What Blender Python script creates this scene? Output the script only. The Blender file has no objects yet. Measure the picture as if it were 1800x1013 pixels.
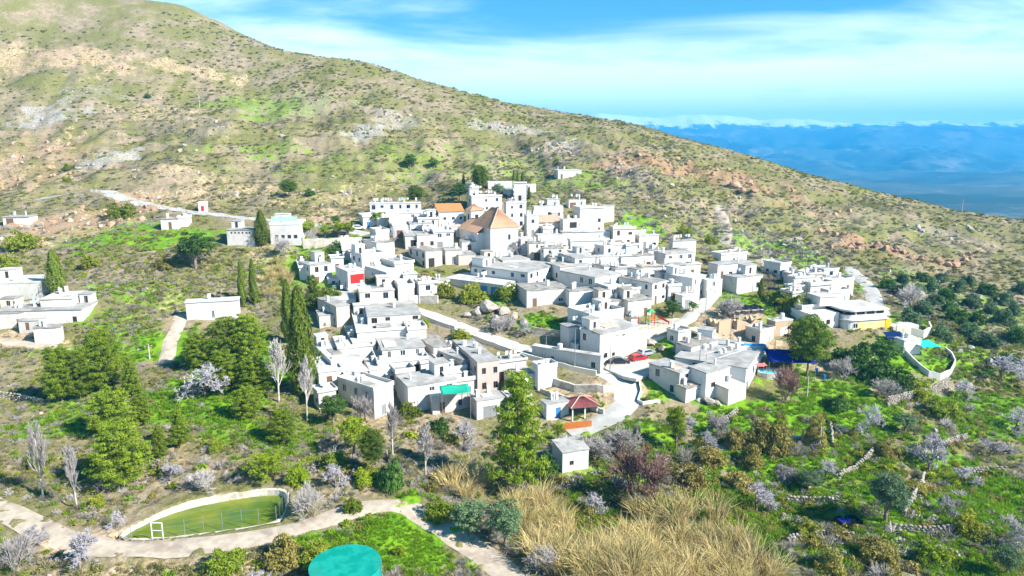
import bpy, math, random
import numpy as np
from mathutils import Vector, Matrix
R = math.radians
SC = bpy.context.scene
COL = SC.collection
random.seed(11)
RNG = np.random.default_rng(5)

# ------------------------------------------------------------------ camera
CAMZ = 60.0
FPX = 1216.0                       # focal length in pixels of the 1800 wide photograph
PITCH = R(11.4)
cam_d = bpy.data.cameras.new('camera')
cam_d.sensor_width = 36.0
cam_d.lens = FPX / 1800 * 36.0
cam_d.clip_start = 0.5
cam_d.clip_end = 60000
cam = bpy.data.objects.new('camera', cam_d)
COL.objects.link(cam)
cam.location = (0, 0, CAMZ)
cam.rotation_euler = (math.pi / 2 - PITCH, 0, 0)
SC.camera = cam

# ------------------------------------------------------------------ light and sky
SUN_EL = 37.0
SUN_DIR = Vector((0.90, -0.42, 0)).normalized()      # horizontal direction towards the sun: right, a little behind the viewer
_s = Vector((SUN_DIR.x * math.cos(R(SUN_EL)), SUN_DIR.y * math.cos(R(SUN_EL)), math.sin(R(SUN_EL))))
sun_d = bpy.data.lights.new('sun', 'SUN')
sun_d.energy = 5.0
sun_d.angle = R(0.5)
sun_d.color = (1.0, 0.955, 0.88)
sun = bpy.data.objects.new('sun', sun_d)
COL.objects.link(sun)
sun.location = (300, -200, 400)
sun.rotation_euler = _s.to_track_quat('Z', 'Y').to_euler()

world = bpy.data.worlds.new('World')
SC.world = world
world.use_nodes = True
wn, wl = world.node_tree.nodes, world.node_tree.links
wn.clear()
def wnode(t, **kw):
    n = wn.new(t)
    for k, v in kw.items(): setattr(n, k, v)
    return n
w_out = wnode('ShaderNodeOutputWorld')
w_bg = wnode('ShaderNodeBackground')
sky = wnode('ShaderNodeTexSky', sky_type='NISHITA', sun_disc=False)
sky.sun_elevation = R(SUN_EL)
sky.sun_rotation = math.atan2(SUN_DIR.x, SUN_DIR.y)
sky.altitude = 900
sky.air_density = 1.0
sky.dust_density = 0.3
sky.ozone_density = 2.0
hsv = wnode('ShaderNodeHueSaturation')
hsv.inputs['Hue'].default_value = 0.47
hsv.inputs['Saturation'].default_value = 1.35
hsv.inputs['Value'].default_value = 1.12
wl.new(sky.outputs['Color'], hsv.inputs['Color'])
# clouds: the view direction cast on a flat layer, so that they foreshorten towards the horizon
tc = wnode('ShaderNodeTexCoord')
sep = wnode('ShaderNodeSeparateXYZ')
wl.new(tc.outputs['Generated'], sep.inputs[0])
def wmath(op, a, b=None, c=None, clamp=False):
    n = wnode('ShaderNodeMath', operation=op, use_clamp=clamp)
    for i, v in enumerate((a, b, c)):
        if v is None: continue
        if isinstance(v, (int, float)): n.inputs[i].default_value = v
        else: wl.new(v, n.inputs[i])
    return n.outputs[0]
zc = wmath('ADD', wmath('MAXIMUM', sep.outputs['Z'], 0.0), 0.09)
cx = wmath('DIVIDE', sep.outputs['X'], zc)
cy = wmath('DIVIDE', sep.outputs['Y'], zc)
cmb = wnode('ShaderNodeCombineXYZ')
wl.new(cx, cmb.inputs[0]); wl.new(cy, cmb.inputs[1])
def wnoise(vec, scale, detail, rough, off, stretch):
    m = wnode('ShaderNodeMapping')
    m.inputs['Location'].default_value = off
    m.inputs['Scale'].default_value = stretch
    wl.new(vec, m.inputs['Vector'])
    n = wnode('ShaderNodeTexNoise')
    n.inputs['Scale'].default_value = scale
    n.inputs['Detail'].default_value = detail
    n.inputs['Roughness'].default_value = rough
    n.inputs['Distortion'].default_value = 0.4
    wl.new(m.outputs[0], n.inputs['Vector'])
    return n.outputs['Fac']
n1 = wnoise(cmb.outputs[0], 0.62, 7.0, 0.56, (3.2, 1.7, 0.3), (0.75, 1.15, 1.0))
n2 = wnoise(cmb.outputs[0], 0.21, 4.0, 0.5, (9.1, 4.4, 0.9), (0.8, 1.2, 1.0))
nn = wmath('ADD', wmath('MULTIPLY', n1, 0.62), wmath('MULTIPLY', n2, 0.38))
low = wmath('SUBTRACT', 1.0, wmath('MULTIPLY', sep.outputs['Z'], 4.6), clamp=True)       # more cloud towards the horizon
nn = wmath('ADD', nn, wmath('SUBTRACT', wmath('MULTIPLY', low, 0.52), 0.085))
ramp = wnode('ShaderNodeMapRange', interpolation_type='SMOOTHSTEP')
ramp.inputs['From Min'].default_value = 0.49
ramp.inputs['From Max'].default_value = 0.72
ramp.inputs['To Min'].default_value = 0.0
ramp.inputs['To Max'].default_value = 0.94
wl.new(nn, ramp.inputs['Value'])
mixc = wnode('ShaderNodeMix', data_type='RGBA')
mixc.inputs[7].default_value = (17.0, 18.3, 18.8, 1)
wl.new(ramp.outputs[0], mixc.inputs[0])
wl.new(hsv.outputs[0], mixc.inputs[6])
wl.new(mixc.outputs[2], w_bg.inputs['Color'])
w_bg.inputs['Strength'].default_value = 0.05
wl.new(w_bg.outputs[0], w_out.inputs['Surface'])

SC.view_settings.view_transform = 'Standard'
SC.view_settings.look = 'None'
SC.view_settings.exposure = 1.27
SC.view_settings.gamma = 1.0
SC.view_settings.use_curve_mapping = False
SC.render.engine = 'CYCLES'
SC.cycles.use_denoising = True
SC.cycles.max_bounces = 6
SC.cycles.diffuse_bounces = 1
SC.cycles.glossy_bounces = 2
SC.cycles.transparent_max_bounces = 8
SC.cycles.volume_bounces = 1
SC.cycles.volume_step_rate = 4.0

# ------------------------------------------------------------------ helpers
def px_dir(px, py):
    u = (px - 900.0) / FPX; v = (506.5 - py) / FPX
    return (u, math.cos(PITCH) + v * math.sin(PITCH), -math.sin(PITCH) + v * math.cos(PITCH))
def at_depth(px, py, y):
    d = px_dir(px, py); t = y / d[1]
    return Vector((d[0] * t, y, CAMZ + d[2] * t))
def project(p):
    x, y, z = p[0], p[1], p[2] - CAMZ
    w = y * math.cos(PITCH) - z * math.sin(PITCH)
    up = y * math.sin(PITCH) + z * math.cos(PITCH)
    return 900 + FPX * x / w, 506.5 - FPX * up / w

def tag(o, label=None, cat=None, group=None, kind=None):
    if label: o['label'] = label
    if cat: o['category'] = cat
    if group: o['group'] = group
    if kind: o['kind'] = kind
    return o
def link(name, data, parent=None, loc=None, rot=None):
    o = bpy.data.objects.new(name, data)
    COL.objects.link(o)
    if parent is not None: o.parent = parent
    if loc is not None: o.location = loc
    if rot is not None: o.rotation_euler = rot
    return o
def empty(name, loc, rz=0.0):
    o = link(name, None, None, loc, (0, 0, rz))
    o.empty_display_size = 0.5
    return o
def np_mesh(name, v, f, mat=None, smooth=False, attrs=None):
    """mesh from arrays: v (n,3), f (m,k) of one face size"""
    v = np.asarray(v, np.float32); f = np.asarray(f, np.int32)
    me = bpy.data.meshes.new(name)
    me.vertices.add(len(v)); me.vertices.foreach_set('co', v.ravel())
    k = f.shape[1]
    me.loops.add(f.size); me.loops.foreach_set('vertex_index', f.ravel())
    me.polygons.add(len(f))
    me.polygons.foreach_set('loop_start', np.arange(0, f.size, k, dtype=np.int32))
    me.polygons.foreach_set('loop_total', np.full(len(f), k, np.int32))
    if smooth: me.polygons.foreach_set('use_smooth', np.ones(len(f), bool))
    if attrs:
        for an, av in attrs.items():
            av = np.asarray(av, np.float32)
            if av.ndim == 1:
                a = me.attributes.new(an, 'FLOAT', 'POINT'); a.data.foreach_set('value', av)
            else:
                a = me.attributes.new(an, 'FLOAT_COLOR', 'POINT'); a.data.foreach_set('color', av.ravel())
    me.update(calc_edges=True)
    if mat: me.materials.append(mat)
    return me

class MB:
    """collects polygons for one mesh"""
    def __init__(self): self.v = []; self.f = []; self.mi = []
    def face(self, pts, m=0):
        i = len(self.v); self.v += [tuple(p) for p in pts]
        self.f.append(tuple(range(i, i + len(pts)))); self.mi.append(m); return self
    def box(self, x0, x1, y0, y1, z0, z1, m=0, top=None):
        """top: (dz at y1) raises the back edge of the upper face"""
        i = len(self.v); dz = top or 0.0
        self.v += [(x0, y0, z0), (x1, y0, z0), (x1, y1, z0), (x0, y1, z0), (x0, y0, z1), (x1, y0, z1), (x1, y1, z1 + dz), (x0, y1, z1 + dz)]
        for q in ((3, 2, 1, 0), (4, 5, 6, 7), (0, 1, 5, 4), (1, 2, 6, 5), (2, 3, 7, 6), (3, 0, 4, 7)):
            self.f.append(tuple(i + k for k in q)); self.mi.append(m)
        return self
    def obox(self, c, ax, ay, az, m=0):
        """box from a centre and three half-axis vectors"""
        c, ax, ay, az = Vector(c), Vector(ax), Vector(ay), Vector(az); i = len(self.v)
        for sz in (-1, 1):
            for sx, sy in ((-1, -1), (1, -1), (1, 1), (-1, 1)):
                self.v.append(tuple(c + ax * sx + ay * sy + az * sz))
        for q in ((3, 2, 1, 0), (4, 5, 6, 7), (0, 1, 5, 4), (1, 2, 6, 5), (2, 3, 7, 6), (3, 0, 4, 7)):
            self.f.append(tuple(i + k for k in q)); self.mi.append(m)
        return self
    def tube(self, p0, p1, r0, r1, n=6, m=0, cap=True):
        p0, p1 = Vector(p0), Vector(p1); d = p1 - p0
        if d.length < 1e-6: return self
        d.normalize(); a = d.orthogonal().normalized(); b = d.cross(a); i = len(self.v)
        for p, r in ((p0, r0), (p1, r1)):
            for k in range(n):
                t = 2 * math.pi * k / n
                self.v.append(tuple(p + a * (r * math.cos(t)) + b * (r * math.sin(t))))
        for k in range(n):
            j = (k + 1) % n
            self.f.append((i + k, i + j, i + n + j, i + n + k)); self.mi.append(m)
        if cap:
            self.f.append(tuple(i + n + k for k in range(n))); self.mi.append(m)
            self.f.append(tuple(i + k for k in reversed(range(n)))); self.mi.append(m)
        return self
    def prism(self, pts, z0, z1, m=0):
        """closed polygon (x, y) extruded; pts counter-clockwise"""
        n = len(pts)
        self.face([(x, y, z1) for x, y in pts], m)
        self.face([(x, y, z0) for x, y in reversed(pts)], m)
        for k in range(n):
            (xa, ya), (xb, yb) = pts[k], pts[(k + 1) % n]
            self.face([(xa, ya, z0), (xb, yb, z0), (xb, yb, z1), (xa, ya, z1)], m)
        return self
    def mesh(self, name, *mats, smooth=False):
        me = bpy.data.meshes.new(name)
        me.from_pydata(self.v, [], self.f)
        for mt in mats: me.materials.append(mt)
        if len(mats) > 1: me.polygons.foreach_set('material_index', self.mi)
        if smooth: me.polygons.foreach_set('use_smooth', [True] * len(me.polygons))
        me.update()
        return me
    def build(self, name, mat, parent=None, loc=None, rot=None, smooth=False):
        mats = mat if isinstance(mat, (list, tuple)) else (mat,)
        return link(name, self.mesh(name, *mats, smooth=smooth), parent, loc, rot)

# ------------------------------------------------------------------ materials
class NT:
    """tiny node-tree writer"""
    def __init__(self, name):
        self.m = bpy.data.materials.new(name); self.m.use_nodes = True
        self.t = self.m.node_tree; self.t.nodes.clear()
    def n(self, typ, ins=None, **kw):
        nd = self.t.nodes.new(typ)
        for k, v in kw.items(): setattr(nd, k, v)
        for k, v in (ins or {}).items():
            if hasattr(v, 'is_linked'): self.t.links.new(v, nd.inputs[k])
            else: nd.inputs[k].default_value = v
        return nd
    def noise(self, vec, scale, detail=4, rough=0.55, dist=0.0):
        i = {'Scale': scale, 'Detail': detail, 'Roughness': rough, 'Distortion': dist}
        if vec is not None: i['Vector'] = vec
        return self.n('ShaderNodeTexNoise', i).outputs['Fac']
    def rng(self, v, a, b, lo=0.0, hi=1.0, smooth=True):
        return self.n('ShaderNodeMapRange', {'Value': v, 'From Min': a, 'From Max': b, 'To Min': lo, 'To Max': hi},
                      interpolation_type='SMOOTHSTEP' if smooth else 'LINEAR').outputs[0]
    def math(self, op, a, b=None):
        i = {0: a}
        if b is not None: i[1] = b
        return self.n('ShaderNodeMath', i, operation=op).outputs[0]
    def mix(self, f, a, b, blend='MIX'):
        def c(x): return (*x, 1.0) if isinstance(x, tuple) and len(x) == 3 else x
        return self.n('ShaderNodeMix', {0: f, 6: c(a), 7: c(b)}, data_type='RGBA', blend_type=blend).outputs[2]
    def pos(self): return self.n('ShaderNodeNewGeometry').outputs['Position']
    def obj(self): return self.n('ShaderNodeTexCoord').outputs['Object']
    def bump(self, h, strength=0.3, dist=0.1):
        return self.n('ShaderNodeBump', {'Height': h, 'Strength': strength, 'Distance': dist}).outputs[0]
    def out(self, col, rough=0.8, bump=None, spec=0.3, metal=0.0, transl=0.0, **more):
        i = {'Roughness': rough, 'Specular IOR Level': spec, 'Metallic': metal}
        i['Base Color'] = (*col, 1.0) if isinstance(col, tuple) and len(col) == 3 else col
        i.update(more)
        if bump is not None: i['Normal'] = bump
        sh = self.n('ShaderNodeBsdfPrincipled', i).outputs[0]
        if transl > 0:
            t = self.n('ShaderNodeBsdfTranslucent', {'Color': i['Base Color']}).outputs[0]
            sh = self.n('ShaderNodeMixShader', {0: transl, 1: sh, 2: t}).outputs[0]
        o = self.n('ShaderNodeOutputMaterial'); self.t.links.new(sh, o.inputs['Surface'])
        return self.m
M = {}
def mat_plaster(name, col, dirt=(0.42, 0.37, 0.30), amount=0.5, rough=0.85):
    """lime-washed wall: streaks and blotches of grime, faint trowel relief"""
    if name in M: return M[name]
    w = NT(name); p = w.pos()
    mp = w.n('ShaderNodeMapping', {'Vector': p, 'Scale': (1.6, 1.6, 0.35)}).outputs[0]
    st = w.rng(w.noise(mp, 1.3, 5, 0.62), 0.52, 0.78)
    bl = w.rng(w.noise(p, 0.33, 4, 0.6), 0.50, 0.75)
    f = w.math('MULTIPLY', w.math('MAXIMUM', w.math('MULTIPLY', st, 0.7), w.math('MULTIPLY', bl, 0.6)), amount)
    c = w.mix(f, col, dirt)
    rnd = w.n('ShaderNodeObjectInfo').outputs['Random']
    c = w.n('ShaderNodeHueSaturation', {'Value': w.rng(rnd, 0, 1, 0.86, 1.05), 'Color': c}).outputs[0]
    M[name] = w.out(c, rough, w.bump(w.noise(p, 9, 4, 0.6), 0.25, 0.03))
    return M[name]
def mat_noise(name, a, b, scale=1.0, lo=0.4, hi=0.62, rough=0.9, bump=0.4, bscale=None, bdist=0.05, spec=0.25, third=None):
    if name in M: return M[name]
    w = NT(name); p = w.pos()
    c = w.mix(w.rng(w.noise(p, scale, 6, 0.62), lo, hi), a, b)
    if third: c = w.mix(w.rng(w.noise(p, scale * 0.37, 5, 0.6), 0.52, 0.70), c, third)
    M[name] = w.out(c, rough, w.bump(w.noise(p, bscale or scale * 5, 5, 0.6), bump, bdist), spec)
    return M[name]
def mat_flat(name, col, rough=0.6, spec=0.4, metal=0.0, var=0.12):
    if name in M: return M[name]
    w = NT(name); p = w.pos()
    k = w.noise(p, 2.3, 4, 0.6)
    c = w.mix(w.rng(k, 0.3, 0.7), tuple(x * (1 - var) for x in col), tuple(min(1, x * (1 + var)) for x in col))
    M[name] = w.out(c, rough, None, spec, metal)
    return M[name]
# ------------------------------------------------------------------ the lie of the land
# (photo x, photo y, metres ahead): sight lines that fix the height of the ground there
CTRL = [(607,1000,69),(350,900,80),(350,845,88.5),(200,850,88),(50,900,80),(0,1000,70),(300,1000,70),(-200,900,80),(-250,1000,72),
 (50,690,119),(250,700,114),(430,700,114),(300,760,102),(560,740,107),(640,785,98),(660,862,86),(550,850,88),(720,950,75),(900,1000,71),
 (100,790,97),(370,572,151),(60,590,141),(250,560,150),(500,600,142),(560,640,131),(100,520,157),(250,500,164),(-150,560,150),(-150,420,195),
 (660,735,116),(800,760,112),(900,835,99),(1010,822,101),(1150,820,100),(900,905,85),(1150,1000,71),(1300,900,87.5),(1600,900,87.5),(1800,1000,74.5),
 (1080,738,114),(1105,690,121),(1085,640,133.5),(980,632,136),(870,598,142),(750,553,152),(1200,712,119),(1300,715,119),(1400,655,135),(1300,770,110),
 (1500,760,114),(1500,700,124),(1650,665,138),(1620,625,144),(1700,560,174),(1790,520,205),(1560,600,148),(1440,580,152),(1350,585,149),(1450,640,139),(1950,600,170),(2050,800,110),
 (1240,565,153),(1130,585,146),(1180,560,152),(1300,505,178),(1420,525,167),(1200,470,192),(1100,430,208),(1100,390,232),(1000,310,288),
 (870,455,189),(870,500,172),(960,545,154),(860,540,157),(720,470,180),(640,510,165),(590,545,157),(760,420,200),(650,400,212),(540,435,192),(900,395,222),(910,352,247),
 (720,295,286),(600,205,362),(600,100,445),(430,160,400),(300,5,490),(100,50,440),(0,-60,470),(-300,-60,460),(0,150,370),(200,200,345),
 (900,182,435),(1100,217,402),(1300,270,378),(1500,325,358),(1700,378,338),(1800,405,326),(2000,455,305),
 (900,230,370),(1000,262,330),(1180,290,318),(1300,400,255),(1280,370,270),(1500,420,250),(1300,330,312),(1700,450,246),(1600,500,207),(1800,480,228),(1500,370,300),(1530,520,190),(2000,560,200),
 (0,300,282),(200,332,248),(280,362,231),(440,382,219),(120,395,216),(50,388,222),(310,395,207),(480,425,194),(350,470,176),(170,440,188),(400,300,275),(560,330,255),(400,230,320),(-250,300,290),(-200,150,380)]
_pts = [at_depth(*c) for c in CTRL]
P2 = [(p.x, p.y) for p in _pts]; PZ = [p.z for p in _pts]
# behind the skyline the hill falls away to the valley; around the viewer the gully goes on
for px, py, y in [(300,5,490),(600,100,445),(900,182,435),(1100,217,402),(1300,270,378),(1500,325,358),(1700,378,338),(1800,405,326),(2000,455,305)]:
    p = at_depth(px, py, y)
    for k, dz in ((1.13, 9), (1.35, 42), (1.7, 95)):
        P2.append((p.x * k + (k - 1) * 60, p.y * k)); PZ.append(p.z - dz)
for x, y, z in ((-420,520,160),(-420,640,190),(-250,640,165),(-480,300,75),(-60,30,5),(60,30,3),(-120,10,10),(140,20,0),(0,0,4),(230,60,-2),(300,120,2),(-200,60,14)):
    P2.append((x, y)); PZ.append(z)
P2 = np.array(P2); PZ = np.array(PZ)
def _phi(r2): return 0.5 * r2 * np.log(r2 + 1e-9)
S_ = 100.0
def tps_fit(P, z, lam):
    n = len(P); Q = P / S_
    K = _phi(((Q[:, None] - Q[None]) ** 2).sum(-1)) + lam * np.eye(n)
    A = np.hstack([np.ones((n, 1)), Q])
    L = np.block([[K, A], [A.T, np.zeros((3, 3))]])
    return np.linalg.solve(L, np.concatenate([z, np.zeros(3)]))
TW = tps_fit(P2, PZ, 0.004)
GX0, GX1, GY0, GY1, GS = -560.0, 680.0, -20.0, 800.0, 2.0
gx = np.arange(GX0, GX1 + .1, GS); gy = np.arange(GY0, GY1 + .1, GS)
GXX, GYY = np.meshgrid(gx, gy)                    # rows: y
def tps_eval(X, Y):
    q = np.stack([X.ravel(), Y.ravel()], 1) / S_
    out = TW[-3] + q @ TW[-2:]
    Q = P2 / S_
    for i in range(len(Q)):
        out += TW[i] * _phi((q[:, 0] - Q[i, 0]) ** 2 + (q[:, 1] - Q[i, 1]) ** 2)
    return out.reshape(X.shape)
HM = tps_eval(GXX, GYY)
def bil(A, x, y):
    x = np.asarray(x, float); y = np.asarray(y, float)
    u = np.clip((x - GX0) / GS, 0, A.shape[1] - 1.001); v = np.clip((y - GY0) / GS, 0, A.shape[0] - 1.001)
    i = u.astype(int); j = v.astype(int); a = u - i; b = v - j
    return A[j, i] * (1 - a) * (1 - b) + A[j, i + 1] * a * (1 - b) + A[j + 1, i] * (1 - a) * b + A[j + 1, i + 1] * a * b
# value noise for relief
_perm = RNG.random((256, 256))
def vnoise(x, y):
    xi = np.floor(x).astype(int); yi = np.floor(y).astype(int); fx = x - xi; fy = y - yi
    fx = fx * fx * (3 - 2 * fx); fy = fy * fy * (3 - 2 * fy)
    a = _perm[yi & 255, xi & 255]; b = _perm[yi & 255, (xi + 1) & 255]; c = _perm[(yi + 1) & 255, xi & 255]; d = _perm[(yi + 1) & 255, (xi + 1) & 255]
    return (a * (1 - fx) + b * fx) * (1 - fy) + (c * (1 - fx) + d * fx) * fy - 0.5
def fbm(x, y, scale, octv=5, gain=0.5):
    s = 0; a = 1.0; f = 1.0 / scale
    for k in range(octv):
        s = s + a * vnoise(x * f + 17.3 * k, y * f + 9.1 * k); a *= gain; f *= 2.03
    return s
def sstep(a, b, x):
    t = np.clip((x - a) / (b - a), 0, 1); return t * t * (3 - 2 * t)
def hit(px, py, h=0.0, A=None, y0=45.0, y1=620.0):
    """the spot where the sight line meets the ground raised by h"""
    A = HM if A is None else A
    d = np.array(px_dir(px, py)); t = np.arange(y0, y1, 0.5) / d[1]
    g = (CAMZ + d[2] * t) - (bil(A, d[0] * t, d[1] * t) + h)
    k = np.argmax(g < 0)
    if g[k] >= 0: k = int(np.argmin(g))
    if k > 0 and g[k] < 0:
        ta = t[k - 1] + (t[k] - t[k - 1]) * g[k - 1] / (g[k - 1] - g[k])
    else: ta = t[k]
    return Vector((d[0] * ta, d[1] * ta, CAMZ + d[2] * ta))
def gz(x, y): return float(bil(HM, x, y))

# roads and paths by the photograph's lines: (name, points, width, flatten)
ROADS = {
 'main_road': ([(60,352),(140,337),(184,330),(192,340),(225,352),(290,367),(350,374),(400,380),(450,385),(520,390),(570,398),(620,406),(650,412)], 6.5),
 'village_street': ([(690,532),(740,548),(790,566),(845,588),(900,607),(960,626),(1010,640),(1060,650),(1092,662),(1108,680),(1108,702),(1096,725),(1070,745),(1035,757),(1000,762)], 5.0),
 'upper_street': ([(1132,604),(1170,582),(1205,560),(1232,543),(1250,520)], 3.6),
 'side_street': ([(1205,570),(1240,585),(1275,602),(1310,618),(1350,624)], 3.0),
 'dirt_road': ([(-60,868),(0,893),(60,930),(130,958),(200,970),(300,966),(400,957),(480,944),(560,922),(610,900),(645,878),(672,866),(700,876),(745,905),(800,945),(850,975),(890,1000),(930,1040)], 3.6),
 'hillside_track': ([(1262,362),(1275,392),(1283,412),(1272,425),(1295,440),(1330,452),(1352,470)], 3.6),
 'olive_track': ([(1490,470),(1515,492),(1535,512),(1540,535),(1552,555)], 4.2),
 'farm_track': ([(-40,598),(40,600),(110,612)], 4.0),
 'barn_track': ([(290,640),(300,600),(312,575),(318,552)], 3.0),
 'terrace_path': ([(1240,790),(1300,783),(1370,775),(1430,765)], 2.2),
}
def resample(pts, step):
    out = [pts[0]]
    for a, b in zip(pts[:-1], pts[1:]):
        L = (b - a).length; n = max(1, int(L / step))
        out += [a + (b - a) * (k / n) for k in range(1, n + 1)]
    return out
def smooth_line(pts, it=3):
    p = [Vector(q) for q in pts]
    for _ in range(it):
        p = [p[0]] + [(p[i - 1] + p[i] * 2 + p[i + 1]) * 0.25 for i in range(1, len(p) - 1)] + [p[-1]]
    return p
ROADW = {}
for rn, (pp, wd) in ROADS.items():
    w3 = resample([hit(*q) for q in pp], 2.0)
    w3 = smooth_line(w3, 8)
    for q in w3: q.z = gz(q.x, q.y)
    zz = [q.z for q in w3]
    for _ in range(12): zz = [zz[0]] + [(zz[i - 1] + 2 * zz[i] + zz[i + 1]) / 4 for i in range(1, len(zz) - 1)] + [zz[-1]]
    for q, z in zip(w3, zz): q.z = z
    ROADW[rn] = (w3, wd)
# relief: hillside gullies and knolls, not in the village
def ellipse_w(px, py, rx, ry):
    """a photographed patch as an ellipse on the ground: centre and half axes in metres"""
    c = hit(px, py); l = hit(px + rx, py); n = hit(px, min(py + ry, 1060)); f = hit(px, max(py - ry, 60))
    return c.x, c.y, max(1.0, rx * c.y / FPX), max(1.0, min(0.5 * (f.y - n.y), 4.0 * rx * c.y / FPX + 6))
def mask_of(blobs, X, Y, jitter=0.5):
    m = np.zeros_like(X)
    j = jitter * (fbm(X, Y, 9.0, 4) + 0.5 * fbm(X, Y, 2.2, 3))
    for b in blobs:
        cx_, cy_, ax, ay = ellipse_w(*b[:4])
        d = np.sqrt(((X - cx_) / ax) ** 2 + ((Y - cy_) / ay) ** 2) + 1.5 * j
        m = np.maximum(m, sstep(1.25, 0.75, d) * (b[4] if len(b) > 4 else 1.0))
    return m
VILLAGE = [(880,470,330,110),(800,620,230,110),(1180,560,260,120),(1250,640,150,70),(1500,570,110,60),(500,405,140,30),(60,540,90,50),(370,550,60,30),(420,910,200,55)]
calm = mask_of(VILLAGE, GXX, GYY, 0.0)
far = sstep(170, 300, GYY)
rel = fbm(GXX, GYY, 60, 4, 0.5) * 7 * far + fbm(GXX, GYY, 14, 4, 0.55) * (0.9 + 1.8 * far)
# gullies run down the slope towards the viewer
gul = np.abs(fbm(GXX * 1.6 + 0.35 * GYY, GYY * 0.35, 38, 4)) * 5.0 * far
crest = sstep(330, 410, GYY + 0.16 * GXX)            # keep the skyline where it is
HM = HM + (rel - gul + 0.9 * far) * (1 - 0.92 * calm) * (1 - 0.65 * crest)
# terraces with dry-stone edges on the lower right
terr = mask_of([(1480,790,330,140),(1680,640,170,90),(1400,930,420,110)], GXX, GYY, 0.15) * (1 - calm)
st = 2.2
tz = HM + 0.6 * fbm(GXX, GYY, 30, 2)
fr = tz / st - np.floor(tz / st)
HM = HM + terr * (st * (np.floor(tz / st) + sstep(0.55, 0.95, fr)) - tz) * 0.75
hb = mask_of([(500,260,520,90),(1350,390,330,70)], GXX, GYY, 0.2) * (1 - calm)
st2 = 3.6; tz2 = HM + 1.6 * fbm(GXX + 70, GYY, 45, 3); fr2 = tz2 / st2 - np.floor(tz2 / st2)
HM = HM + hb * (st2 * (np.floor(tz2 / st2) + sstep(0.5, 0.95, fr2)) - tz2) * 0.55
def lay_road(A, w3, wd, off=-0.12, edge=3.0):
    q = np.array([(p.x, p.y, p.z) for p in w3])
    x0, x1, y0, y1 = q[:, 0].min() - 12, q[:, 0].max() + 12, q[:, 1].min() - 12, q[:, 1].max() + 12
    sel = np.where((GXX > x0) & (GXX < x1) & (GYY > y0) & (GYY < y1))
    X, Y = GXX[sel], GYY[sel]
    best = np.full(X.shape, 1e9); bz = np.zeros(X.shape)
    for i in range(len(q)):
        d = (X - q[i, 0]) ** 2 + (Y - q[i, 1]) ** 2
        m = d < best; best[m] = d[m]; bz[m] = q[i, 2]
    d = np.sqrt(best); w = sstep(wd / 2 + 2.0 + edge, wd / 2 + 1.6, d)
    A[sel] = A[sel] * (1 - w) + (bz + off) * w
for rn, (w3, wd) in ROADW.items(): lay_road(HM, w3, wd)
def flatten(px, py, rx, ry, z=None, drop=0.0):
    cx_, cy_, ax, ay = ellipse_w(px, py, rx, ry)
    zz = (gz(cx_, cy_) if z is None else z) - drop
    d = np.sqrt(((GXX - cx_) / ax) ** 2 + ((GYY - cy_) / ay) ** 2); w = sstep(1.5, 1.0, d)
    HM[:] = HM * (1 - w) + zz * w
    return zz
flatten(1120, 645, 62, 26)           # parking place
# the irrigation basin: outline on the ground, carved out
BASIN_PX = [(196,946),(300,897),(390,877),(470,866),(503,868),(506,886),(492,918),(420,930),(340,940),(270,948)]
_bz = hit(400, 925).z
BASIN = []
for px, py in BASIN_PX:
    d = px_dir(px, py); t = (_bz - CAMZ) / d[2]; BASIN.append((d[0] * t, d[1] * t))
def in_poly(X, Y, poly):
    c = np.zeros(X.shape, bool); n = len(poly)
    for i in range(n):
        (xa, ya), (xb, yb) = poly[i], poly[(i + 1) % n]
        k = ((ya > Y) != (yb > Y)) & (X < (xb - xa) * (Y - ya) / (yb - ya + 1e-12) + xa)
        c ^= k
    return c
def poly_dist(X, Y, poly):
    d = np.full(X.shape, 1e9); n = len(poly)
    for i in range(n):
        a = np.array(poly[i]); b = np.array(poly[(i + 1) % n]); ab = b - a
        t = np.clip(((X - a[0]) * ab[0] + (Y - a[1]) * ab[1]) / (ab @ ab), 0, 1)
        d = np.minimum(d, np.hypot(X - a[0] - t * ab[0], Y - a[1] - t * ab[1]))
    return d
_pd = poly_dist(GXX, GYY, BASIN); _in = in_poly(GXX, GYY, BASIN)
_sd = np.where(_in, -_pd, _pd)
_near = sstep(4.5, 2.2, _sd)
_front = GYY < np.mean([p[1] for p in BASIN]) + 1.0
HM = HM * (1 - _near) + (np.where(_front, _bz + 0.15, np.maximum(HM, _bz + 0.35))) * _near

# ------------------------------------------------------------------ ground sheet
def ground_z(x, y):
    r = np.hypot(x, y)
    inside = bil(HM, x, y)
    w = sstep(560, 840, r) * 1.0
    edge = np.maximum.reduce([sstep(GX1 - 90, GX1 - 5, x), sstep(-GX0 - 90, -GX0 - 5, -x), sstep(GY1 - 90, GY1 - 5, y)])
    w = np.maximum(w, edge)
    valley = -120 - 80 * sstep(800, 2500, r) + fbm(x, y, 900, 5) * 70 * sstep(700, 2500, r)
    left = sstep(100, -700, x)
    valley = valley + left * 300 * sstep(9000, 1500, r)
    return inside * (1 - w) + valley * w
ROWS = np.concatenate([np.geomspace(4, 55, 30, endpoint=False), np.geomspace(55, 470, 470, endpoint=False), np.geomspace(470, 900, 60, endpoint=False), np.geomspace(900, 9500, 90)])
AN = np.concatenate([np.linspace(-1.9, -0.70, 60, endpoint=False), np.linspace(-0.70, 0.70, 720, endpoint=False), np.linspace(0.70, 1.9, 61)])
RR, AA = np.meshgrid(ROWS, AN, indexing='ij')
TX = RR * np.sin(AA); TY = RR * np.cos(AA)
TZ = ground_z(TX, TY)
nearw = sstep(700, 300, RR)
_cm = bil(calm, TX, TY)
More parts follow.
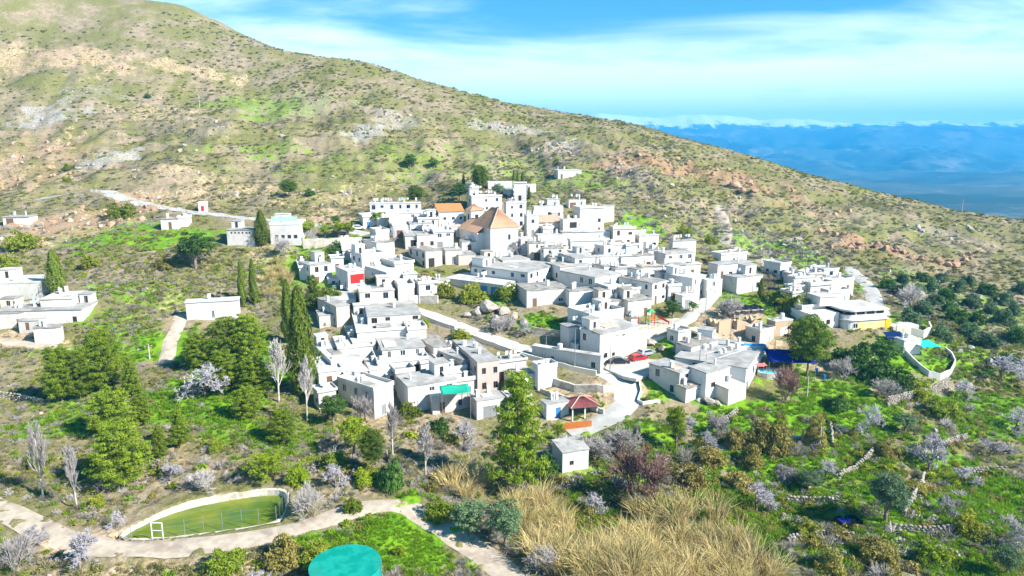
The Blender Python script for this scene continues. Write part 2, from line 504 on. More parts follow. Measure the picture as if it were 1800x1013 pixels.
TZ = TZ + nearw * (fbm(TX, TY, 3.0, 4, 0.6) * 0.55 + np.maximum(fbm(TX + 40, TY, 5.0, 3), 0.12) * 0.9 * sstep(170, 280, TY)) * (1 - 0.85 * _cm)
# masks
GRASS = [(740,950,120,70,1.0),(1150,692,40,22),(955,566,45,14),(1190,590,55,28),(860,522,40,14),(400,650,110,60,1),(330,610,90,30,.85),(170,620,120,26,.7),(120,735,90,26,.6),(420,760,60,26,.6),(360,720,80,26,.8),(500,760,60,40,.35),(170,560,120,30,.45),(250,520,120,25,.5),
 (1300,730,160,40,.95),(1480,700,130,60,1),(1420,800,300,70,.9),(1500,930,380,110,.95),(1720,720,140,80,.9),(1740,860,110,60,1),(1640,600,90,40,.7),(1700,540,150,50,.45),(600,960,80,40,.5),
 (180,415,80,20,.8),(300,415,60,16,.8),(590,440,120,30,.6),(540,470,80,40,.7),(1300,430,60,30,.6),(1420,470,60,30,.7),(1120,390,30,18,.9),(1320,540,60,30,.6),(1100,800,130,60,.6),(1000,880,80,40,.5),
 (480,195,120,18,.5),(470,270,80,18,.45),(700,300,250,35,.35),(850,300,160,30,.4),(1000,320,90,30,.45),(620,330,90,20,.35),(1250,430,60,50,.35),(1500,400,220,30,.25),(330,700,70,40,.6),(130,700,90,30,.45),(60,560,60,20,.4)]
SOIL = [(90,100,140,17,0.70),(330,121,80,12,0.70),(15,290,55,70,0.70),(150,300,60,40,0.56),(120,400,85,45,0.70),(240,340,60,25,0.42),(300,350,110,14,0.63),(300,303,110,12,0.56),(560,345,90,18,0.56),(640,325,110,14,0.49),(430,340,80,16,0.56),
 (600,385,100,18,0.63),(470,440,60,20,0.63),(570,180,60,30,0.42),(400,165,90,20,0.35),(280,205,60,14,0.56),(480,240,50,12,0.28),(700,230,60,16,0.35),(520,100,70,16,0.35),(850,320,60,12,0.42),(50,600,80,22,0.72),(150,950,130,24,0.72),(280,800,50,40,0.54),
 (380,1000,250,22,0.63),(640,900,60,20,0.54),(830,960,60,40,0.54),(900,640,90,20,0.45),(1060,690,80,30,0.81),(1290,580,70,36,0.81),(1480,650,70,26,0.72),(1450,860,60,14,0.54),(700,740,90,40,0.54),(950,800,90,40,0.45),(1240,450,200,40,0.18),(1180,700,60,20,0.36),(440,880,120,40,0.36),(330,540,60,26,0.45),(100,640,90,22,0.45),(880,500,60,30,0.54)]
ROCK = [(640,238,26,18,0.72),(90,203,50,20,0.72),(680,210,50,18,0.58),(200,272,40,14,0.72),(890,228,60,12,0.65),(985,258,30,18,0.65),(150,160,70,14,0.50),(360,230,30,14,0.43),(1170,320,90,20,0.36),(1340,440,110,30,0.40),(1500,470,120,20,0.36),(1680,420,60,16,0.43),(560,180,50,20,0.43),(420,880,150,50,0.29),(1640,520,120,20,0.32),(870,540,60,20,0.43),(540,800,90,40,0.25),(120,40,80,26,0.36),(1720,650,50,40,0.29)]
REDE = [(60,295,60,45,.5),(135,395,75,32,.65),(20,270,40,40,.45),(90,100,140,13,.3),(330,121,80,10,.25),(600,345,60,12,.35),(1000,270,70,10,.4),(1150,285,110,13,0.80),(1260,305,120,12,0.72),(1330,330,70,14,0.64),(1540,437,90,11,0.80),(1650,460,60,10,0.72),(1450,410,80,10,0.40),(1100,262,60,8,0.56),(1380,360,100,10,0.48)]
vis = (np.abs(AA) < 1.0) & (RR > 30) & (RR < 800)
def vmask(bl, j=0.85):
    m = np.zeros_like(TX); m[vis] = mask_of(bl, TX[vis], TY[vis], j); return m
mk = np.stack([vmask(GRASS), vmask(SOIL), vmask(ROCK), vmask(REDE)], -1)
# rocky banks stand out a little
TZ = TZ + nearw * (mk[..., 3] * 1.6 * np.maximum(0, fbm(TX, TY, 6, 3) + .25) + mk[..., 2] * 1.2 * np.maximum(0, fbm(TX + 9, TY, 5, 3) + .2)) * (1 - _cm)
_nb = (np.abs(TX - BASIN[0][0] - 12) < 40) & (np.abs(TY - BASIN[0][1]) < 40)
_s2 = np.full(TX.shape, 99.0); _s2[_nb] = np.where(in_poly(TX[_nb], TY[_nb], BASIN), -1, 1) * poly_dist(TX[_nb], TY[_nb], BASIN)
TZ = np.where(_s2 < 0.15, _bz - 2.2, TZ)
nr, na = TX.shape
idx = np.arange(nr * na).reshape(nr, na)
F = np.stack([idx[:-1, :-1], idx[:-1, 1:], idx[1:, 1:], idx[1:, :-1]], -1).reshape(-1, 4)[:, ::-1]

w = NT('ground'); p = w.pos()
sp = w.n('ShaderNodeSeparateColor', {0: w.n('ShaderNodeAttribute', attribute_name='zone').outputs['Color']})
g_, s_, r_ = sp.outputs[0], sp.outputs[1], sp.outputs[2]
e_ = w.n('ShaderNodeAttribute', attribute_name='red_earth').outputs['Fac']
nb = w.noise(p, 0.05, 5, 0.6); nm = w.noise(p, 0.28, 6, 0.65); nf = w.noise(p, 1.7, 6, 0.7); nx = w.noise(p, 0.9, 5, 0.65)
dry = w.mix(w.rng(nm, 0.36, 0.64), (0.33, 0.255, 0.175), (0.215, 0.175, 0.105))
dry = w.mix(w.rng(nb, 0.38, 0.60), dry, (0.17, 0.165, 0.05))
dry = w.mix(w.math('MULTIPLY', w.rng(nf, 0.52, 0.70), 0.7), dry, (0.42, 0.36, 0.29))
dry = w.mix(w.math('MULTIPLY', w.rng(nx, 0.55, 0.66), 0.7), dry, (0.09, 0.10, 0.03))
soil = w.mix(w.rng(nf, 0.35, 0.65), (0.45, 0.30, 0.185), (0.58, 0.43, 0.30))
soil = w.mix(w.rng(nm, 0.52, 0.68), soil, (0.34, 0.24, 0.145))
rock = w.mix(w.rng(nf, 0.38, 0.6), (0.24, 0.235, 0.235), (0.42, 0.41, 0.39))
rock = w.mix(w.math('MULTIPLY', w.rng(nx, 0.55, 0.66), 0.9), rock, (0.14, 0.14, 0.07))
grs = w.mix(w.rng(nm, 0.36, 0.64), (0.085, 0.23, 0.008), (0.19, 0.34, 0.016))
grs = w.mix(w.math('MULTIPLY', w.rng(nf, 0.55, 0.72), 0.6), grs, (0.19, 0.17, 0.045))
red = w.mix(w.rng(nf, 0.36, 0.62), (0.42, 0.26, 0.155), (0.28, 0.165, 0.10))
nz = w.math('ADD', w.math('MULTIPLY', nm, 0.6), w.math('MULTIPLY', nx, 0.5))
def zone(m, n, a=0.28, b=0.70):      # broken edge
    return w.rng(w.math('ADD', w.math('MULTIPLY', m, 0.72), w.math('MULTIPLY', w.math('SUBTRACT', w.math('ADD', w.math('MULTIPLY', n, .5), w.math('MULTIPLY', nz, .5)), 0.52), 2.2)), a, b)
c = w.mix(zone(g_, nx, 0.22, 0.55), dry, grs)
c = w.mix(zone(s_, nx), c, soil)
c = w.mix(zone(r_, nf), c, rock)
c = w.mix(zone(e_, nx), c, red)
M['ground'] = w.out(c, 0.95, w.bump(w.math('ADD', nf, w.math('MULTIPLY', nx, 1.2)), 0.6, 0.35), 0.1)
me = np_mesh('terrain', np.stack([TX, TY, TZ], -1).reshape(-1, 3), F, M['ground'], True,
             {'zone': np.concatenate([mk[..., :3], np.ones(mk.shape[:2] + (1,))], -1).reshape(-1, 4), 'red_earth': mk[..., 3].ravel()})
terrain = tag(link('terrain', me), kind='structure')
def mesh_z(x, y):
    """height of the sheet as built (with its fine relief)"""
    r = math.hypot(x, y); a = math.atan2(x, y)
    i = min(max(int(np.searchsorted(ROWS, r)) - 1, 0), nr - 2); j = min(max(int(np.searchsorted(AN, a)) - 1, 0), na - 2)
    u = (r - ROWS[i]) / (ROWS[i + 1] - ROWS[i]); v = (a - AN[j]) / (AN[j + 1] - AN[j])
    return float(TZ[i, j] * (1 - u) * (1 - v) + TZ[i + 1, j] * u * (1 - v) + TZ[i, j + 1] * (1 - u) * v + TZ[i + 1, j + 1] * u * v)
def mesh_z_arr(x, y):
    r = np.hypot(x, y); a = np.arctan2(x, y)
    i = np.clip(np.searchsorted(ROWS, r) - 1, 0, nr - 2); j = np.clip(np.searchsorted(AN, a) - 1, 0, na - 2)
    u = (r - ROWS[i]) / (ROWS[i + 1] - ROWS[i]); v = (a - AN[j]) / (AN[j + 1] - AN[j])
    return TZ[i, j] * (1 - u) * (1 - v) + TZ[i + 1, j] * u * (1 - v) + TZ[i, j + 1] * (1 - u) * v + TZ[i + 1, j + 1] * u * v
def mask_at(x, y, k):
    r = np.hypot(x, y); a = np.arctan2(x, y)
    i = np.clip(np.searchsorted(ROWS, r) - 1, 0, nr - 2); j = np.clip(np.searchsorted(AN, a) - 1, 0, na - 2)
    return mk[i, j, k]
def foot(px, py):
    p = hit(px, py); p.z = mesh_z(p.x, p.y); return p

# ------------------------------------------------------------------ far mountains across the valley
def range_mesh(name, x0, x1, y0, y1, nx_, ny_, hfun, mat, label=None):
    X, Y = np.meshgrid(np.linspace(x0, x1, nx_), np.linspace(y0, y1, ny_))
    Z = hfun(X, Y)
    id_ = np.arange(nx_ * ny_).reshape(ny_, nx_)
    f = np.stack([id_[:-1, :-1], id_[:-1, 1:], id_[1:, 1:], id_[1:, :-1]], -1).reshape(-1, 4)
    o = link(name, np_mesh(name, np.stack([X, Y, Z], -1).reshape(-1, 3), f, mat, True))
    return tag(o, kind='structure')
def h_front(X, Y):
    t = sstep(4300, 8600, Y + fbm(X, Y, 2600, 4) * 1500)
    rid = np.abs(fbm(X, Y * 0.55, 1500, 6, 0.55))
    low_ = 70 * fbm(X, Y, 700, 5) * sstep(1500, 2600, Y) * (1 - t)
    return low_ - 190 + t * (405 + 22 * fbm(X, Y * 0, 2500, 3)) - rid * 800 * np.sin(np.clip(t, 0, 1) * math.pi) * 1.0 + fbm(X, Y, 350, 4) * 26 - sstep(8800, 9600, Y) * 500 + 75
def h_snow(X, Y):
    t = 1 - np.abs(Y - 11200) / 1500
    sky_ = 540 + 150 * fbm(X, Y * 0, 1700, 5, 0.55) + 60 * np.abs(fbm(X, Y, 600, 4))
    return -300 + np.clip(t, 0, 1) ** 0.8 * (sky_ + 300)
w = NT('far_slopes'); p = w.pos()
c = w.mix(w.rng(w.noise(p, 0.0016, 7, 0.62), 0.42, 0.58), (0.03, 0.058, 0.055), (0.075, 0.10, 0.085))
c = w.mix(w.math('MULTIPLY', w.rng(w.noise(p, 0.0031, 8, 0.68), 0.53, 0.64), 0.5), c, (0.26, 0.23, 0.21))
M['far_slopes'] = w.out(c, 0.95, None, 0.1)
w = NT('snow_slopes'); p = w.pos(); z_ = w.n('ShaderNodeSeparateXYZ', {0: p}).outputs[2]
sn = w.rng(w.math('ADD', z_, w.math('MULTIPLY', w.math('SUBTRACT', w.noise(p, 0.004, 6, 0.65), 0.5), 420.0)), 380.0, 440.0)
M['snow_slopes'] = w.out(w.mix(sn, (0.06, 0.07, 0.07), (0.85, 0.87, 0.90)), 0.8, None, 0.2)
range_mesh('far_mountains', -600, 11500, 1500, 9700, 330, 230, h_front, M['far_slopes'])
range_mesh('snowy_mountains', -2000, 14000, 9700, 12700, 420, 40, h_snow, M['snow_slopes'])

# the blue air between here and the mountains
hz = MB().box(-9800, 14500, -1200, 12900, -420, 700).build('haze', None)
hz.data.materials.clear()
w = NT('haze'); o_ = w.n('ShaderNodeOutputMaterial')
v_ = w.n('ShaderNodeVolumePrincipled', {'Color': (0.06, 0.49, 1.0, 1), 'Density': 0.00015, 'Anisotropy': 0.0})
w.t.links.new(v_.outputs[0], o_.inputs['Volume'])
hz.data.materials.append(w.m)
tag(hz, 'blue haze in the air between the village and the far mountains', kind='stuff')
hz.display_type = 'WIRE'

# ------------------------------------------------------------------ roads
w = NT('asphalt'); p = w.pos()
c = w.mix(w.rng(w.noise(p, 0.5, 6, 0.6), 0.35, 0.65), (0.36, 0.35, 0.335), (0.47, 0.455, 0.43))
M['asphalt'] = w.out(c, 0.9, w.bump(w.noise(p, 12, 3), 0.2, 0.02), 0.2)
M['concrete_road'] = mat_noise('concrete_road', (0.44, 0.42, 0.385), (0.58, 0.55, 0.50), 0.35, 0.35, 0.65, third=(0.44, 0.40, 0.34))
M['dirt'] = mat_noise('dirt', (0.40, 0.33, 0.255), (0.52, 0.44, 0.35), 0.8, 0.35, 0.65, third=(0.32, 0.25, 0.20))
M['dirt_grey'] = mat_noise('dirt_grey', (0.33, 0.29, 0.27), (0.42, 0.37, 0.34), 0.8, 0.35, 0.65, third=(0.27, 0.22, 0.2))
M['concrete'] = mat_noise('concrete', (0.46, 0.44, 0.40), (0.60, 0.57, 0.52), 1.2, 0.35, 0.65, third=(0.34, 0.31, 0.27))
def road_mesh(name, w3, wd, mat, lift=0.10, nc=5):
    """draped strip with a slightly ragged edge"""
    V, F_ = [], []
    n = len(w3)
    for i, q in enumerate(w3):
        t = (w3[min(i + 1, n - 1)] - w3[max(i - 1, 0)]); t.z = 0; t.normalize(); s = Vector((t.y, -t.x, 0))
        for k in range(nc):
            a = (k / (nc - 1) - 0.5) * (wd + 1.1 * (vnoise(np.array(i * 0.37 + (k > 2) * 50), np.array(3.3)) if k in (0, nc - 1) else 0))
            c_ = q + s * a
            V.append((c_.x, c_.y, max(q.z + 0.02, mesh_z(c_.x, c_.y) + lift) if k not in (0, nc - 1) else mesh_z(c_.x, c_.y) + 0.03))
    for i in range(n - 1):
        for k in range(nc - 1):
            a = i * nc + k; F_.append((a, a + 1, a + nc + 1, a + nc))
    return tag(link(name, np_mesh(name, V, F_, mat, True)), kind='structure')
RM = {'main_road': 'asphalt', 'village_street': 'concrete_road', 'upper_street': 'concrete_road', 'side_street': 'concrete_road', 'dirt_road': 'dirt', 'hillside_track': 'dirt', 'olive_track': 'asphalt', 'farm_track': 'dirt', 'barn_track': 'dirt', 'terrace_path': 'dirt'}
for rn, (w3, wd) in ROADW.items(): road_mesh(rn, w3, wd, M[RM[rn]])
# ------------------------------------------------------------------ houses
mat_plaster('plaster_white', (0.70, 0.69, 0.67), (0.34, 0.295, 0.245), 0.6)
mat_plaster('plaster_chalk', (0.66, 0.635, 0.585), (0.36, 0.30, 0.24), 0.7)
mat_plaster('plaster_worn', (0.60, 0.575, 0.54), (0.30, 0.255, 0.205), 0.9)
mat_plaster('plaster_cream', (0.70, 0.63, 0.52), (0.42, 0.35, 0.27), 0.55)
mat_plaster('plaster_pink', (0.60, 0.47, 0.42), (0.40, 0.30, 0.27), 0.4)
mat_plaster('plaster_grey', (0.55, 0.52, 0.48), (0.33, 0.29, 0.25), 0.7)
mat_plaster('plaster_ochre', (0.52, 0.38, 0.25), (0.33, 0.23, 0.15), 0.6)
mat_plaster('plaster_blue', (0.42, 0.56, 0.72), (0.36, 0.40, 0.45), 0.3)
mat_noise('rubble', (0.36, 0.29, 0.22), (0.54, 0.46, 0.37), 1.1, 0.38, 0.62, 0.95, 0.9, 3.0, 0.16, third=(0.22, 0.17, 0.13))
mat_noise('rubble_pale', (0.50, 0.44, 0.36), (0.66, 0.60, 0.52), 1.1, 0.38, 0.62, 0.95, 0.9, 3.0, 0.14, third=(0.36, 0.29, 0.22))
mat_noise('launa', (0.30, 0.29, 0.275), (0.42, 0.405, 0.385), 0.45, 0.36, 0.64, 0.95, 0.4, 5.0, 0.05, third=(0.22, 0.205, 0.185))
mat_noise('launa_old', (0.22, 0.205, 0.185), (0.35, 0.33, 0.30), 0.6, 0.36, 0.64, 0.95, 0.6, 5.0, 0.07, third=(0.20, 0.175, 0.12))
mat_noise('roof_pale', (0.46, 0.445, 0.425), (0.62, 0.605, 0.58), 0.4, 0.36, 0.64, 0.9, 0.3, 6.0, 0.03, third=(0.36, 0.335, 0.30))
mat_noise('roof_clay_floor', (0.55, 0.36, 0.26), (0.66, 0.48, 0.37), 0.5, 0.36, 0.64, 0.9, 0.3, 6.0, 0.03)
def mat_tiles(name, a, b, c3):
    w = NT(name); o = w.obj(); p = w.pos()
    c = w.mix(w.rng(w.noise(p, 3.4, 3, 0.6), 0.35, 0.65), a, b)
    c = w.mix(w.rng(w.noise(p, 0.5, 5, 0.6), 0.5, 0.72), c, c3)
    M[name] = w.out(c, 0.9, w.bump(w.noise(p, 8, 3), 0.5, 0.06), 0.15)
mat_tiles('tiles_church', (0.47, 0.255, 0.155), (0.56, 0.34, 0.22), (0.36, 0.23, 0.15))
mat_tiles('tiles_orange', (0.62, 0.205, 0.07), (0.68, 0.27, 0.11), (0.55, 0.20, 0.09))
mat_tiles('tiles_ochre', (0.58, 0.34, 0.15), (0.64, 0.41, 0.21), (0.48, 0.29, 0.14))
mat_tiles('tiles_maroon', (0.20, 0.055, 0.06), (0.26, 0.08, 0.085), (0.16, 0.05, 0.05))
mat_tiles('tiles_old', (0.42, 0.30, 0.22), (0.52, 0.39, 0.29), (0.33, 0.24, 0.17))
w = NT('window_glass'); M['glass'] = w.out((0.018, 0.022, 0.03), 0.12, None, 0.6)
mat_flat('frame_white', (0.70, 0.70, 0.68), 0.5)
mat_flat('frame_brown', (0.16, 0.085, 0.045), 0.6)
mat_flat('frame_blue', (0.06, 0.16, 0.38), 0.5)
mat_flat('door_brown', (0.20, 0.10, 0.05), 0.6)
mat_flat('door_grey', (0.25, 0.26, 0.27), 0.5)
mat_flat('door_red', (0.62, 0.02, 0.015), 0.5)
mat_flat('door_blue', (0.05, 0.22, 0.50), 0.5)
mat_flat('dark_inside', (0.03, 0.028, 0.026), 0.9)
mat_flat('metal_grey', (0.34, 0.35, 0.36), 0.45, 0.5, 0.6)
mat_flat('metal_dark', (0.06, 0.06, 0.065), 0.5, 0.5, 0.3)

_wm = {}
def window_mesh(w_, h_, fm):
    """pane set back in the opening; x across, y into the wall, z up, origin at the lower left of the opening"""
    k = (round(w_, 1), round(h_, 1), fm)
    if k not in _wm:
        w_, h_ = k[0], k[1]
        pane = MB().box(0.0, w_, 0.13, 0.16, 0.0, h_).mesh('window', M['glass'])
        f = MB(); t = 0.07
        f.box(0, t, 0.07, 0.125, 0, h_).box(w_ - t, w_, 0.07, 0.125, 0, h_).box(t, w_ - t, 0.07, 0.125, 0, t).box(t, w_ - t, 0.07, 0.125, h_ - t, h_)
        f.box(w_ / 2 - 0.035, w_ / 2 + 0.035, 0.075, 0.12, t, h_ - t)
        s = MB().box(-0.08, w_ + 0.08, -0.07, 0.06, -0.07, 0.0)
        _wm[k] = (pane, f.mesh('frame', M[fm]), s.mesh('sill', M['plaster_white']))
    return _wm[k]
_dm = {}
def door_mesh(w_, h_, mat):
    k = (round(w_, 1), round(h_, 1), mat)
    if k not in _dm:
        w_, h_ = k[0], k[1]
        b = MB().box(0, w_, 0.12, 0.17, 0, h_)
        for a in (0.08, 0.54):
            b.box(a * w_, (a + 0.38) * w_, 0.095, 0.119, 0.15, h_ * 0.45).box(a * w_, (a + 0.38) * w_, 0.095, 0.119, h_ * 0.52, h_ - 0.15)
        _dm[k] = b.mesh('door', M[mat])
    return _dm[k]
def facade(b, org, u, n, length, z0, z1, ops, m=0, deep=0.17):
    """wall face with real openings: ops are (u0, u1, z0, z1); n points outwards"""
    us = sorted({0.0, length, *[o[0] for o in ops], *[o[1] for o in ops]})
    zs = sorted({z0, z1, *[o[2] for o in ops], *[o[3] for o in ops]})
    def P(a, z, d=0.0): return (org[0] + u[0] * a - n[0] * d, org[1] + u[1] * a - n[1] * d, z)
    for i in range(len(us) - 1):
        for j in range(len(zs) - 1):
            a, c = us[i], us[i + 1]; e, f = zs[j], zs[j + 1]; mu, mz = (a + c) / 2, (e + f) / 2
            if any(o[0] < mu < o[1] and o[2] < mz < o[3] for o in ops): continue
            b.face([P(a, e), P(c, e), P(c, f), P(a, f)], m)
    for o in ops:
        a, c, e, f = o[:4]
        b.face([P(a, e), P(a, e, deep), P(a, f, deep), P(a, f)], m); b.face([P(c, e, deep), P(c, e), P(c, f), P(c, f, deep)], m)
        b.face([P(a, f), P(a, f, deep), P(c, f, deep), P(c, f)], m); b.face([P(a, e, deep), P(a, e), P(c, e), P(c, e, deep)], m)
        b.face([P(a, e, deep), P(c, e, deep), P(c, f, deep), P(a, f, deep)], m)
def solve_len(p, d, px):
    T = (px - 900.0) / FPX; wc = p.y * math.cos(PITCH) - (p.z - CAMZ) * math.sin(PITCH)
    den = T * d[1] * math.cos(PITCH) - d[0]
    return (p.x - T * wc) / den if abs(den) > 1e-4 else 8.0
def auto_ops(rnd, length, H, base, dens, door, sw=(0.8, 1.1), sh=(0.9, 1.2)):
    """openings storey by storey: [(u0,u1,z0,z1,kind)]"""
    ops = []; ns = max(1, int(round(H / 2.9))); sh_ = H / ns
    for s in range(ns):
        n = max(0, int(length / 2.7)); 
        if n == 0: continue
        gap = length / n
        for k in range(n):
            if rnd.random() > dens: continue
            c = gap * (k + 0.5) + rnd.uniform(-0.3, 0.3)
            if s == 0 and door:
                ww = rnd.choice((0.9, 1.0, 1.0, 2.2)) if gap > 2.8 else 0.9; hh = min(2.1, sh_ - 0.5)
                ops.append((c - ww / 2, c + ww / 2, 0.05, 0.05 + hh, 'door')); door = False; continue
            ww = rnd.choice((0.7, 0.9, 1.0, 1.2)); hh = rnd.choice((0.8, 1.1, 1.2, 1.4)); z = s * sh_ + min(1.05, sh_ - hh - 0.35)
            if z < s * sh_ + .2: z = s * sh_ + 0.25; hh = min(hh, sh_ - 0.5)
            ops.append((c - ww / 2, c + ww / 2, z, z + hh, 'win'))
    return [(round(a, 2), round(b_, 2), round(z, 2), round(t, 2), k) for a, b_, z, t, k in ops if a > 0.25 and b_ < length - 0.25]
def fill_ops(root, org, u, rz, ops, rnd, fm, dm):
    for a, c, e, f, k in ops:
        loc = (org[0] + u[0] * a, org[1] + u[1] * a, e)
        if k == 'win':
            pm, frm, sl = window_mesh(c - a, f - e, fm)
            wo = link('window', pm, root, loc, (0, 0, rz)); link('frame', frm, wo)
            if rnd.random() < 0.6: link('sill', sl, wo)
        elif k == 'hole':
            link('opening', MB().box(0, c - a, 0.12, 0.165, 0, f - e).mesh('opening', M['dark_inside']), root, loc, (0, 0, rz))
        else:
            link('door', door_mesh(c - a, f - e, dm if k == 'door' else k), root, loc, (0, 0, rz))
def roof_slab(rnd, x0, x1, y0, y1, z, th, mat, rag=0.05, tilt=0.0, nx_=6, ny_=6):
    V = []; F_ = []
    for j in range(ny_ + 1):
        for i in range(nx_ + 1):
            ex = rnd.uniform(-rag, rag) if i in (0, nx_) else 0; ey = rnd.uniform(-rag, rag) if j in (0, ny_) else 0
            V.append((x0 + (x1 - x0) * i / nx_ + ex, y0 + (y1 - y0) * j / ny_ + ey, z + th + rnd.uniform(-rag, rag) * 0.8 + tilt * j / ny_))
    n = nx_ + 1
    for j in range(ny_):
        for i in range(nx_): a = j * n + i; F_.append((a, a + 1, a + n + 1, a + n))
    rim = [i for i in range(n)] + [j * n + nx_ for j in range(1, ny_ + 1)] + [ny_ * n + i for i in range(nx_ - 1, -1, -1)] + [j * n for j in range(ny_ - 1, 0, -1)]
    off = len(V)
    for k in rim: x, y, zz = V[k]; V.append((x, y, zz - th))
    m_ = len(rim)
    for k in range(m_): F_.append((rim[(k + 1) % m_], rim[k], off + k, off + (k + 1) % m_))
    F_.append(tuple(off + k for k in reversed(range(m_))))
    me = bpy.data.meshes.new('roof'); me.from_pydata(V, [], F_); me.materials.append(M[mat]); me.update()
    return me
def chimney_mesh(kind):
    b = MB()
    if kind == 0: b.box(-.25, .25, -.25, .25, -0.3, 0.9).box(-.34, .34, -.34, .34, .9, 1.0).box(-.2, .2, -.2, .2, 1.0, 1.2).box(-.3, .3, -.3, .3, 1.2, 1.27)
    elif kind == 1: b.box(-.3, .3, -.25, .25, -0.3, 1.2).box(-.38, .38, -.33, .33, 1.2, 1.32)
    else: b.tube((0, 0, -.3), (0, 0, .8), .2, .18, 10).tube((0, 0, .8), (0, 0, .9), .32, .32, 10).tube((0, 0, .9), (0, 0, 1.15), .14, .14, 8).tube((0, 0, 1.15), (0, 0, 1.3), .3, .08, 10)
    return b.mesh('chimney', M['plaster_white'])
CHIM = [chimney_mesh(k) for k in range(3)]
_t = MB()
for k in range(10):
    a = 2 * math.pi * k / 10
_t.tube((0, 0, 0), (0, 0, 0.95), .5, .55, 14).tube((0, 0, .95), (0, 0, 1.08), .56, .3, 14).tube((0, 0, 1.08), (0, 0, 1.14), .18, .18, 10)
TANK_W = _t.mesh('water_tank', M['frame_white'])
_t = MB().tube((0, 0, 0), (0, 0, 2.2), .02, .015, 5)
for k in range(5): _t.box(-.4 + .04 * k, .4 - .04 * k, -.01, .01, 1.5 + .15 * k, 1.52 + .15 * k)
_t.box(-.01, .01, -.25, .25, 1.9, 1.92)
ANT = _t.mesh('antenna', M['metal_dark'])
FRAMES = ['frame_white', 'frame_brown', 'frame_brown', 'frame_white', 'frame_blue']
HOUSES = []
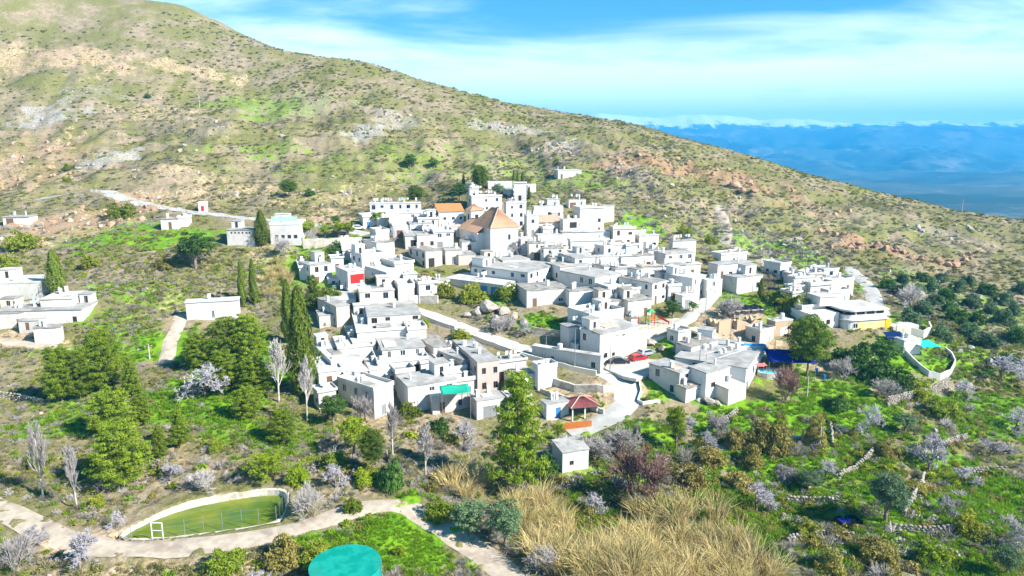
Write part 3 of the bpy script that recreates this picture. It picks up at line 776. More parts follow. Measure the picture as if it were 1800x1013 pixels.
def house(cx_, cy_, lx, rx, H, yaw, label, wall='plaster_white', roof='flat', rm='launa', df=0.75, dl=0.5, door=True, name='house', cat='house', fm=None, dm=None,
          opf=None, opl=None, chim=None, par=None, plinth=None, tilt=None, depth=None, seed=0, extra=True):
    rnd = random.Random(int(cx_ * 7 + cy_ * 131 + seed))
    top = hit(cx_, cy_, H)
    base = Vector((top.x, top.y, top.z - H))
    a = R(yaw); du = (math.cos(a), math.sin(a)); dv = (-math.sin(a), math.cos(a))
    W = min(max(solve_len(top, du, rx), 1.5), 40.0)
    L = depth if depth else min(max(solve_len(top, dv, lx), 2.5), 17.0)
    if depth is None and lx is None: L = 7.0
    # the lowest ground around the footprint: walls go down into it
    zs = [gz(base.x + du[0] * s * W + dv[0] * t * L, base.y + du[1] * s * W + dv[1] * t * L) for s in (0, .5, 1) for t in (0, .5, 1)]
    zb = min(min(zs) - base.z, 0) - 0.6
    if wall == 'plaster_white' and extra:
        wall = rnd.choice(('plaster_white', 'plaster_white', 'plaster_white', 'plaster_chalk', 'plaster_worn'))
    root = empty(name, base, a)
    tag(root, label, cat)
    fm = fm or rnd.choice(FRAMES); dm = dm or rnd.choice(('door_brown', 'door_brown', 'door_grey', 'frame_white'))
    df = min(1.0, df * 1.3 + .12) if df > .05 else df; dl = min(.9, dl * 1.3 + .1) if dl > .05 else dl
    opf = auto_ops(rnd, W, H, 0, df, door) if opf is None else opf
    opl = auto_ops(rnd, L, H, 0, dl, False) if opl is None else opl
    opb = auto_ops(rnd, W, H, 0, 0.3, False) if H > 3.4 else []
    b = MB(); org0 = (0, 0)
    facade(b, (0, 0), (1, 0), (0, -1), W, zb, H, opf)
    facade(b, (0, L), (0, -1), (-1, 0), L, zb, H, [(L - o[1], L - o[0], *o[2:]) for o in opl])
    facade(b, (W, 0), (0, 1), (1, 0), L, zb, H, [])
    facade(b, (W, L), (-1, 0), (0, 1), W, zb, H, opb)
    wo = b.build('wall', M[wall], root)
    fill_ops(root, (0, 0), (1, 0), 0, opf, rnd, fm, dm)
    fill_ops(root, (0, L), (0, -1), -math.pi / 2, [(L - o[1], L - o[0], *o[2:]) for o in opl], rnd, fm, dm)
    fill_ops(root, (W, L), (-1, 0), math.pi, opb, rnd, fm, dm)
    if plinth:
        MB().box(-0.02, W + 0.02, -0.025, L, zb, 0.7).build('plinth', M[plinth], root)
    if roof == 'flat':
        ov = rnd.uniform(0.05, 0.25); tl = rnd.uniform(-0.1, 0.25) if tilt is None else tilt
        old = rm in ('launa_old',)
        ro = link('roof', roof_slab(rnd, -ov, W + ov, -ov, L + ov, H + 0.003, 0.16, rm, 0.09 if old else 0.03, tl), root)
        if tl > 0.0: MB().box(0.03, W - 0.03, L * 0.4, L - 0.03, H - 0.4, H + tl * 0.4).build('gable_fill', M[wall], root)
        pk = par if par is not None else (rnd.random() < 0.55 and not old)
        if pk:
            ph = rnd.choice((0.25, 0.35, 0.55, 0.8)) if pk is True else pk; t = 0.16; z0 = H + 0.1; z1 = H + 0.16 + max(tl, 0) + ph
            x0, x1, y0, y1 = -ov - 0.02, W + ov + 0.02, -ov - 0.02, L + ov + 0.02
            q = MB().box(x0, x1, y0, y0 + t, z0, z1).box(x0, x1, y1 - t, y1, z0, z1).box(x0, x0 + t, y0 + t, y1 - t, z0, z1).box(x1 - t, x1, y0 + t, y1 - t, z0, z1)
            q.build('parapet', M[wall if wall != 'rubble' else 'plaster_white'], root)
        nch = chim if chim is not None else rnd.choice((1, 1, 2, 2, 3))
        for k in range(nch):
            link('chimney', rnd.choice(CHIM), ro, (rnd.uniform(0.6, W - 0.6), rnd.uniform(L * 0.3, L - 0.5), H + 0.2), (0, 0, rnd.uniform(-.2, .2)))
        if extra and W > 5.5 and L > 4.6 and rnd.random() < 0.55:      # stair room on the roof
            rw, rl, rh = rnd.uniform(2.2, min(4.0, W * .5)), rnd.uniform(2.0, min(3.4, L * .55)), rnd.uniform(1.9, 2.5)
            rx_ = rnd.choice((0.2, W - rw - 0.2)); ry_ = L - rl - 0.2; zt = H + .1
            q = MB(); op_ = [(rw * .35, rw * .35 + .8, zt + .15, zt + 1.75, 'hole')]
            facade(q, (0, 0), (1, 0), (0, -1), rw, zt, zt + rh, op_); facade(q, (0, rl), (0, -1), (-1, 0), rl, zt, zt + rh, []); facade(q, (rw, 0), (0, 1), (1, 0), rl, zt, zt + rh, []); facade(q, (rw, rl), (-1, 0), (0, 1), rw, zt, zt + rh, [])
            so_ = q.build('stair_room', M[wall], root, (rx_, ry_, 0)); fill_ops(so_, (0, 0), (1, 0), 0, op_, rnd, fm, dm)
            link('stair_roof', roof_slab(rnd, -.15, rw + .15, -.15, rl + .15, zt + rh + .003, .12, rm, .03, .05, 3, 3), so_)
        if extra and W > 5.0 and rnd.random() < 0.35:                   # lean-to in front
            aw, al, ah = rnd.uniform(1.8, W * .45), rnd.uniform(1.4, 2.4), rnd.uniform(1.9, 2.5); ax_ = rnd.uniform(.1, W - aw - .1)
            if not any(o[0] < ax_ + aw and o[1] > ax_ and o[2] < ah + .3 for o in opf):
                q = MB(); op_ = [(aw * .3, aw * .3 + .8, .1, 1.8, 'door')]
                facade(q, (0, 0), (1, 0), (0, -1), aw, zb - .5, ah, op_); facade(q, (0, al), (0, -1), (-1, 0), al, zb - .5, ah, []); facade(q, (aw, 0), (0, 1), (1, 0), al, zb - .5, ah, [])
                so_ = q.build('lean_to', M[wall], root, (ax_, -al, 0)); fill_ops(so_, (0, 0), (1, 0), 0, op_, rnd, fm, dm)
                link('lean_to_roof', roof_slab(rnd, -.12, aw + .12, -.12, al - .02, ah + .003, .12, rm, .04, .12, 3, 3), so_)
        if extra and rnd.random() < 0.5 and W > 4.5:
            x_ = rnd.uniform(.4, W * .5); y_ = rnd.uniform(.4, L * .4); ww_, ll_ = rnd.uniform(1.4, W * .45), rnd.uniform(1.2, L * .5)
            MB().box(x_, x_ + ww_, y_, y_ + ll_, H + .1, H + .24 + max(tl, 0) * .6).build('roof_patch', M[rnd.choice(('launa', 'launa_old', 'roof_clay_floor', 'concrete'))], root)
        if extra and rnd.random() < 0.3 and W > 5:
            b2 = MB(); 
            for x_ in (.8, W - .8): b2.tube((x_, L * .5, H), (x_, L * .5, H + 2.0), .03, .03, 5)
            b2.tube((.8, L * .5, H + 1.9), (W - .8, L * .5, H + 1.9), .012, .012, 4)
            ro2 = b2.build('washing_line', M['metal_grey'], root)
            for x_ in np.arange(1.2, W - 1.6, .9):
                if rnd.random() < .7: MB().box(x_, x_ + .6, L * .5 - .012, L * .5 + .012, H + 1.9 - rnd.uniform(.6, 1.1), H + 1.88).build('sheet', M[rnd.choice(('frame_white', 'frame_white', 'frame_white', 'plaster_blue', 'plaster_pink'))], ro2)
        if rnd.random() < 0.22: link('water_tank', TANK_W, ro, (rnd.uniform(1, W - 1), rnd.uniform(L * .4, L - .8), H + 0.22))
        if rnd.random() < 0.6: link('antenna', ANT, ro, (rnd.uniform(.5, W - .5), rnd.uniform(L * .4, L - .4), H + 0.1), (0, 0, rnd.uniform(0, 3)))
    elif roof in ('gable', 'shed', 'hip'):
        tile_roof(root, roof, W, L, H, rm, tilt if tilt else 1.6, wall)
    HOUSES.append((root, base, W, L, H, a))
    return root, W, L, H
def tile_rows(b, p0, pu, pv, nu, m=0, rad=0.10):
    """rows of half-round tiles running down a roof plane: p0 lower left, pu along the eave, pv up the slope (corner offsets may clip to a triangle)"""
    pass
def tile_plane(b, quad, step=0.28, amp=0.06):
    """a roof plane (lower left, lower right, upper right, upper left) corrugated across into tile channels"""
    a, c, d, e = [Vector(q) for q in quad]
    n = (c - a).cross(e - a).normalized() if (e - a).length > 1e-3 else (c - a).cross(d - a).normalized()
    k = max(4, int((c - a).length / step)); i0 = len(b.v)
    for s in range(2 * k + 1):
        t = s / (2 * k); h = n * (amp if s % 2 else 0.0)
        b.v.append(tuple(a.lerp(c, t) + h)); b.v.append(tuple(e.lerp(d, t) + h))
    for s in range(2 * k):
        q = i0 + 2 * s; b.f.append((q, q + 2, q + 3, q + 1)); b.mi.append(0)
def tile_roof(root, kind, W, L, H, rm, rise, wall, ov=0.3):
    x0, x1, y0, y1 = -ov, W + ov, -ov, L + ov; b = MB(); z = H + 0.06
    if kind == 'gable':       # ridge along x
        ym = (y0 + y1) / 2
        tile_plane(b, [(x0, y0, z), (x1, y0, z), (x1, ym, z + rise), (x0, ym, z + rise)])
        tile_plane(b, [(x1, y1, z), (x0, y1, z), (x0, ym, z + rise), (x1, ym, z + rise)])
        rd = [((x0, ym, z + rise), (x1, ym, z + rise))]
        g = MB()
        for xx, dr in ((0.0, 1), (W, -1)):
            pts = [(xx, 0, H - .02), (xx, L, H - .02), (xx, L / 2, H + rise - 0.15)]
            g.face(pts if dr < 0 else pts[::-1])
        g.build('gable_wall', M[wall], root)
    elif kind == 'shed':
        tile_plane(b, [(x0, y0, z), (x1, y0, z), (x1, y1, z + rise), (x0, y1, z + rise)])
        rd = []
        g = MB()
        for xx, dr in ((0.0, 1), (W, -1)):
            pts = [(xx, 0, H - .02), (xx, L, H - .02), (xx, L, H + rise - 0.1)]
            g.face(pts if dr < 0 else pts[::-1])
        g.face([(W, L, H - .02), (0, L, H - .02), (0, L, H + rise - .1), (W, L, H + rise - .1)])
        g.build('gable_wall', M[wall], root)
    else:
        s = min(W, L) / 2 + ov; xa, xb = x0 + s, x1 - s; ya, yb = y0 + s, y1 - s
        A = (xa, (y0 + y1) / 2 if L <= W else ya, z + rise); B = (xb, (y0 + y1) / 2 if L <= W else yb, z + rise)
        if L > W: A = ((x0 + x1) / 2, ya, z + rise); B = ((x0 + x1) / 2, yb, z + rise)
        c00, c10, c11, c01 = (x0, y0, z), (x1, y0, z), (x1, y1, z), (x0, y1, z)
        if W >= L:
            tile_plane(b, [c00, c10, B, A]); tile_plane(b, [c11, c01, A, B]); tile_plane(b, [c10, c11, B, B]); tile_plane(b, [c01, c00, A, A])
            rd = [(A, B), (c00, A), (c10, B), (c11, B), (c01, A)]
        else:
            tile_plane(b, [c00, c10, A, A]); tile_plane(b, [c10, c11, B, A]); tile_plane(b, [c11, c01, B, B]); tile_plane(b, [c01, c00, A, B])
            rd = [(A, B), (c00, A), (c10, A), (c11, B), (c01, B)]
    ro = b.build('roof', M[rm], root)
    MB().box(x0 + .05, x1 - .05, y0 + .05, y1 - .05, H + 0.003, H + 0.055).build('eaves', M['plaster_cream'], root)
    for p_, q_ in rd:
        if (Vector(p_) - Vector(q_)).length > 0.2:
            MB().tube(p_, q_, 0.13, 0.13, 6).build('ridge', M['tiles_old' if rm != 'tiles_orange' else rm], ro)
    return ro
# ------------------------------------------------------------------ the church
def church():
    H = 8.2; top = hit(863, 402, H); base = Vector((top.x, top.y, top.z - H)); a = R(27)
    du = (math.cos(a), math.sin(a)); dv = (-math.sin(a), math.cos(a))
    W = solve_len(top, du, 911); L = max(8.0, solve_len(top, dv, 831))
    root = empty('church', base, a)
    tag(root, 'village church with terracotta pyramid roof and tall plain walls, grey on its shaded side', 'church')
    b = MB(); opl = [(L * .45, L * .45 + .7, 4.6, 6.4, 'win')]; opf = [(W * .62, W * .62 + .8, 4.8, 6.3, 'win')]
    facade(b, (0, 0), (1, 0), (0, -1), W, -3, H, opf)
    lo = [(L - o[1], L - o[0], *o[2:]) for o in opl]
    facade(b, (0, L), (0, -1), (-1, 0), L, -3, H, lo)
    facade(b, (W, 0), (0, 1), (1, 0), L, -3, H, []); facade(b, (W, L), (-1, 0), (0, 1), W, -3, H, [])
    b.build('wall', M['plaster_white'], root)
    rnd = random.Random(3)
    fill_ops(root, (0, 0), (1, 0), 0, opf, rnd, 'frame_brown', 'door_brown'); fill_ops(root, (0, L), (0, -1), -math.pi / 2, lo, rnd, 'frame_brown', 'door_brown')
    tile_roof(root, 'hip', W, L, H, 'tiles_church', 5.0, 'plaster_white', 0.35)
    MB().box(-.12, W + .12, -.12, L + .12, H - .35, H - .02).build('cornice', M['plaster_cream'], root)
    MB().box(-.22, .25, -.25, .25, -3, H - .36).build('corner_pilaster', M['plaster_white'], root)
    # lower nave behind on the left
    n = empty('nave', (0, 0, 0)); n.parent = root
    nl = max(9.0, solve_len(top + Vector((dv[0] * L, dv[1] * L, 0)), dv, 797)); nw = 7.5
    Hn = 6.6
    bb = MB(); ops = [(nl * .35, nl * .35 + .8, 3.4, 4.8, 'win'), (nl * .7, nl * .7 + .8, 3.4, 4.8, 'win')]
    facade(bb, (0, nl), (0, -1), (-1, 0), nl, -3, Hn, ops); facade(bb, (nw, 0), (0, 1), (1, 0), nl, -3, Hn, []); facade(bb, (nw, nl), (-1, 0), (0, 1), nw, -3, Hn, []); facade(bb, (0, 0), (1, 0), (0, -1), nw, -3, Hn, [])
    n.location = (-2.2, L * 0.35, 0)
    nm = bb.build('nave_wall', M['plaster_white'], root); nm.location = n.location
    bpy.data.objects.remove(n)
    r2 = MB(); x0, x1, y0, y1, z = -.3, nw + .3, -.3, nl + .3, Hn + .05; xm = (x0 + x1) / 2; rz = 3.0
    tile_plane(r2, [(x0, y1, z), (x0, y0, z), (xm, y0, z + rz), (xm, y1 - 3, z + rz)]); tile_plane(r2, [(x1, y0, z), (x1, y1, z), (xm, y1 - 3, z + rz), (xm, y0, z + rz)])
    tile_plane(r2, [(x1, y1, z), (x0, y1, z), (xm, y1 - 3, z + rz), (xm, y1 - 3, z + rz)])
    ro = r2.build('nave_roof', M['tiles_church'], root); ro.location = nm.location
    MB().tube((xm, y0, z + rz), (xm, y1 - 3, z + rz), .13, .13, 6).build('ridge', M['tiles_old'], ro)
    # bell tower at the far end
    tw = 3.8; Ht = 11.6; tx, ty = 2.0, L * .35 + nl - 1.0
    t = MB(); op = [(1.3, 2.4, 8.4, 10.4, 'hole')]
    facade(t, (0, 0), (1, 0), (0, -1), tw, -3, Ht, op); facade(t, (0, tw), (0, -1), (-1, 0), tw, -3, Ht, op); facade(t, (tw, 0), (0, 1), (1, 0), tw, -3, Ht, op); facade(t, (tw, tw), (-1, 0), (0, 1), tw, -3, Ht, op)
    to = t.build('bell_tower', M['plaster_white'], root, (tx, ty, 0))
    for o_, u_, rz_ in (((0, 0), (1, 0), 0), ((0, tw), (0, -1), -math.pi / 2)): fill_ops(to, o_, u_, rz_, op, rnd, 'frame_brown', 'door_brown')
    r3 = MB(); c = tw / 2; A = (c, c, Ht + 1.9); e = .35
    q = [(-e, -e, Ht), (tw + e, -e, Ht), (tw + e, tw + e, Ht), (-e, tw + e, Ht)]
    for k in range(4): tile_plane(r3, [q[k], q[(k + 1) % 4], A, A])
    r3.build('tower_roof', M['tiles_church'], to)
    HOUSES.append((root, base, W, L + nl, H, a))
church()

PW, PC, PG, PK, PO, RB = 'plaster_white', 'plaster_cream', 'plaster_grey', 'plaster_pink', 'plaster_ochre', 'rubble_pale'
H_ = house
# ---- back rows, left of the church
H_(650,359,645,740,4.6,8,'long white flat-roofed block along the back of the village, left of the orange-roofed house',PW,df=.35,chim=3,par=.3)
H_(684,376,680,764,5.2,9,'plain white two-storey block just below the long white block at the back',PW,rm='roof_pale',df=.25,par=.5)
H_(638,382,631,676,3.6,22,'low white house with blue doors beside the small palm at the back left',PW,rm='launa',df=.8,dm='door_blue',fm='frame_blue')
H_(664,385,660,682,3.2,20,'tiny white annex between the palm and the plain white block',PW,rm='roof_pale',df=.3)
H_(771,373,760,815,5.6,16,'white house with bright orange tiled roof and three small square windows',PW,'gable','tiles_orange',tilt=1.9,opf=[(1.4,2.3,3.2,4.0,'win'),(4.0,4.9,3.2,4.0,'win'),(6.4,7.2,3.2,4.0,'win')],fm='frame_brown')
H_(735,386,732,770,4.4,12,'white low house tucked against the orange-roofed house',PW,rm='roof_pale',df=.3)
H_(829,347,821,882,5.2,22,'pale house with broad grey flat roof behind the church tower',PW,rm='launa',df=.5)
H_(890,358,886,925,8.0,16,'tall white house right behind the church roof',PW,rm='roof_pale',df=.5,par=.4)
H_(926,380,922,947,6.5,18,'narrow white house stepping down right of the tall house behind the church',PW,rm='roof_pale',df=.5)
H_(939,364,935,990,4.2,12,'long low white house above the old tiled roof at the back',PW,rm='roof_pale',df=.7)
H_(962,351,958,984,2.8,14,'highest small white house at the back right of the church',PW,rm='roof_pale',df=.6)
H_(946,392,941,984,3.4,14,'white house with faded brown tiled lean-to roof',PW,'shed','tiles_old',tilt=2.0,df=.5)
H_(1020,367,1008,1062,8.2,20,'big bare white block at the right end of the back row',PW,rm='roof_pale',df=.12,dl=.2,chim=1,par=.4)
H_(1062,362,1058,1080,5.5,20,'white cube joined to the right of the big bare white block',PW,rm='roof_pale',df=.0,chim=0)
H_(990,388,984,1019,5.0,20,'white house with dark garage opening left of the big bare block',PW,rm='roof_pale',opf=[(2.2,4.6,2.6,4.4,'hole')])
H_(1000,352,996,1030,3.0,16,'small white cottage just above the big bare white block',PW,rm='launa',df=.5)
H_(989,409,986,1073,4.2,12,'long blank white wall-like house below the big bare block',PW,rm='roof_pale',df=.15,chim=1)
H_(1078,404,1073,1117,5.4,14,'cream house with little square windows and an ochre balcony corner',PC,rm='launa',df=.9,fm='frame_brown')
H_(1100,409,1098,1135,4.0,14,'white house close behind the cream house with ochre balcony',PW,rm='roof_pale',df=.4)
H_(1124,415,1120,1158,4.0,16,'white house with slatted front at the upper right edge of the village',PW,rm='roof_pale',df=.9)
# ---- below the church
H_(956,438,950,992,4.6,12,'white house with three dark windows under a brown roof edge right of the church',PW,rm='launa_old',df=.95,fm='frame_brown')
H_(930,428,926,958,4.5,14,'shaded house with a gallery between the church and the brown-edged house',PC,rm='launa_old',df=.6)
H_(1003,425,999,1070,4.2,12,'long white house in the middle row right of the church',PW,rm='roof_pale',df=.5)
H_(1073,432,1069,1100,4.2,15,'small cream-fronted house with one tall door below the cream balcony house',PW,rm='roof_pale',df=.8)
H_(1101,433,1090,1121,4.2,25,'blank white cube at the right end of the middle row',PW,rm='launa',df=.1)
H_(1011,455,984,1046,4.6,30,'house with grey sloping roof, brown shaded side and white front',PW,rm='launa',df=.2,dl=.1,tilt=.5,chim=0,par=0)
H_(1049,452,1046,1110,4.0,14,'white house with a dark square window beside the grey sloping roof',PW,rm='roof_pale',df=.4)
H_(1062,469,1037,1072,3.2,28,'small house with a sky-blue roof terrace wall',PW,rm='launa',df=.3)
H_(1092,452,1085,1150,4.0,18,'white house with antennae near the middle right of the village',PW,rm='launa_old',df=.4)
H_(1128,470,1118,1205,4.0,16,'wide house with stained grey roofs in the middle right',PW,rm='launa_old',df=.3,par=0)
H_(1183,425,1177,1224,4.4,16,'topmost white house at the right slope, with grey roof edge',PW,rm='launa',df=.15,par=0)
H_(1170,448,1149,1222,4.6,24,'white house with a row of tall narrow windows on the right slope',PW,rm='launa',df=.95,dl=.1,par=0)
H_(1046,489,983,1091,5.2,42,'white house with pale bluish side and three small square windows',PW,rm='launa',opf=[(1.4,1.9,3.4,4.0,'win'),(3.4,3.9,3.4,4.0,'win'),(5.3,5.8,3.4,4.0,'win')],dl=.1,par=0)
H_(928,480,806,982,4.6,58,'long row house with ochre tiled roof edge above blue doors',PW,rm='launa',dl=.5,df=.6,par=0,fm='frame_blue')
H_(985,470,960,1040,4.0,25,'low white house between the ochre-edged row and the grey sloping roof',PW,rm='launa',df=.4)
H_(884,502,782,925,3.0,60,'low porch wing with bright blue doors under the ochre-edged row house',PW,rm='roof_pale',opl=[(1.2,3.4,.1,2.4,'door_blue'),(4.4,6.4,.1,2.4,'door_blue'),(8,9,.3,2.3,'door_blue')],df=.3,par=0)
H_(768,495,757,791,2.8,32,'tiny white hut with a blue barrel left of the blue doors',PW,rm='launa',df=.5)
H_(926,512,906,1000,4.0,18,'long old house of grey stained stone with flat clay roof, in the centre',PG,rm='launa_old',df=.25,dl=.0,par=0,chim=1)
H_(1001,513,990,1046,3.8,16,'low white house continuing the old grey stone house to the right',PW,rm='launa_old',df=.2,par=0)
H_(1147,499,1088,1172,5.2,42,'two-storey white house with brown roof edge and shuttered windows',PW,rm='launa_old',df=.9,dl=.5,fm='frame_brown',par=0)
H_(1069,505,1046,1092,5.6,30,'tall white house front right of the three small square windows',PW,rm='roof_pale',df=.7)
H_(1104,530,1082,1145,4.0,22,'white cottage with ragged clay roof above the playground',PW,rm='launa_old',df=.4,par=0)
H_(1060,532,1040,1100,3.6,24,'low old house with brown stained roof above the big central house',PC,rm='launa_old',df=.3,par=0)
H_(1217,490,1168,1241,5.6,44,'pale house with bluish side wall right of the shuttered house',PW,rm='roof_pale',dl=.2,df=.7)
H_(1243,494,1236,1270,4.4,20,'plain white house at the right end of the shuttered row',PW,rm='roof_pale',df=.2)
H_(1200,521,1190,1228,3.4,30,'white garage with arched grey door beside the street trees',PW,rm='roof_pale',opf=[(.8,2.6,.05,2.4,'door_grey')],dl=0)
# ---- right slope
H_(1268,449,1251,1313,3.4,24,'upper tier of the stepped white house on the right slope',PW,rm='launa',df=.5)
H_(1262,466,1245,1321,4.0,24,'long white house with many little windows on the right slope',PW,rm='launa',df=.95,dl=.2,par=0)
H_(1296,489,1270,1341,4.2,28,'white house with dark roof edge and blue-shaded end, near the lone small cypress',PW,rm='launa',df=.4,dl=.3,par=0,fm='frame_brown')
H_(1372,466,1343,1390,3.6,30,'white L-shaped house front above the mossy hedge on the right',PW,rm='launa',df=.3)
H_(1393,505,1384,1422,3.4,20,'small white house with a dark doorway right of the mossy hedge',PW,rm='roof_pale',df=.7)
H_(1425,503,1418,1462,3.6,18,'white house with round-cornered terrace among the right-hand cluster',PW,rm='roof_pale',df=.7)
H_(1455,493,1448,1488,4.0,18,'upper white cube of the right-hand cluster',PW,rm='roof_pale',df=.6)
H_(1398,490,1390,1430,3.6,20,'white cube at the back of the right-hand cluster',PW,rm='roof_pale',df=.3)
H_(1456,517,1450,1494,3.0,16,'lowest white terrace house of the right-hand cluster',PW,rm='roof_pale',df=.6)
H_(1363,566,1348,1394,3.4,20,'small ochre cottage with a pale roof left of the lone round pine',PO,rm='roof_pale',df=.6,dl=.2,par=0)
# ---- left cluster
H_(545,468,526,583,4.8,38,'white house with a bare side at the left village edge, below the cane',PW,rm='launa',df=.25,dl=.7,par=0)
H_(526,471,522,545,3.2,20,'little white lean-to house at the far left edge of the village',PW,rm='roof_pale',df=.8)
H_(611,478,590,640,5.0,36,'white house with a bright red garage door',PW,rm='roof_pale',opf=[(.6,4.2,1.9,4.2,'door_red')],dl=.2,par=0)
H_(636,452,617,678,5.0,36,'white house with twin windows behind the red garage door',PW,rm='roof_pale',opf=[(2.2,2.6,2.6,3.5,'win'),(2.8,3.2,2.6,3.5,'win')],dl=.1)
H_(662,428,637,693,4.2,34,'topmost white cube of the left cluster with a window on its shaded side',PW,rm='launa',df=.15,dl=.5,par=0)
H_(600,433,596,636,3.0,16,'small blank white house left of the topmost cube',PW,rm='roof_pale',df=.0,door=False)
H_(680,480,641,708,5.4,40,'tall house with a big blue-grey shaded wall in the left cluster',PW,rm='roof_pale',dl=.15,df=.1,par=0)
H_(694,465,666,727,4.4,34,'white house with grey terrace wall behind the tall blue-grey wall',PW,rm='launa',df=.1,dl=.1)
H_(709,483,706,733,3.6,20,'white terrace house with a pale green awning window',PW,rm='roof_pale',df=.6)
H_(748,443,718,777,4.4,34,'old dark house with rubble roof and open porch left of the church',PG,rm='launa_old',opf=[(.8,2.6,.1,2.6,'hole')],df=.3,par=0,chim=1)
H_(783,441,777,812,3.8,14,'small house with a red-brown door under the church walls',PC,rm='launa',df=.7,fm='frame_brown')
H_(712,415,684,748,3.8,12,'low dark-fronted building with a wide porch above the left cluster',PG,rm='launa',opf=[(1.5,6.2,.3,2.6,'hole')],par=0)
H_(661,410,650,684,4.2,28,'white house with one blue-shaded end below the plain white block',PW,rm='roof_pale',df=.2)
H_(733,414,726,768,4.0,14,'white house with brown doorway between the porch building and the church',PW,rm='launa',df=.6)
H_(762,409,756,797,4.4,14,'white house right against the shaded church nave',PW,rm='roof_pale',df=.4)
H_(632,514,628,693,4.6,16,'pinkish house with two windows and a rounded white corner below the red garage',PC,rm='roof_pale',df=.6)
H_(700,508,694,728,3.6,16,'white terrace with railings right of the pinkish house',PW,rm='roof_pale',df=.3)
H_(578,529,574,625,3.0,16,'low flat house with pale roof left of the pinkish house',PW,rm='roof_pale',df=.2)
H_(591,540,558,614,4.6,38,'olive-beige bare plaster block by the tall cypresses',PC,rm='launa',df=.1,dl=.3,par=0)
H_(561,556,556,587,2.8,22,'small beige shed stuck to the olive-beige block',PC,rm='launa',df=.2)
H_(646,557,640,739,4.4,14,'wide white house with grey roof and a single brown door above the long terrace house',PW,rm='launa',df=.25,fm='frame_brown',dm='door_brown')
H_(628,585,607,715,3.8,16,'long white terrace house with a line of little windows',PW,rm='roof_pale',df=.9)
H_(717,581,711,749,3.6,18,'white wing with a red-brown gate at the right of the long terrace house',PW,rm='roof_pale',df=.2,dm='door_brown')
H_(672,616,659,746,4.4,18,'white house with dark square window under a flat grey roof, centre left',PW,rm='launa',df=.4,par=0)
H_(762,612,733,793,3.4,28,'low house with mossy grey roof below the village street',PG,rm='launa_old',df=.2,dl=.3,par=0,chim=0)
H_(664,640,650,752,3.6,18,'broad white lower storey with a dark terrace opening, centre left',PW,rm='roof_pale',opf=[(6.2,8.6,1.0,2.8,'hole')],par=.6)
H_(594,614,586,655,3.0,20,'white house with pale yellowish roof terraces, left front',PW,rm='roof_pale',df=.4)
H_(582,636,550,634,3.6,30,'white house stepped with small terraces at the left front edge',PW,rm='roof_pale',df=.5,dl=.4)
H_(560,656,548,600,3.0,24,'lowest white terrace wall house at the left front edge',PW,rm='roof_pale',df=.4)
H_(650,652,640,692,3.4,20,'small white house with brown door in the left front terraces',PW,rm='roof_pale',df=.6)
H_(657,689,594,691,5.0,52,'two-storey white house with blue-shaded long side and tall shutters, front left',PW,rm='roof_pale',dl=.8,df=.5,par=.5,fm='frame_white')
H_(696,658,664,728,3.6,26,'low white house with grey roof terrace left of the big grey roof',PW,rm='launa',df=.3)
H_(717,681,697,802,5.0,28,'white house with the big plain grey roof in the front row',PW,rm='launa',df=.2,dl=.1,tilt=.3,par=0,chim=1)
H_(812,633,757,842,4.4,40,'white house with stained grey roof joined left of the pink-fronted house',PW,rm='launa',df=.1,dl=.1,par=0)
H_(839,638,795,877,6.4,22,'tall pink-fronted house with two rows of windows beside the big pine',PK,rm='launa',opf=[(.9,1.7,4.0,5.2,'win'),(3.2,4.0,4.0,5.2,'win'),(.9,1.8,1.0,2.3,'win'),(3.2,4.1,1.0,2.3,'win')],dl=.1,fm='frame_brown')
H_(780,655,770,820,3.6,24,'small house with terrace full of furniture between the grey roofs',PW,rm='roof_clay_floor',df=.3,par=.7)
H_(868,640,860,925,4.0,24,'white house behind the big pine with grey flat roof',PW,rm='launa',df=.3)
H_(838,706,826,887,3.6,22,'garage with pale roof at the foot of the pink-fronted house',PW,rm='launa',opf=[(1.2,3.8,.1,2.4,'door_grey')],par=0)
H_(760,700,742,826,3.2,22,'low white terrace house under the green awning',PW,rm='roof_pale',df=.4,par=0)
H_(946,650,940,979,4.2,24,'plain white house between the big pine and the paved slope',PW,rm='roof_pale',df=.1,dm='door_brown')
# ---- big central house and its wall
H_(1036,561,998,1096,5.6,34,'upper white tier of the big central house, bluish side wall',PW,rm='roof_pale',df=.0,dl=.0,door=False)
H_(1000,577,985,1040,5.2,30,'left wing of the big central house with grey felt roof',PW,rm='launa',df=.0,dl=.1,door=False,par=0,chim=0)
H_(1055,589,1020,1122,6.2,38,'main block of the big central house with long grey sloping roof',PW,rm='launa',df=.1,dl=.15,door=False,par=0,tilt=.6,chim=0)
H_(1056,627,935,1060,3.6,62,'long low white street front of the big central house on a grey base',PW,rm='roof_pale',dl=.35,df=0,door=False,par=0,chim=0,plinth='concrete')
# ---- lower right group
H_(1312,648,1187,1344,5.0,60,'long grey-shaded house with flat roof above the parking place',PW,rm='launa',dl=.1,df=.6,par=0)
H_(1195,657,1141,1223,4.6,40,'front-left cube of the lower right group, with a shaded blue-grey side',PW,rm='launa',dl=.1,df=.4,par=0)
H_(1242,657,1212,1283,5.4,34,'front-right cube of the lower right group with a small orange shutter',PW,rm='launa',opf=[(1.4,2.6,2.4,3.4,'win'),(3.5,4.1,1.9,3.0,'door_brown')],dl=.05,par=0)
H_(1281,686,1255,1312,3.0,34,'low cream shed with pale roof below the orange shutter',PC,rm='roof_pale',df=.0,dl=0,door=False,par=0)
H_(1206,684,1194,1238,2.8,34,'low pale lean-to below the front-left cube',PC,rm='launa_old',df=.3,dl=0,par=0)
H_(1215,612,1188,1262,3.4,38,'dark-roofed shed at the corner of the parking place',PG,rm='launa_old',df=.0,dl=.3,door=False,par=0)
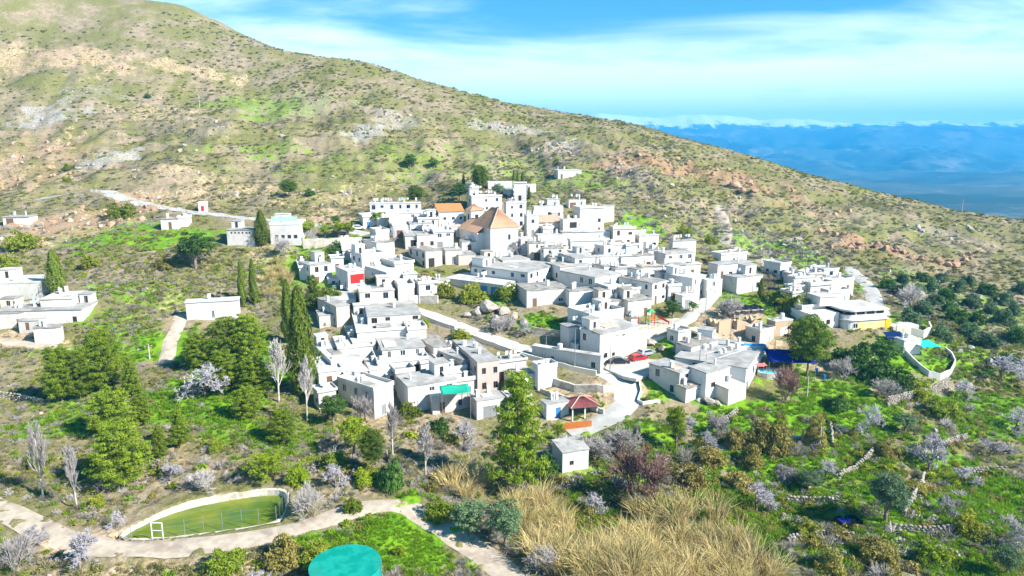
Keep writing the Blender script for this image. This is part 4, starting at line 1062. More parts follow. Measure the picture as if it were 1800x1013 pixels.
H_(1300,618,1262,1336,3.0,30,'low flat pale house behind the long grey-shaded house',PW,rm='roof_pale',df=.4)
# ---- outlying
H_(326,533,319,419,4.0,16,'white barn with low chimney standing alone left of the twin cypresses',PW,rm='roof_pale',opf=[(5.2,5.8,.2,1.9,'win')],dl=.0,name='barn',cat='barn',par=0,chim=1,tilt=.2,extra=False)
H_(-30,500,-60,72,5.0,8,'upper white farmhouse block at the left edge of the picture',PW,rm='roof_pale',df=.1,par=.3,depth=9)
H_(70,527,66,126,4.2,10,'white farmhouse wing next to the single dark cypress at the left',PW,rm='roof_pale',df=.15,depth=8,par=0)
H_(-10,548,-40,143,4.0,7,'front white farmhouse with stained roof at the left edge',PW,rm='launa',df=.3,depth=8,par=0)
H_(-20,552,-60,42,3.6,8,'ochre-fronted low farm building with one dark window at the left edge',PC,rm='launa_old',opf=[(6.6,7.6,1.2,2.2,'hole')],depth=7,par=0)
H_(58,578,44,104,3.2,18,'tumbledown grey shed with a broken roof below the farmhouse',PG,rm='launa_old',df=.2,par=0,name='shed',cat='shed')
H_(474,396,470,526,5.4,6,'white restaurant-like building with a row of dark openings under its terrace',PW,rm='roof_pale',opf=[(1.2,2.2,1.6,2.6,'hole'),(2.9,3.9,1.6,2.6,'hole'),(4.6,5.6,1.6,2.6,'hole'),(6.3,7.3,1.6,2.6,'hole')],dl=0,chim=0,depth=9)
H_(398,405,394,446,4.2,4,'long grey-white building with a dark eave left of the tall dark cypress',PW,rm='launa',df=.1,depth=7,opf=[(1.0+1.0*k,1.5+1.0*k,3.2,3.7,'hole') for k in range(6)],chim=0,par=0)
H_(348,358,345,362,2.6,12,'tiny white hut with a red door beside the main road',PW,rm='roof_pale',opf=[(.7,1.7,.1,1.8,'door_red')],dl=0,name='hut',cat='hut',depth=2.5,chim=0,extra=False)
H_(282,386,278,312,3.0,10,'small dark-roofed house among garden trees below the main road',PW,rm='launa_old',df=.8,depth=6)
H_(312,385,308,330,2.4,10,'low white outbuilding right of the dark-roofed garden house',PW,rm='roof_pale',df=.3,depth=4)
H_(4,382,-4,50,2.6,6,'low white hut with bluish roof at the left edge below the earth bank',PW,rm='launa',df=.4,depth=5,name='hut',cat='hut',extra=False)
H_(981,300,975,1022,3.6,10,'lone white house high on the hill above the cemetery',PW,rm='roof_pale',df=.3,depth=7,extra=False)
H_(989,797,982,1035,3.4,20,'small white hut with a sloping grey roof in the gully right of the big pine',PW,rm='launa',opf=[(1.2,1.9,1.2,1.9,'win')],dl=0,name='hut',cat='hut',par=0,chim=0,tilt=.4,depth=4,extra=False)
H_(961,712,950,1000,3.0,24,'low grey-roofed house beside the maroon roof',PW,rm='launa',df=.5,dl=.2,dm='door_blue')

# ---- houses filling the gaps
H_(916,421,906,938,4.6,20,'white house pressed against the right side of the church',PW,rm='roof_pale',df=.5)
H_(946,414,940,988,4.0,14,'white house with small yard wall below the faded lean-to roof',PW,rm='roof_pale',df=.5)
H_(884,459,866,932,2.8,22,'low white annex in front of the church wall',PW,rm='launa',df=.5,par=0)
H_(846,463,828,880,2.6,24,'low storehouse with grey roof at the corner of the church',PC,rm='launa_old',df=.3,par=0,chim=0)
H_(806,449,797,836,2.8,18,'small pinkish outhouse below the shaded nave',PK,rm='launa',df=.5,par=0,chim=0)
H_(720,394,716,760,3.6,12,'white row house below the plain two-storey block',PW,rm='launa',df=.6)
H_(690,398,686,718,3.4,12,'white row house left end, above the wide dark porch',PW,rm='roof_pale',df=.6)
H_(968,455,962,990,3.0,16,'small brown-doored house left of the grey sloping roof',PC,rm='launa_old',df=.8,dm='door_brown')
H_(1020,492,998,1046,3.0,34,'low white wing left of the three small square windows',PW,rm='launa',df=.3,dl=.3)
H_(1082,474,1074,1120,4.2,18,'white house with grey flat roof in the heart of the right half',PW,rm='launa',df=.7)
H_(1128,492,1120,1150,3.6,30,'narrow white house behind the shuttered house',PW,rm='launa',df=.5)
H_(1160,479,1152,1196,4.0,22,'white house with chimney behind the pale house with bluish side',PW,rm='launa_old',df=.5)
H_(1205,466,1198,1232,3.6,22,'small white house at the end of the row with narrow windows',PW,rm='roof_pale',df=.5)
H_(1140,440,1132,1166,3.6,20,'white cottage between the slatted front and the narrow-windowed house',PW,rm='launa_old',df=.6)
H_(740,640,728,770,3.2,24,'small white house with flat roof left of the furnished terrace',PW,rm='launa',df=.5)
H_(620,604,606,660,3.0,20,'white terrace house below the line of little windows',PW,rm='roof_pale',df=.5)
H_(606,658,590,646,3.4,28,'white cube among the left front terraces',PW,rm='roof_pale',df=.6,dl=.4)
H_(800,672,790,836,3.4,24,'white house with brown terrace tiles below the stained grey roof',PW,rm='roof_clay_floor',df=.4,par=.5)
H_(900,662,886,940,3.4,24,'low white house hidden behind the big pine, next to the street parapet',PW,rm='launa',df=.4)
H_(1110,560,1098,1112,3.0,20,'small white store beside the playground',PC,rm='launa_old',df=.3)
H_(1262,634,1240,1300,3.0,38,'flat-roofed white link between the dark shed and the long grey-shaded house',PW,rm='launa',df=.3)
H_(1410,541,1402,1452,3.2,18,'low white house left of the rounded villa',PW,rm='roof_pale',df=.6)

# ---- small houses squeezed into the remaining gaps, named by their neighbour
def rect_of(base, W, L, a):
    du = Vector((math.cos(a), math.sin(a))); dv = Vector((-math.sin(a), math.cos(a))); b0 = Vector((base.x, base.y))
    return [b0, b0 + du * W, b0 + du * W + dv * L, b0 + dv * L], du, dv
def overlap(A, B, gap=0.25):
    ra, ua, va = A; rb, ub, vb = B
    for ax in (ua, va, ub, vb):
        pa = [p.dot(ax) for p in ra]; pb_ = [p.dot(ax) for p in rb]
        if max(pa) < min(pb_) - gap or max(pb_) < min(pa) - gap: return False
    return True
RECTS = [rect_of(b_, W_, L_, a_) for _, b_, W_, L_, _, a_ in HOUSES]
NAMED = [(r_['label'], project(b_ + Vector((math.cos(a_) * W_ / 2, math.sin(a_) * W_ / 2, H2))), b_) for r_, b_, W_, L_, H2, a_ in HOUSES]
ROADPTS = [(q.x, q.y, wd / 2 + 1.2) for w3, wd in ROADW.values() for q in w3]
BOXES = [(640, 388, 1240, 500, 60), (990, 490, 1235, 560, 26), (565, 440, 740, 560, 26), (560, 590, 900, 735, 34), (1185, 600, 1345, 690, 14), (1385, 495, 1490, 545, 10), (790, 470, 960, 505, 8)]
_rg = random.Random(42); _used = set(); _n = 0
for x0, y0, x1, y1, quota in BOXES:
    done = 0
    for _try in range(quota * 14):
        if done >= quota: break
        px, py = _rg.uniform(x0, x1), _rg.uniform(y0, y1)
        if ((px - 880) / 95) ** 2 + ((py - 550) / 48) ** 2 < 1 or (1105 < px < 1210 and 545 < py < 592) or ((px - 862) / 40) ** 2 + ((py - 460) / 16) ** 2 < 1: continue
        if 720 < px < 800 and 455 < py < 520: continue
        p = hit(px, py); W_, L_, Hh = _rg.uniform(3.0, 5.6), _rg.uniform(3.0, 5.0), _rg.choice((2.6, 2.9, 3.2, 3.6, 4.6)); yw = _rg.uniform(12, 36)
        if any((p.x + W_ / 2 - a) ** 2 + (p.y + L_ / 2 - b) ** 2 < (c + 3.2) ** 2 for a, b, c in ROADPTS): continue
        rc = rect_of(p, W_, L_, R(yw))
        if any(overlap(rc, q) for q in RECTS): continue
        cp = project(p + Vector((0, 0, Hh)))
        near = sorted(NAMED, key=lambda t: (t[2] - p).length)
        lab = None
        for lb, (qx, qy), _b in near[:7]:
            if len(lb.split()) > 9: continue
            dx, dy = cp[0] - qx, cp[1] - qy
            rel = ('just right of the' if dx > 0 else 'just left of the') if abs(dx) > abs(dy) * 1.2 else ('right below the' if dy > 0 else 'right behind the')
            if (rel, lb) in _used: continue
            _used.add((rel, lb)); lab = 'small low house ' + rel + ' ' + lb; break
        if lab is None: continue
        rxp = project(p + Vector((math.cos(R(yw)) * W_, math.sin(R(yw)) * W_, Hh)))[0]
        house(cp[0], cp[1], None, rxp, Hh, yw, lab, _rg.choice((PW, PW, PW, PC, PG)), rm=_rg.choice(('launa', 'launa_old', 'roof_pale', 'roof_clay_floor')), df=.7, dl=.4, depth=L_, extra=False, par=_rg.choice((0, .3, .5)))
        RECTS.append(rc); done += 1; _n += 1
# ------------------------------------------------------------------ vegetation
def mat_leaf(name, a, b, c3=None, transl=0.25, rough=0.6):
    w = NT(name)
    t = w.n('ShaderNodeAttribute', attribute_name='tint').outputs['Fac']
    r = w.n('ShaderNodeObjectInfo').outputs['Random']
    c = w.mix(w.rng(t, 0, 1, smooth=False), a, b)
    if c3: c = w.mix(w.math('MULTIPLY', r, 0.8), c, c3)
    c = w.n('ShaderNodeHueSaturation', {'Value': w.rng(w.n('ShaderNodeMath', {0: w.math('MULTIPLY', r, 7.31)}, operation='FRACT').outputs[0], 0, 1, 0.75, 1.25, False), 'Color': c}).outputs[0]
    M[name] = w.out(c, rough, None, 0.15, transl=transl)
    return M[name]
mat_leaf('leaf_pine', (0.12, 0.20, 0.014), (0.30, 0.385, 0.03), None, .4)
mat_leaf('leaf_pine_dark', (0.085, 0.15, 0.016), (0.19, 0.26, 0.028), None, .3)
mat_leaf('leaf_cypress', (0.095, 0.15, 0.016), (0.21, 0.26, 0.03), None, .3)
mat_leaf('leaf_olive', (0.10, 0.175, 0.075), (0.20, 0.28, 0.15), (0.15, 0.24, 0.09))
mat_leaf('leaf_dark', (0.05, 0.12, 0.022), (0.12, 0.22, 0.035))
mat_leaf('leaf_bright', (0.163, 0.250, 0.010), (0.300, 0.375, 0.019))
mat_leaf('leaf_bush', (0.22, 0.25, 0.022), (0.40, 0.39, 0.045), (0.18, 0.27, 0.022), .35)
mat_leaf('leaf_brown', (0.27, 0.215, 0.06), (0.44, 0.35, 0.11), (0.30, 0.29, 0.06), .3)
mat_leaf('twig_lilac', (0.37, 0.345, 0.375), (0.54, 0.51, 0.55), None, 0.0, 0.9)
mat_leaf('twig_grey', (0.38, 0.34, 0.32), (0.56, 0.52, 0.50), None, 0.0, 0.9)
mat_leaf('twig_red', (0.200, 0.110, 0.090), (0.300, 0.180, 0.150), None, 0.0, 0.9)
mat_leaf('blossom', (0.620, 0.560, 0.640), (0.780, 0.740, 0.800), None, 0.3, 0.8)
mat_leaf('scrub_olive', (0.16, 0.155, 0.05), (0.28, 0.26, 0.10), (0.22, 0.23, 0.05))
mat_leaf('scrub_green', (0.14, 0.24, 0.012), (0.30, 0.41, 0.022), (0.33, 0.37, 0.02), .4)
mat_leaf('scrub_grey', (0.250, 0.220, 0.200), (0.380, 0.350, 0.335), (0.260, 0.240, 0.160), 0.1)
mat_leaf('grass_blade', (0.125, 0.29, 0.010), (0.27, 0.43, 0.018), (0.20, 0.34, 0.010), 0.4)
mat_leaf('grass_dry', (0.300, 0.250, 0.130), (0.440, 0.370, 0.220), (0.240, 0.220, 0.080), 0.25)
mat_leaf('cane', (0.60, 0.445, 0.20), (0.83, 0.68, 0.37), (0.46, 0.40, 0.15), 0.4)
mat_noise('bark', (0.16, 0.115, 0.085), (0.27, 0.21, 0.165), 3.0, rough=0.95, bump=0.8, bscale=9)
mat_noise('bark_pale', (0.42, 0.37, 0.33), (0.56, 0.51, 0.46), 2.0, rough=0.95, bump=0.5, bscale=9)
mat_noise('stone', (0.30, 0.26, 0.215), (0.44, 0.395, 0.34), 1.5, rough=0.95, bump=0.8, bscale=4, third=(0.20, 0.165, 0.13))
mat_noise('stone_red', (0.36, 0.21, 0.13), (0.48, 0.31, 0.21), 1.0, rough=0.95, bump=0.9, bscale=3, third=(0.24, 0.14, 0.10))
G = np.random.default_rng(77)
def unit(v): return v / (np.linalg.norm(v, axis=-1, keepdims=True) + 1e-9)
def cards(c, n, ln, wd, tint, jit=0.8, up=0.0):
    """leaf quads at c facing roughly n"""
    m = len(c)
    nn = unit(n + jit * G.normal(size=(m, 3)))
    t = unit(np.cross(nn, G.normal(size=(m, 3))) + np.array([0, 0, up])); b = unit(np.cross(nn, t))
    ln = (ln * G.uniform(0.6, 1.3, (m, 1))) / 2; wd = (wd * G.uniform(0.6, 1.3, (m, 1))) / 2
    v = np.stack([c - t * ln - b * wd * 0.5, c - t * ln * 0.2 + b * wd, c + t * ln, c - t * ln * 0.2 - b * wd], 1).reshape(-1, 3)
    f = np.arange(4 * m).reshape(-1, 4)
    return v, f, np.repeat(tint, 4)
def join(parts):
    V, F_, T = [], [], []; o = 0
    for v, f, t in parts:
        V.append(v); F_.append(f + o); T.append(t); o += len(v)
    return np.concatenate(V), np.concatenate(F_), np.concatenate(T)
def sticks(p0, p1, r0, r1, tint):
    """three-sided twigs as quads"""
    p0, p1 = np.asarray(p0, float), np.asarray(p1, float); m = len(p0)
    d = unit(p1 - p0); a = unit(np.cross(d, G.normal(size=(m, 3)))); b = np.cross(d, a)
    r0 = np.asarray(r0, float).reshape(-1, 1); r1 = np.asarray(r1, float).reshape(-1, 1)
    vs = []
    for k in range(3):
        o = a * math.cos(2.094 * k) + b * math.sin(2.094 * k); vs += [p0 + o * r0, p1 + o * r1]
    v = np.stack(vs, 1).reshape(-1, 3); base = np.arange(m)[:, None] * 6
    f = np.concatenate([base + np.array([2 * k, 2 * ((k + 1) % 3), 2 * ((k + 1) % 3) + 1, 2 * k + 1]) for k in range(3)])
    return v, f, np.repeat(tint, 6)
def crown_mesh(name, parts, mat):
    v, f, t = join(parts)
    return np_mesh(name, v, f, M[mat], False, {'tint': t})
def trunk_mesh(segs, mat, n=7):
    b = MB()
    for p0, p1, r0, r1 in segs: b.tube(p0, p1, r0, r1, n, 0, False)
    return b.mesh('trunk', M[mat], smooth=True)
def clumped(centres, rad, per, ln, wd, outward, flat=0.7, jit=0.7):
    k = len(centres)
    d = unit(G.normal(size=(k * per, 3))); d[:, 2] = np.abs(d[:, 2]) * 0.9 - 0.25
    c = np.repeat(centres, per, 0) + d * np.repeat(rad, per)[:, None] * G.uniform(0.45, 1.05, (k * per, 1)) * np.array([1, 1, flat])
    tint = np.clip(np.repeat(G.random(k), per) * 0.7 + G.random(k * per) * 0.4, 0, 1)
    n = unit(d + 0.3 * np.repeat(outward, per, 0))
    return cards(c, n, ln, wd, tint, jit)
def make_pine(style, mat='leaf_pine'):
    """height 10; style: round, tall, tiered"""
    segs = []; cs = []; rs = []
    bend = G.uniform(-.4, .4, 2)
    def ax(z): return np.array([bend[0] * math.sin(z * .3), bend[1] * math.sin(z * .25), z])
    top = {'round': 7.4, 'full': 8.3}.get(style, 9.3)
    zz = np.linspace(-0.6, top, 9)
    for a, b in zip(zz[:-1], zz[1:]): segs.append((ax(a), ax(b), max(.035, .21 * (1 - a / 11)), max(.03, .21 * (1 - b / 11))))
    prof = {'round': lambda t: 3.7 * math.sqrt(max(0, 1 - (2 * t - 0.80) ** 2 * 0.80)), 'full': lambda t: 3.7 * math.sqrt(max(0, 1 - (2 * t - 0.74) ** 2 * 0.60)) * (1.0 - .10 * t), 'tall': lambda t: 2.7 * (1 - t) ** 0.62 + .35, 'tiered': lambda t: 3.1 * (1 - t) ** 0.55 * (0.75 + 0.3 * math.sin(t * 23)) + .4}[style]
    z0 = {'round': 3.2, 'full': 1.3, 'tall': 1.2, 'tiered': 1.6}[style]
    nl = {'round': 12, 'full': 12, 'tall': 14, 'tiered': 13}[style]
    for i in range(nl):
        t = (i + .3) / nl; z = z0 + t * (10 - z0); r = prof(t); nb = max(4, int(3 + r * 2.6)); ph = G.uniform(0, 6.28)
        for k in range(nb):
            an = ph + 6.283 * k / nb + G.uniform(-.3, .3); rr = r * G.uniform(.72, 1.1)
            tip = ax(min(z, top)) * np.array([1, 1, 0]) + np.array([math.cos(an) * rr, math.sin(an) * rr, z + rr * G.uniform(-.05, .18)])
            st = ax(min(max(z - rr * .25, 0.5), top)); segs.append((st, st * .35 + tip * .65, .05, .025))
            for s in (1.0, .72, .42):
                if rr * s < .25 and k > 0: continue
                cs.append(st * (1 - s) + tip * s + G.normal(size=3) * .15 + np.array([0, 0, .1])); rs.append(G.uniform(.42, .78) * (1.4 if style == 'round' else 1.05 if style == 'full' else .9))
    cs.append(ax(top) + np.array([0, 0, .5])); rs.append(.5)
    cs = np.array(cs); rs = np.array(rs); out = unit(cs - np.array([0, 0, 5.0]))
    return trunk_mesh(segs, 'bark'), crown_mesh('crown', [clumped(cs, rs, 60 if style == 'round' else 46, .42, .13, out)], mat)
def make_cypress(mat='leaf_cypress', w=1.0, ragged=.12):
    n = 5200; t = G.random(n) ** 0.8; z = .25 + t * 9.75
    r = (w * (1.02 - t) ** 0.6 * np.minimum(1, .35 + 3.0 * t)) * (1 + ragged * G.normal(size=n)) * (1 + .12 * np.sin(z * 2.1 + 3 * G.random()))
    an = G.uniform(0, 6.283, n); lob = 1 + .14 * np.sin(an * 5 + z * .8)
    c = np.stack([np.cos(an) * r * lob, np.sin(an) * r * lob, z], 1)
    nn = np.stack([np.cos(an), np.sin(an), 0 * an + .25], 1)
    return trunk_mesh([((0, 0, -.5), (0, 0, 8.5), .17, .03)], 'bark'), crown_mesh('crown', [cards(c, nn, .52, .15, np.clip(.5 + .35 * np.sin(an * 5 + z * 2) + .3 * G.normal(size=n), 0, 1), .45, 1.6)], mat)
def make_broad(mat, per=52, nclump=120, flat=.85, squash=.85, stem=.28, ln=.27, wd=.14, lobes=5, trunkm='bark'):
    """rounded tree, height 6"""
    lob = [(np.array([math.cos(a) * q, math.sin(a) * q, 3.1 + G.uniform(-.6, .7)]), G.uniform(1.5, 2.1)) for a, q in zip(np.linspace(0, 6.28, lobes, endpoint=False) + G.uniform(0, 1), G.uniform(.5, 1.3, lobes))]
    lob.append((np.array([0, 0, 3.9]), 1.9))
    cs, rs, ou = [], [], []
    for k in range(nclump):
        c0, r0 = lob[k % len(lob)]; d = unit(G.normal(size=3)); d[2] = d[2] * .9 + .1
        cs.append(c0 + d * r0 * G.uniform(.55, 1.0) * np.array([1, 1, squash])); rs.append(G.uniform(.4, .7)); ou.append(d)
    segs = [((0, 0, -.5), (0.1, 0, 1.2), stem, stem * .7)]
    for c0, r0 in lob: segs.append(((0.1, 0, 1.1), c0, stem * .55, .05))
    return trunk_mesh(segs, trunkm), crown_mesh('crown', [clumped(np.array(cs), np.array(rs), per, ln, wd, np.array(ou), flat, .9)], mat)
def branch_tree(kind, seed):
    """leafless tree from forking twigs, height about 6; kind: spread, tall, shrub"""
    g = np.random.default_rng(seed); P0, P1, R0, R1 = [], [], [], []; thick = []
    def grow(p, d, ln, r, lev, mx):
        q = p + d * ln; 
        if lev <= 1: thick.append((p, q, r, r * .72))
        else: P0.append(p); P1.append(q); R0.append(r); R1.append(r * .6)
        if lev >= mx: return
        nb = {'spread': 3, 'tall': 3, 'shrub': 3}[kind] + (1 if lev >= mx - 2 else 0)
        for k in range(nb):
            a = {'spread': .62, 'tall': .30, 'shrub': .5}[kind]; e = unit(d + a * g.normal(size=3)); e = unit(e + np.array([0, 0, {'spread': .10, 'tall': .45, 'shrub': .22}[kind]]))
            s = g.uniform(.35, 1.0) if lev > 0 else 1.0
            grow(p + d * ln * s, e, ln * g.uniform(.62, .88), max(r * .58, .008), lev + 1, mx)
    if kind == 'shrub':
        for k in range(9):
            a = g.uniform(0, 6.28); grow(np.array([g.normal() * .3, g.normal() * .3, -.1]), unit(np.array([math.cos(a) * .55, math.sin(a) * .55, 1.0])), 1.5, .05, 1, 5)
    elif kind == 'tall':
        tz = np.array([0., 0, -.5]); thick.append((tz, np.array([.1, .05, 3.0]), .16, .11)); thick.append((np.array([.1, .05, 3.0]), np.array([.15, 0, 6.2]), .11, .05))
        for k in range(26):
            z = g.uniform(1.6, 6.0); a = g.uniform(0, 6.28); grow(np.array([.1, .03, z]), unit(np.array([math.cos(a) * .6, math.sin(a) * .6, 1.0])), 1.35 * (1.15 - z / 9), .045, 2, 5)
    else: grow(np.array([0., 0, -.4]), unit(np.array([.1, .05, 1])), 1.7, .17, 0, 6)
    return thick, np.array(P0), np.array(P1), np.array(R0), np.array(R1)
def make_bare(kind, mat, barkm, seed, blossom=False, tw=1.0):
    th, p0, p1, r0, r1 = branch_tree(kind, seed)
    tint = G.random(len(p0))
    parts = [sticks(p0, p1, np.maximum(r0, .020) * tw, np.maximum(r1, .013) * tw, tint)]
    tm = trunk_mesh([(a, b, c, d) for a, b, c, d in th], barkm, 6)
    return tm, crown_mesh('crown', parts, mat)
def make_bush(mat, n=120, per=42, h=1.0, ln=.15, wd=.08):
    d = unit(G.normal(size=(n, 3))); d[:, 2] = np.abs(d[:, 2])
    cs = d * np.array([1.0, 1.0, h]) * G.uniform(.55, 1.0, (n, 1)) * (1 + .25 * np.sin(d[:, :1] * 5 + G.uniform(0, 6)))
    stem = trunk_mesh([((0, 0, -.3), tuple(q * .7), .05, .02) for q in cs[:7]], 'bark', 5)
    return stem, crown_mesh('crown', [clumped(cs, G.uniform(.16, .34, n), per, ln, wd, d, .9, .9)], mat)
PROTO = {
 'pine_round': [make_pine('full') for _ in range(3)], 'pine_dark': [make_pine('round', 'leaf_pine_dark') for _ in range(2)],
 'pine_tall': [make_pine('tall') for _ in range(2)], 'pine_tier': [make_pine('tiered', 'leaf_pine')],
 'cypress': [make_cypress() for _ in range(2)], 'cypress_fat': [make_cypress('leaf_cypress', 1.45, .2)], 'fir': [make_pine('tall', 'leaf_pine_dark')],
 'olive': [make_broad('leaf_olive') for _ in range(3)], 'broad_dark': [make_broad('leaf_dark') for _ in range(2)], 'broad_bright': [make_broad('leaf_bright', 52, 110, ln=.34, wd=.10)],
 'almond': [make_bare('spread', 'twig_lilac', 'bark', s, tw=1.25) for s in (3, 8, 21)], 'bare_tall': [make_bare('tall', 'twig_grey', 'bark_pale', s) for s in (5, 9)],
 'bare_grey': [make_bare('shrub', 'twig_grey', 'bark', s, tw=1.2) for s in (4, 14)], 'bare_red': [make_bare('shrub', 'twig_red', 'bark', s, tw=1.3) for s in (6, 16)],
 'bush_green': [make_bush('leaf_bush') for _ in range(2)], 'bush_brown': [make_bush('leaf_brown') for _ in range(2)], 'olive_low': [make_bush('leaf_olive', 130, 44, 1.15) for _ in range(3)], 'evergreen_low': [make_bush('leaf_dark', 130, 44, 1.15)], 'bush_dark': [make_bush('leaf_dark')], 'bush_bright': [make_bush('leaf_bright', 120, 42, 1.0, .18, .06)],
}
PH = {'pine_round': 10, 'pine_dark': 10, 'pine_tall': 10.3, 'pine_tier': 10.3, 'cypress': 10.2, 'cypress_fat': 10.2, 'fir': 10.3, 'olive': 5.7, 'broad_dark': 5.7, 'broad_bright': 5.7, 'almond': 5.3, 'bare_tall': 8.8, 'bare_grey': 3.7, 'bare_red': 3.6,
      'olive_low': 1.45, 'evergreen_low': 1.45, 'bush_green': 1.3, 'bush_brown': 1.3, 'bush_dark': 1.3, 'bush_bright': 1.3}
PWD = {'pine_round': 9.7, 'pine_dark': 9.4, 'pine_tall': 7.4, 'pine_tier': 7.0, 'cypress': 2.1, 'cypress_fat': 3.0, 'fir': 6.4, 'olive': 5.7, 'broad_dark': 5.7, 'broad_bright': 5.7, 'almond': 5.8, 'bare_tall': 4.6, 'bare_grey': 4.2, 'bare_red': 3.9,
       'olive_low': 2.6, 'evergreen_low': 2.6, 'bush_green': 2.6, 'bush_brown': 2.6, 'bush_dark': 2.6, 'bush_bright': 2.6}
KIND_NAME = {'pine_round': 'pine_tree', 'pine_dark': 'pine_tree', 'pine_tall': 'pine_tree', 'pine_tier': 'pine_tree', 'cypress': 'cypress_tree', 'cypress_fat': 'cypress_tree', 'fir': 'fir_tree', 'olive': 'olive_tree', 'broad_dark': 'evergreen_tree', 'broad_bright': 'mimosa_tree',
             'almond': 'almond_tree', 'bare_tall': 'bare_poplar', 'bare_grey': 'bare_tree', 'bare_red': 'bare_tree', 'olive_low': 'olive_tree', 'evergreen_low': 'evergreen_tree', 'bush_green': 'bush', 'bush_brown': 'bush', 'bush_dark': 'bush', 'bush_bright': 'bush'}
CATN = {'pine_tree': 'tree', 'cypress_tree': 'tree', 'fir_tree': 'tree', 'olive_tree': 'tree', 'evergreen_tree': 'tree', 'mimosa_tree': 'tree', 'almond_tree': 'tree', 'bare_poplar': 'tree', 'bare_tree': 'tree', 'bush': 'bush'}
_ti = 0
TREES = []
def tree(kind, px, py, top, wpx, label, group=None, lean=0.0):
    """base at photo (px, py), crown top at photo y = top, crown wpx photo pixels wide"""
    global _ti
    _ti += 1
    p = foot(px, py); dist = p.y * math.cos(PITCH) - (p.z - CAMZ) * math.sin(PITCH)
    hm = (py - top) * dist / FPX / math.cos(PITCH) * 0.97; wm = wpx * dist / FPX
    sz = hm / PH[kind]; sx = wm / PWD[kind]
    tm, cm = PROTO[kind][_ti % len(PROTO[kind])]
    nm = KIND_NAME[kind]
    root = empty(nm, p, G.uniform(0, 6.283)); root.scale = (sx, sx, sz)
    if lean: root.rotation_euler[1] = lean
    tag(root, label, CATN[nm], group)
    link('trunk', tm, root); link('crown', cm, root)
    TREES.append((p.x, p.y, wm / 2))
    return root
T_ = tree
# pines of the left slope
T_('pine_round',110,706,603,72,'leftmost pine of the clump beside the grey farm track')
T_('pine_round',142,704,612,60,'pine with bare lower trunk in the middle of the left clump')
T_('pine_round',188,690,574,92,'tallest pine of the clump left of the green meadow')
T_('pine_tall',232,698,622,44,'slim pine at the right end of the left clump')
T_('pine_round',200,762,680,100,'wide dense pine just above the biggest rounded pine on the left')
T_('pine_tall',250,748,676,46,'thin pale-trunked pine right of the wide dense pine')
T_('pine_round',216,856,736,122,'biggest rounded pine above the irrigation basin')
T_('pine_tall',317,785,716,44,'small slender pine alone on the slope above the basin')
T_('pine_tall',281,806,744,36,'smallest young pine right of the biggest rounded pine')
T_('pine_round',346,648,584,66,'left pine of the thicket below the white barn')
T_('pine_round',400,640,556,90,'central pine of the thicket below the white barn')
T_('pine_round',436,642,546,78,'tallest pine of the thicket, directly below the twin cypresses')
T_('pine_round',396,690,612,70,'pine half hidden behind the lilac almond tree')
T_('pine_round',446,694,622,84,'lower right pine of the thicket beside the bare poplars')
T_('pine_round',436,736,676,70,'lowest pine of the thicket, right of the lilac almond tree')
T_('pine_round',499,778,714,70,'lone round pine on the scrub slope above the basin end')
T_('pine_tier',908,868,636,118,'very tall ragged pine in the centre foreground')
T_('pine_dark',1418,662,552,92,'lone umbrella-shaped pine with bare trunk right of the blue awning')
T_('pine_dark',843,342,292,36,'dark pine inside the cemetery wall')
T_('pine_dark',731,362,327,38,'round pine above the long white block at the back')
T_('pine_dark',509,347,316,38,'round pine alone on the slope above the main road')
T_('broad_dark',345,472,398,74,'large glossy dark tree standing in the scrub above the white barn')
T_('broad_dark',721,299,269,30,'left of the two dark round trees high on the hill')
T_('broad_dark',763,296,276,24,'right, smaller of the two dark round trees high on the hill')
T_('broad_dark',808,354,320,36,'dark bushy tree at the left corner of the cemetery')
T_('olive',876,347,322,30,'grey-green tree right of the dark cemetery pine')
T_('broad_dark',1552,646,590,74,'dark dense tree beside the solar panels on the right')
# cypresses
T_('cypress_fat',101,520,436,32,'single dark cypress beside the farmhouse at the left')
T_('cypress',427,540,454,15,'left of the twin pencil cypresses right of the white barn')
T_('cypress',447,536,453,16,'right of the twin pencil cypresses right of the white barn')
T_('cypress',509,604,488,26,'slimmer of the tall cypress pair at the left edge of the village')
T_('cypress_fat',534,694,494,54,'thickest tallest cypress at the left edge of the village')
T_('cypress_fat',461,432,369,28,'dark cypress in front of the restaurant-like building')
T_('fir',551,540,480,34,'small fir between the tall cypresses and the white houses')
T_('cypress',815,334,305,7,'thin cypress at the left end of the cemetery')
T_('cypress',903,322,300,6,'left of three thin cypresses behind the cemetery tower')
T_('cypress',910,322,300,6,'middle of three thin cypresses behind the cemetery tower')
T_('cypress',918,323,302,6,'right of three thin cypresses behind the cemetery tower')
T_('cypress',930,352,328,7,'small cypress at the foot of the cemetery tower')
T_('cypress',1337,524,488,12,'lone small cypress in front of the dark-edged white house on the right')
# gully and gardens
T_('broad_dark',586,748,690,66,'dense green tree hiding the foot of the blue-shaded house')
T_('broad_bright',622,800,714,64,'yellow-green leaning tree on the gully edge below the front row')
T_('pine_dark',655,834,754,52,'small dark pine on two thin trunks at the gully edge')
T_('bush_dark',688,858,794,56,'round dark evergreen bush above the path bend')
T_('broad_bright',470,846,786,84,'feathery bright tree overhanging the basin')
T_('bush_bright',525,852,808,50,'yellow-green feathery bush at the right end of the basin')
T_('bush_green',775,912,866,66,'yellowish bush above the lower path')
T_('olive',828,940,876,80,'grey olive tree beside the lower path')
T_('olive',888,958,864,86,'bluish dark olive tree next to the lower path, right of the grey olive')
T_('broad_bright',1187,792,698,44,'upright bright green tree below the lower right houses')
T_('bush_dark',960,836,790,56,'dark bush between the big pine and the white gully hut')
T_('broad_bright',980,775,738,30,'small bright tree beside the orange fence')
T_('olive',1556,922,820,84,'large grey-green olive tree on the lower right terraces')
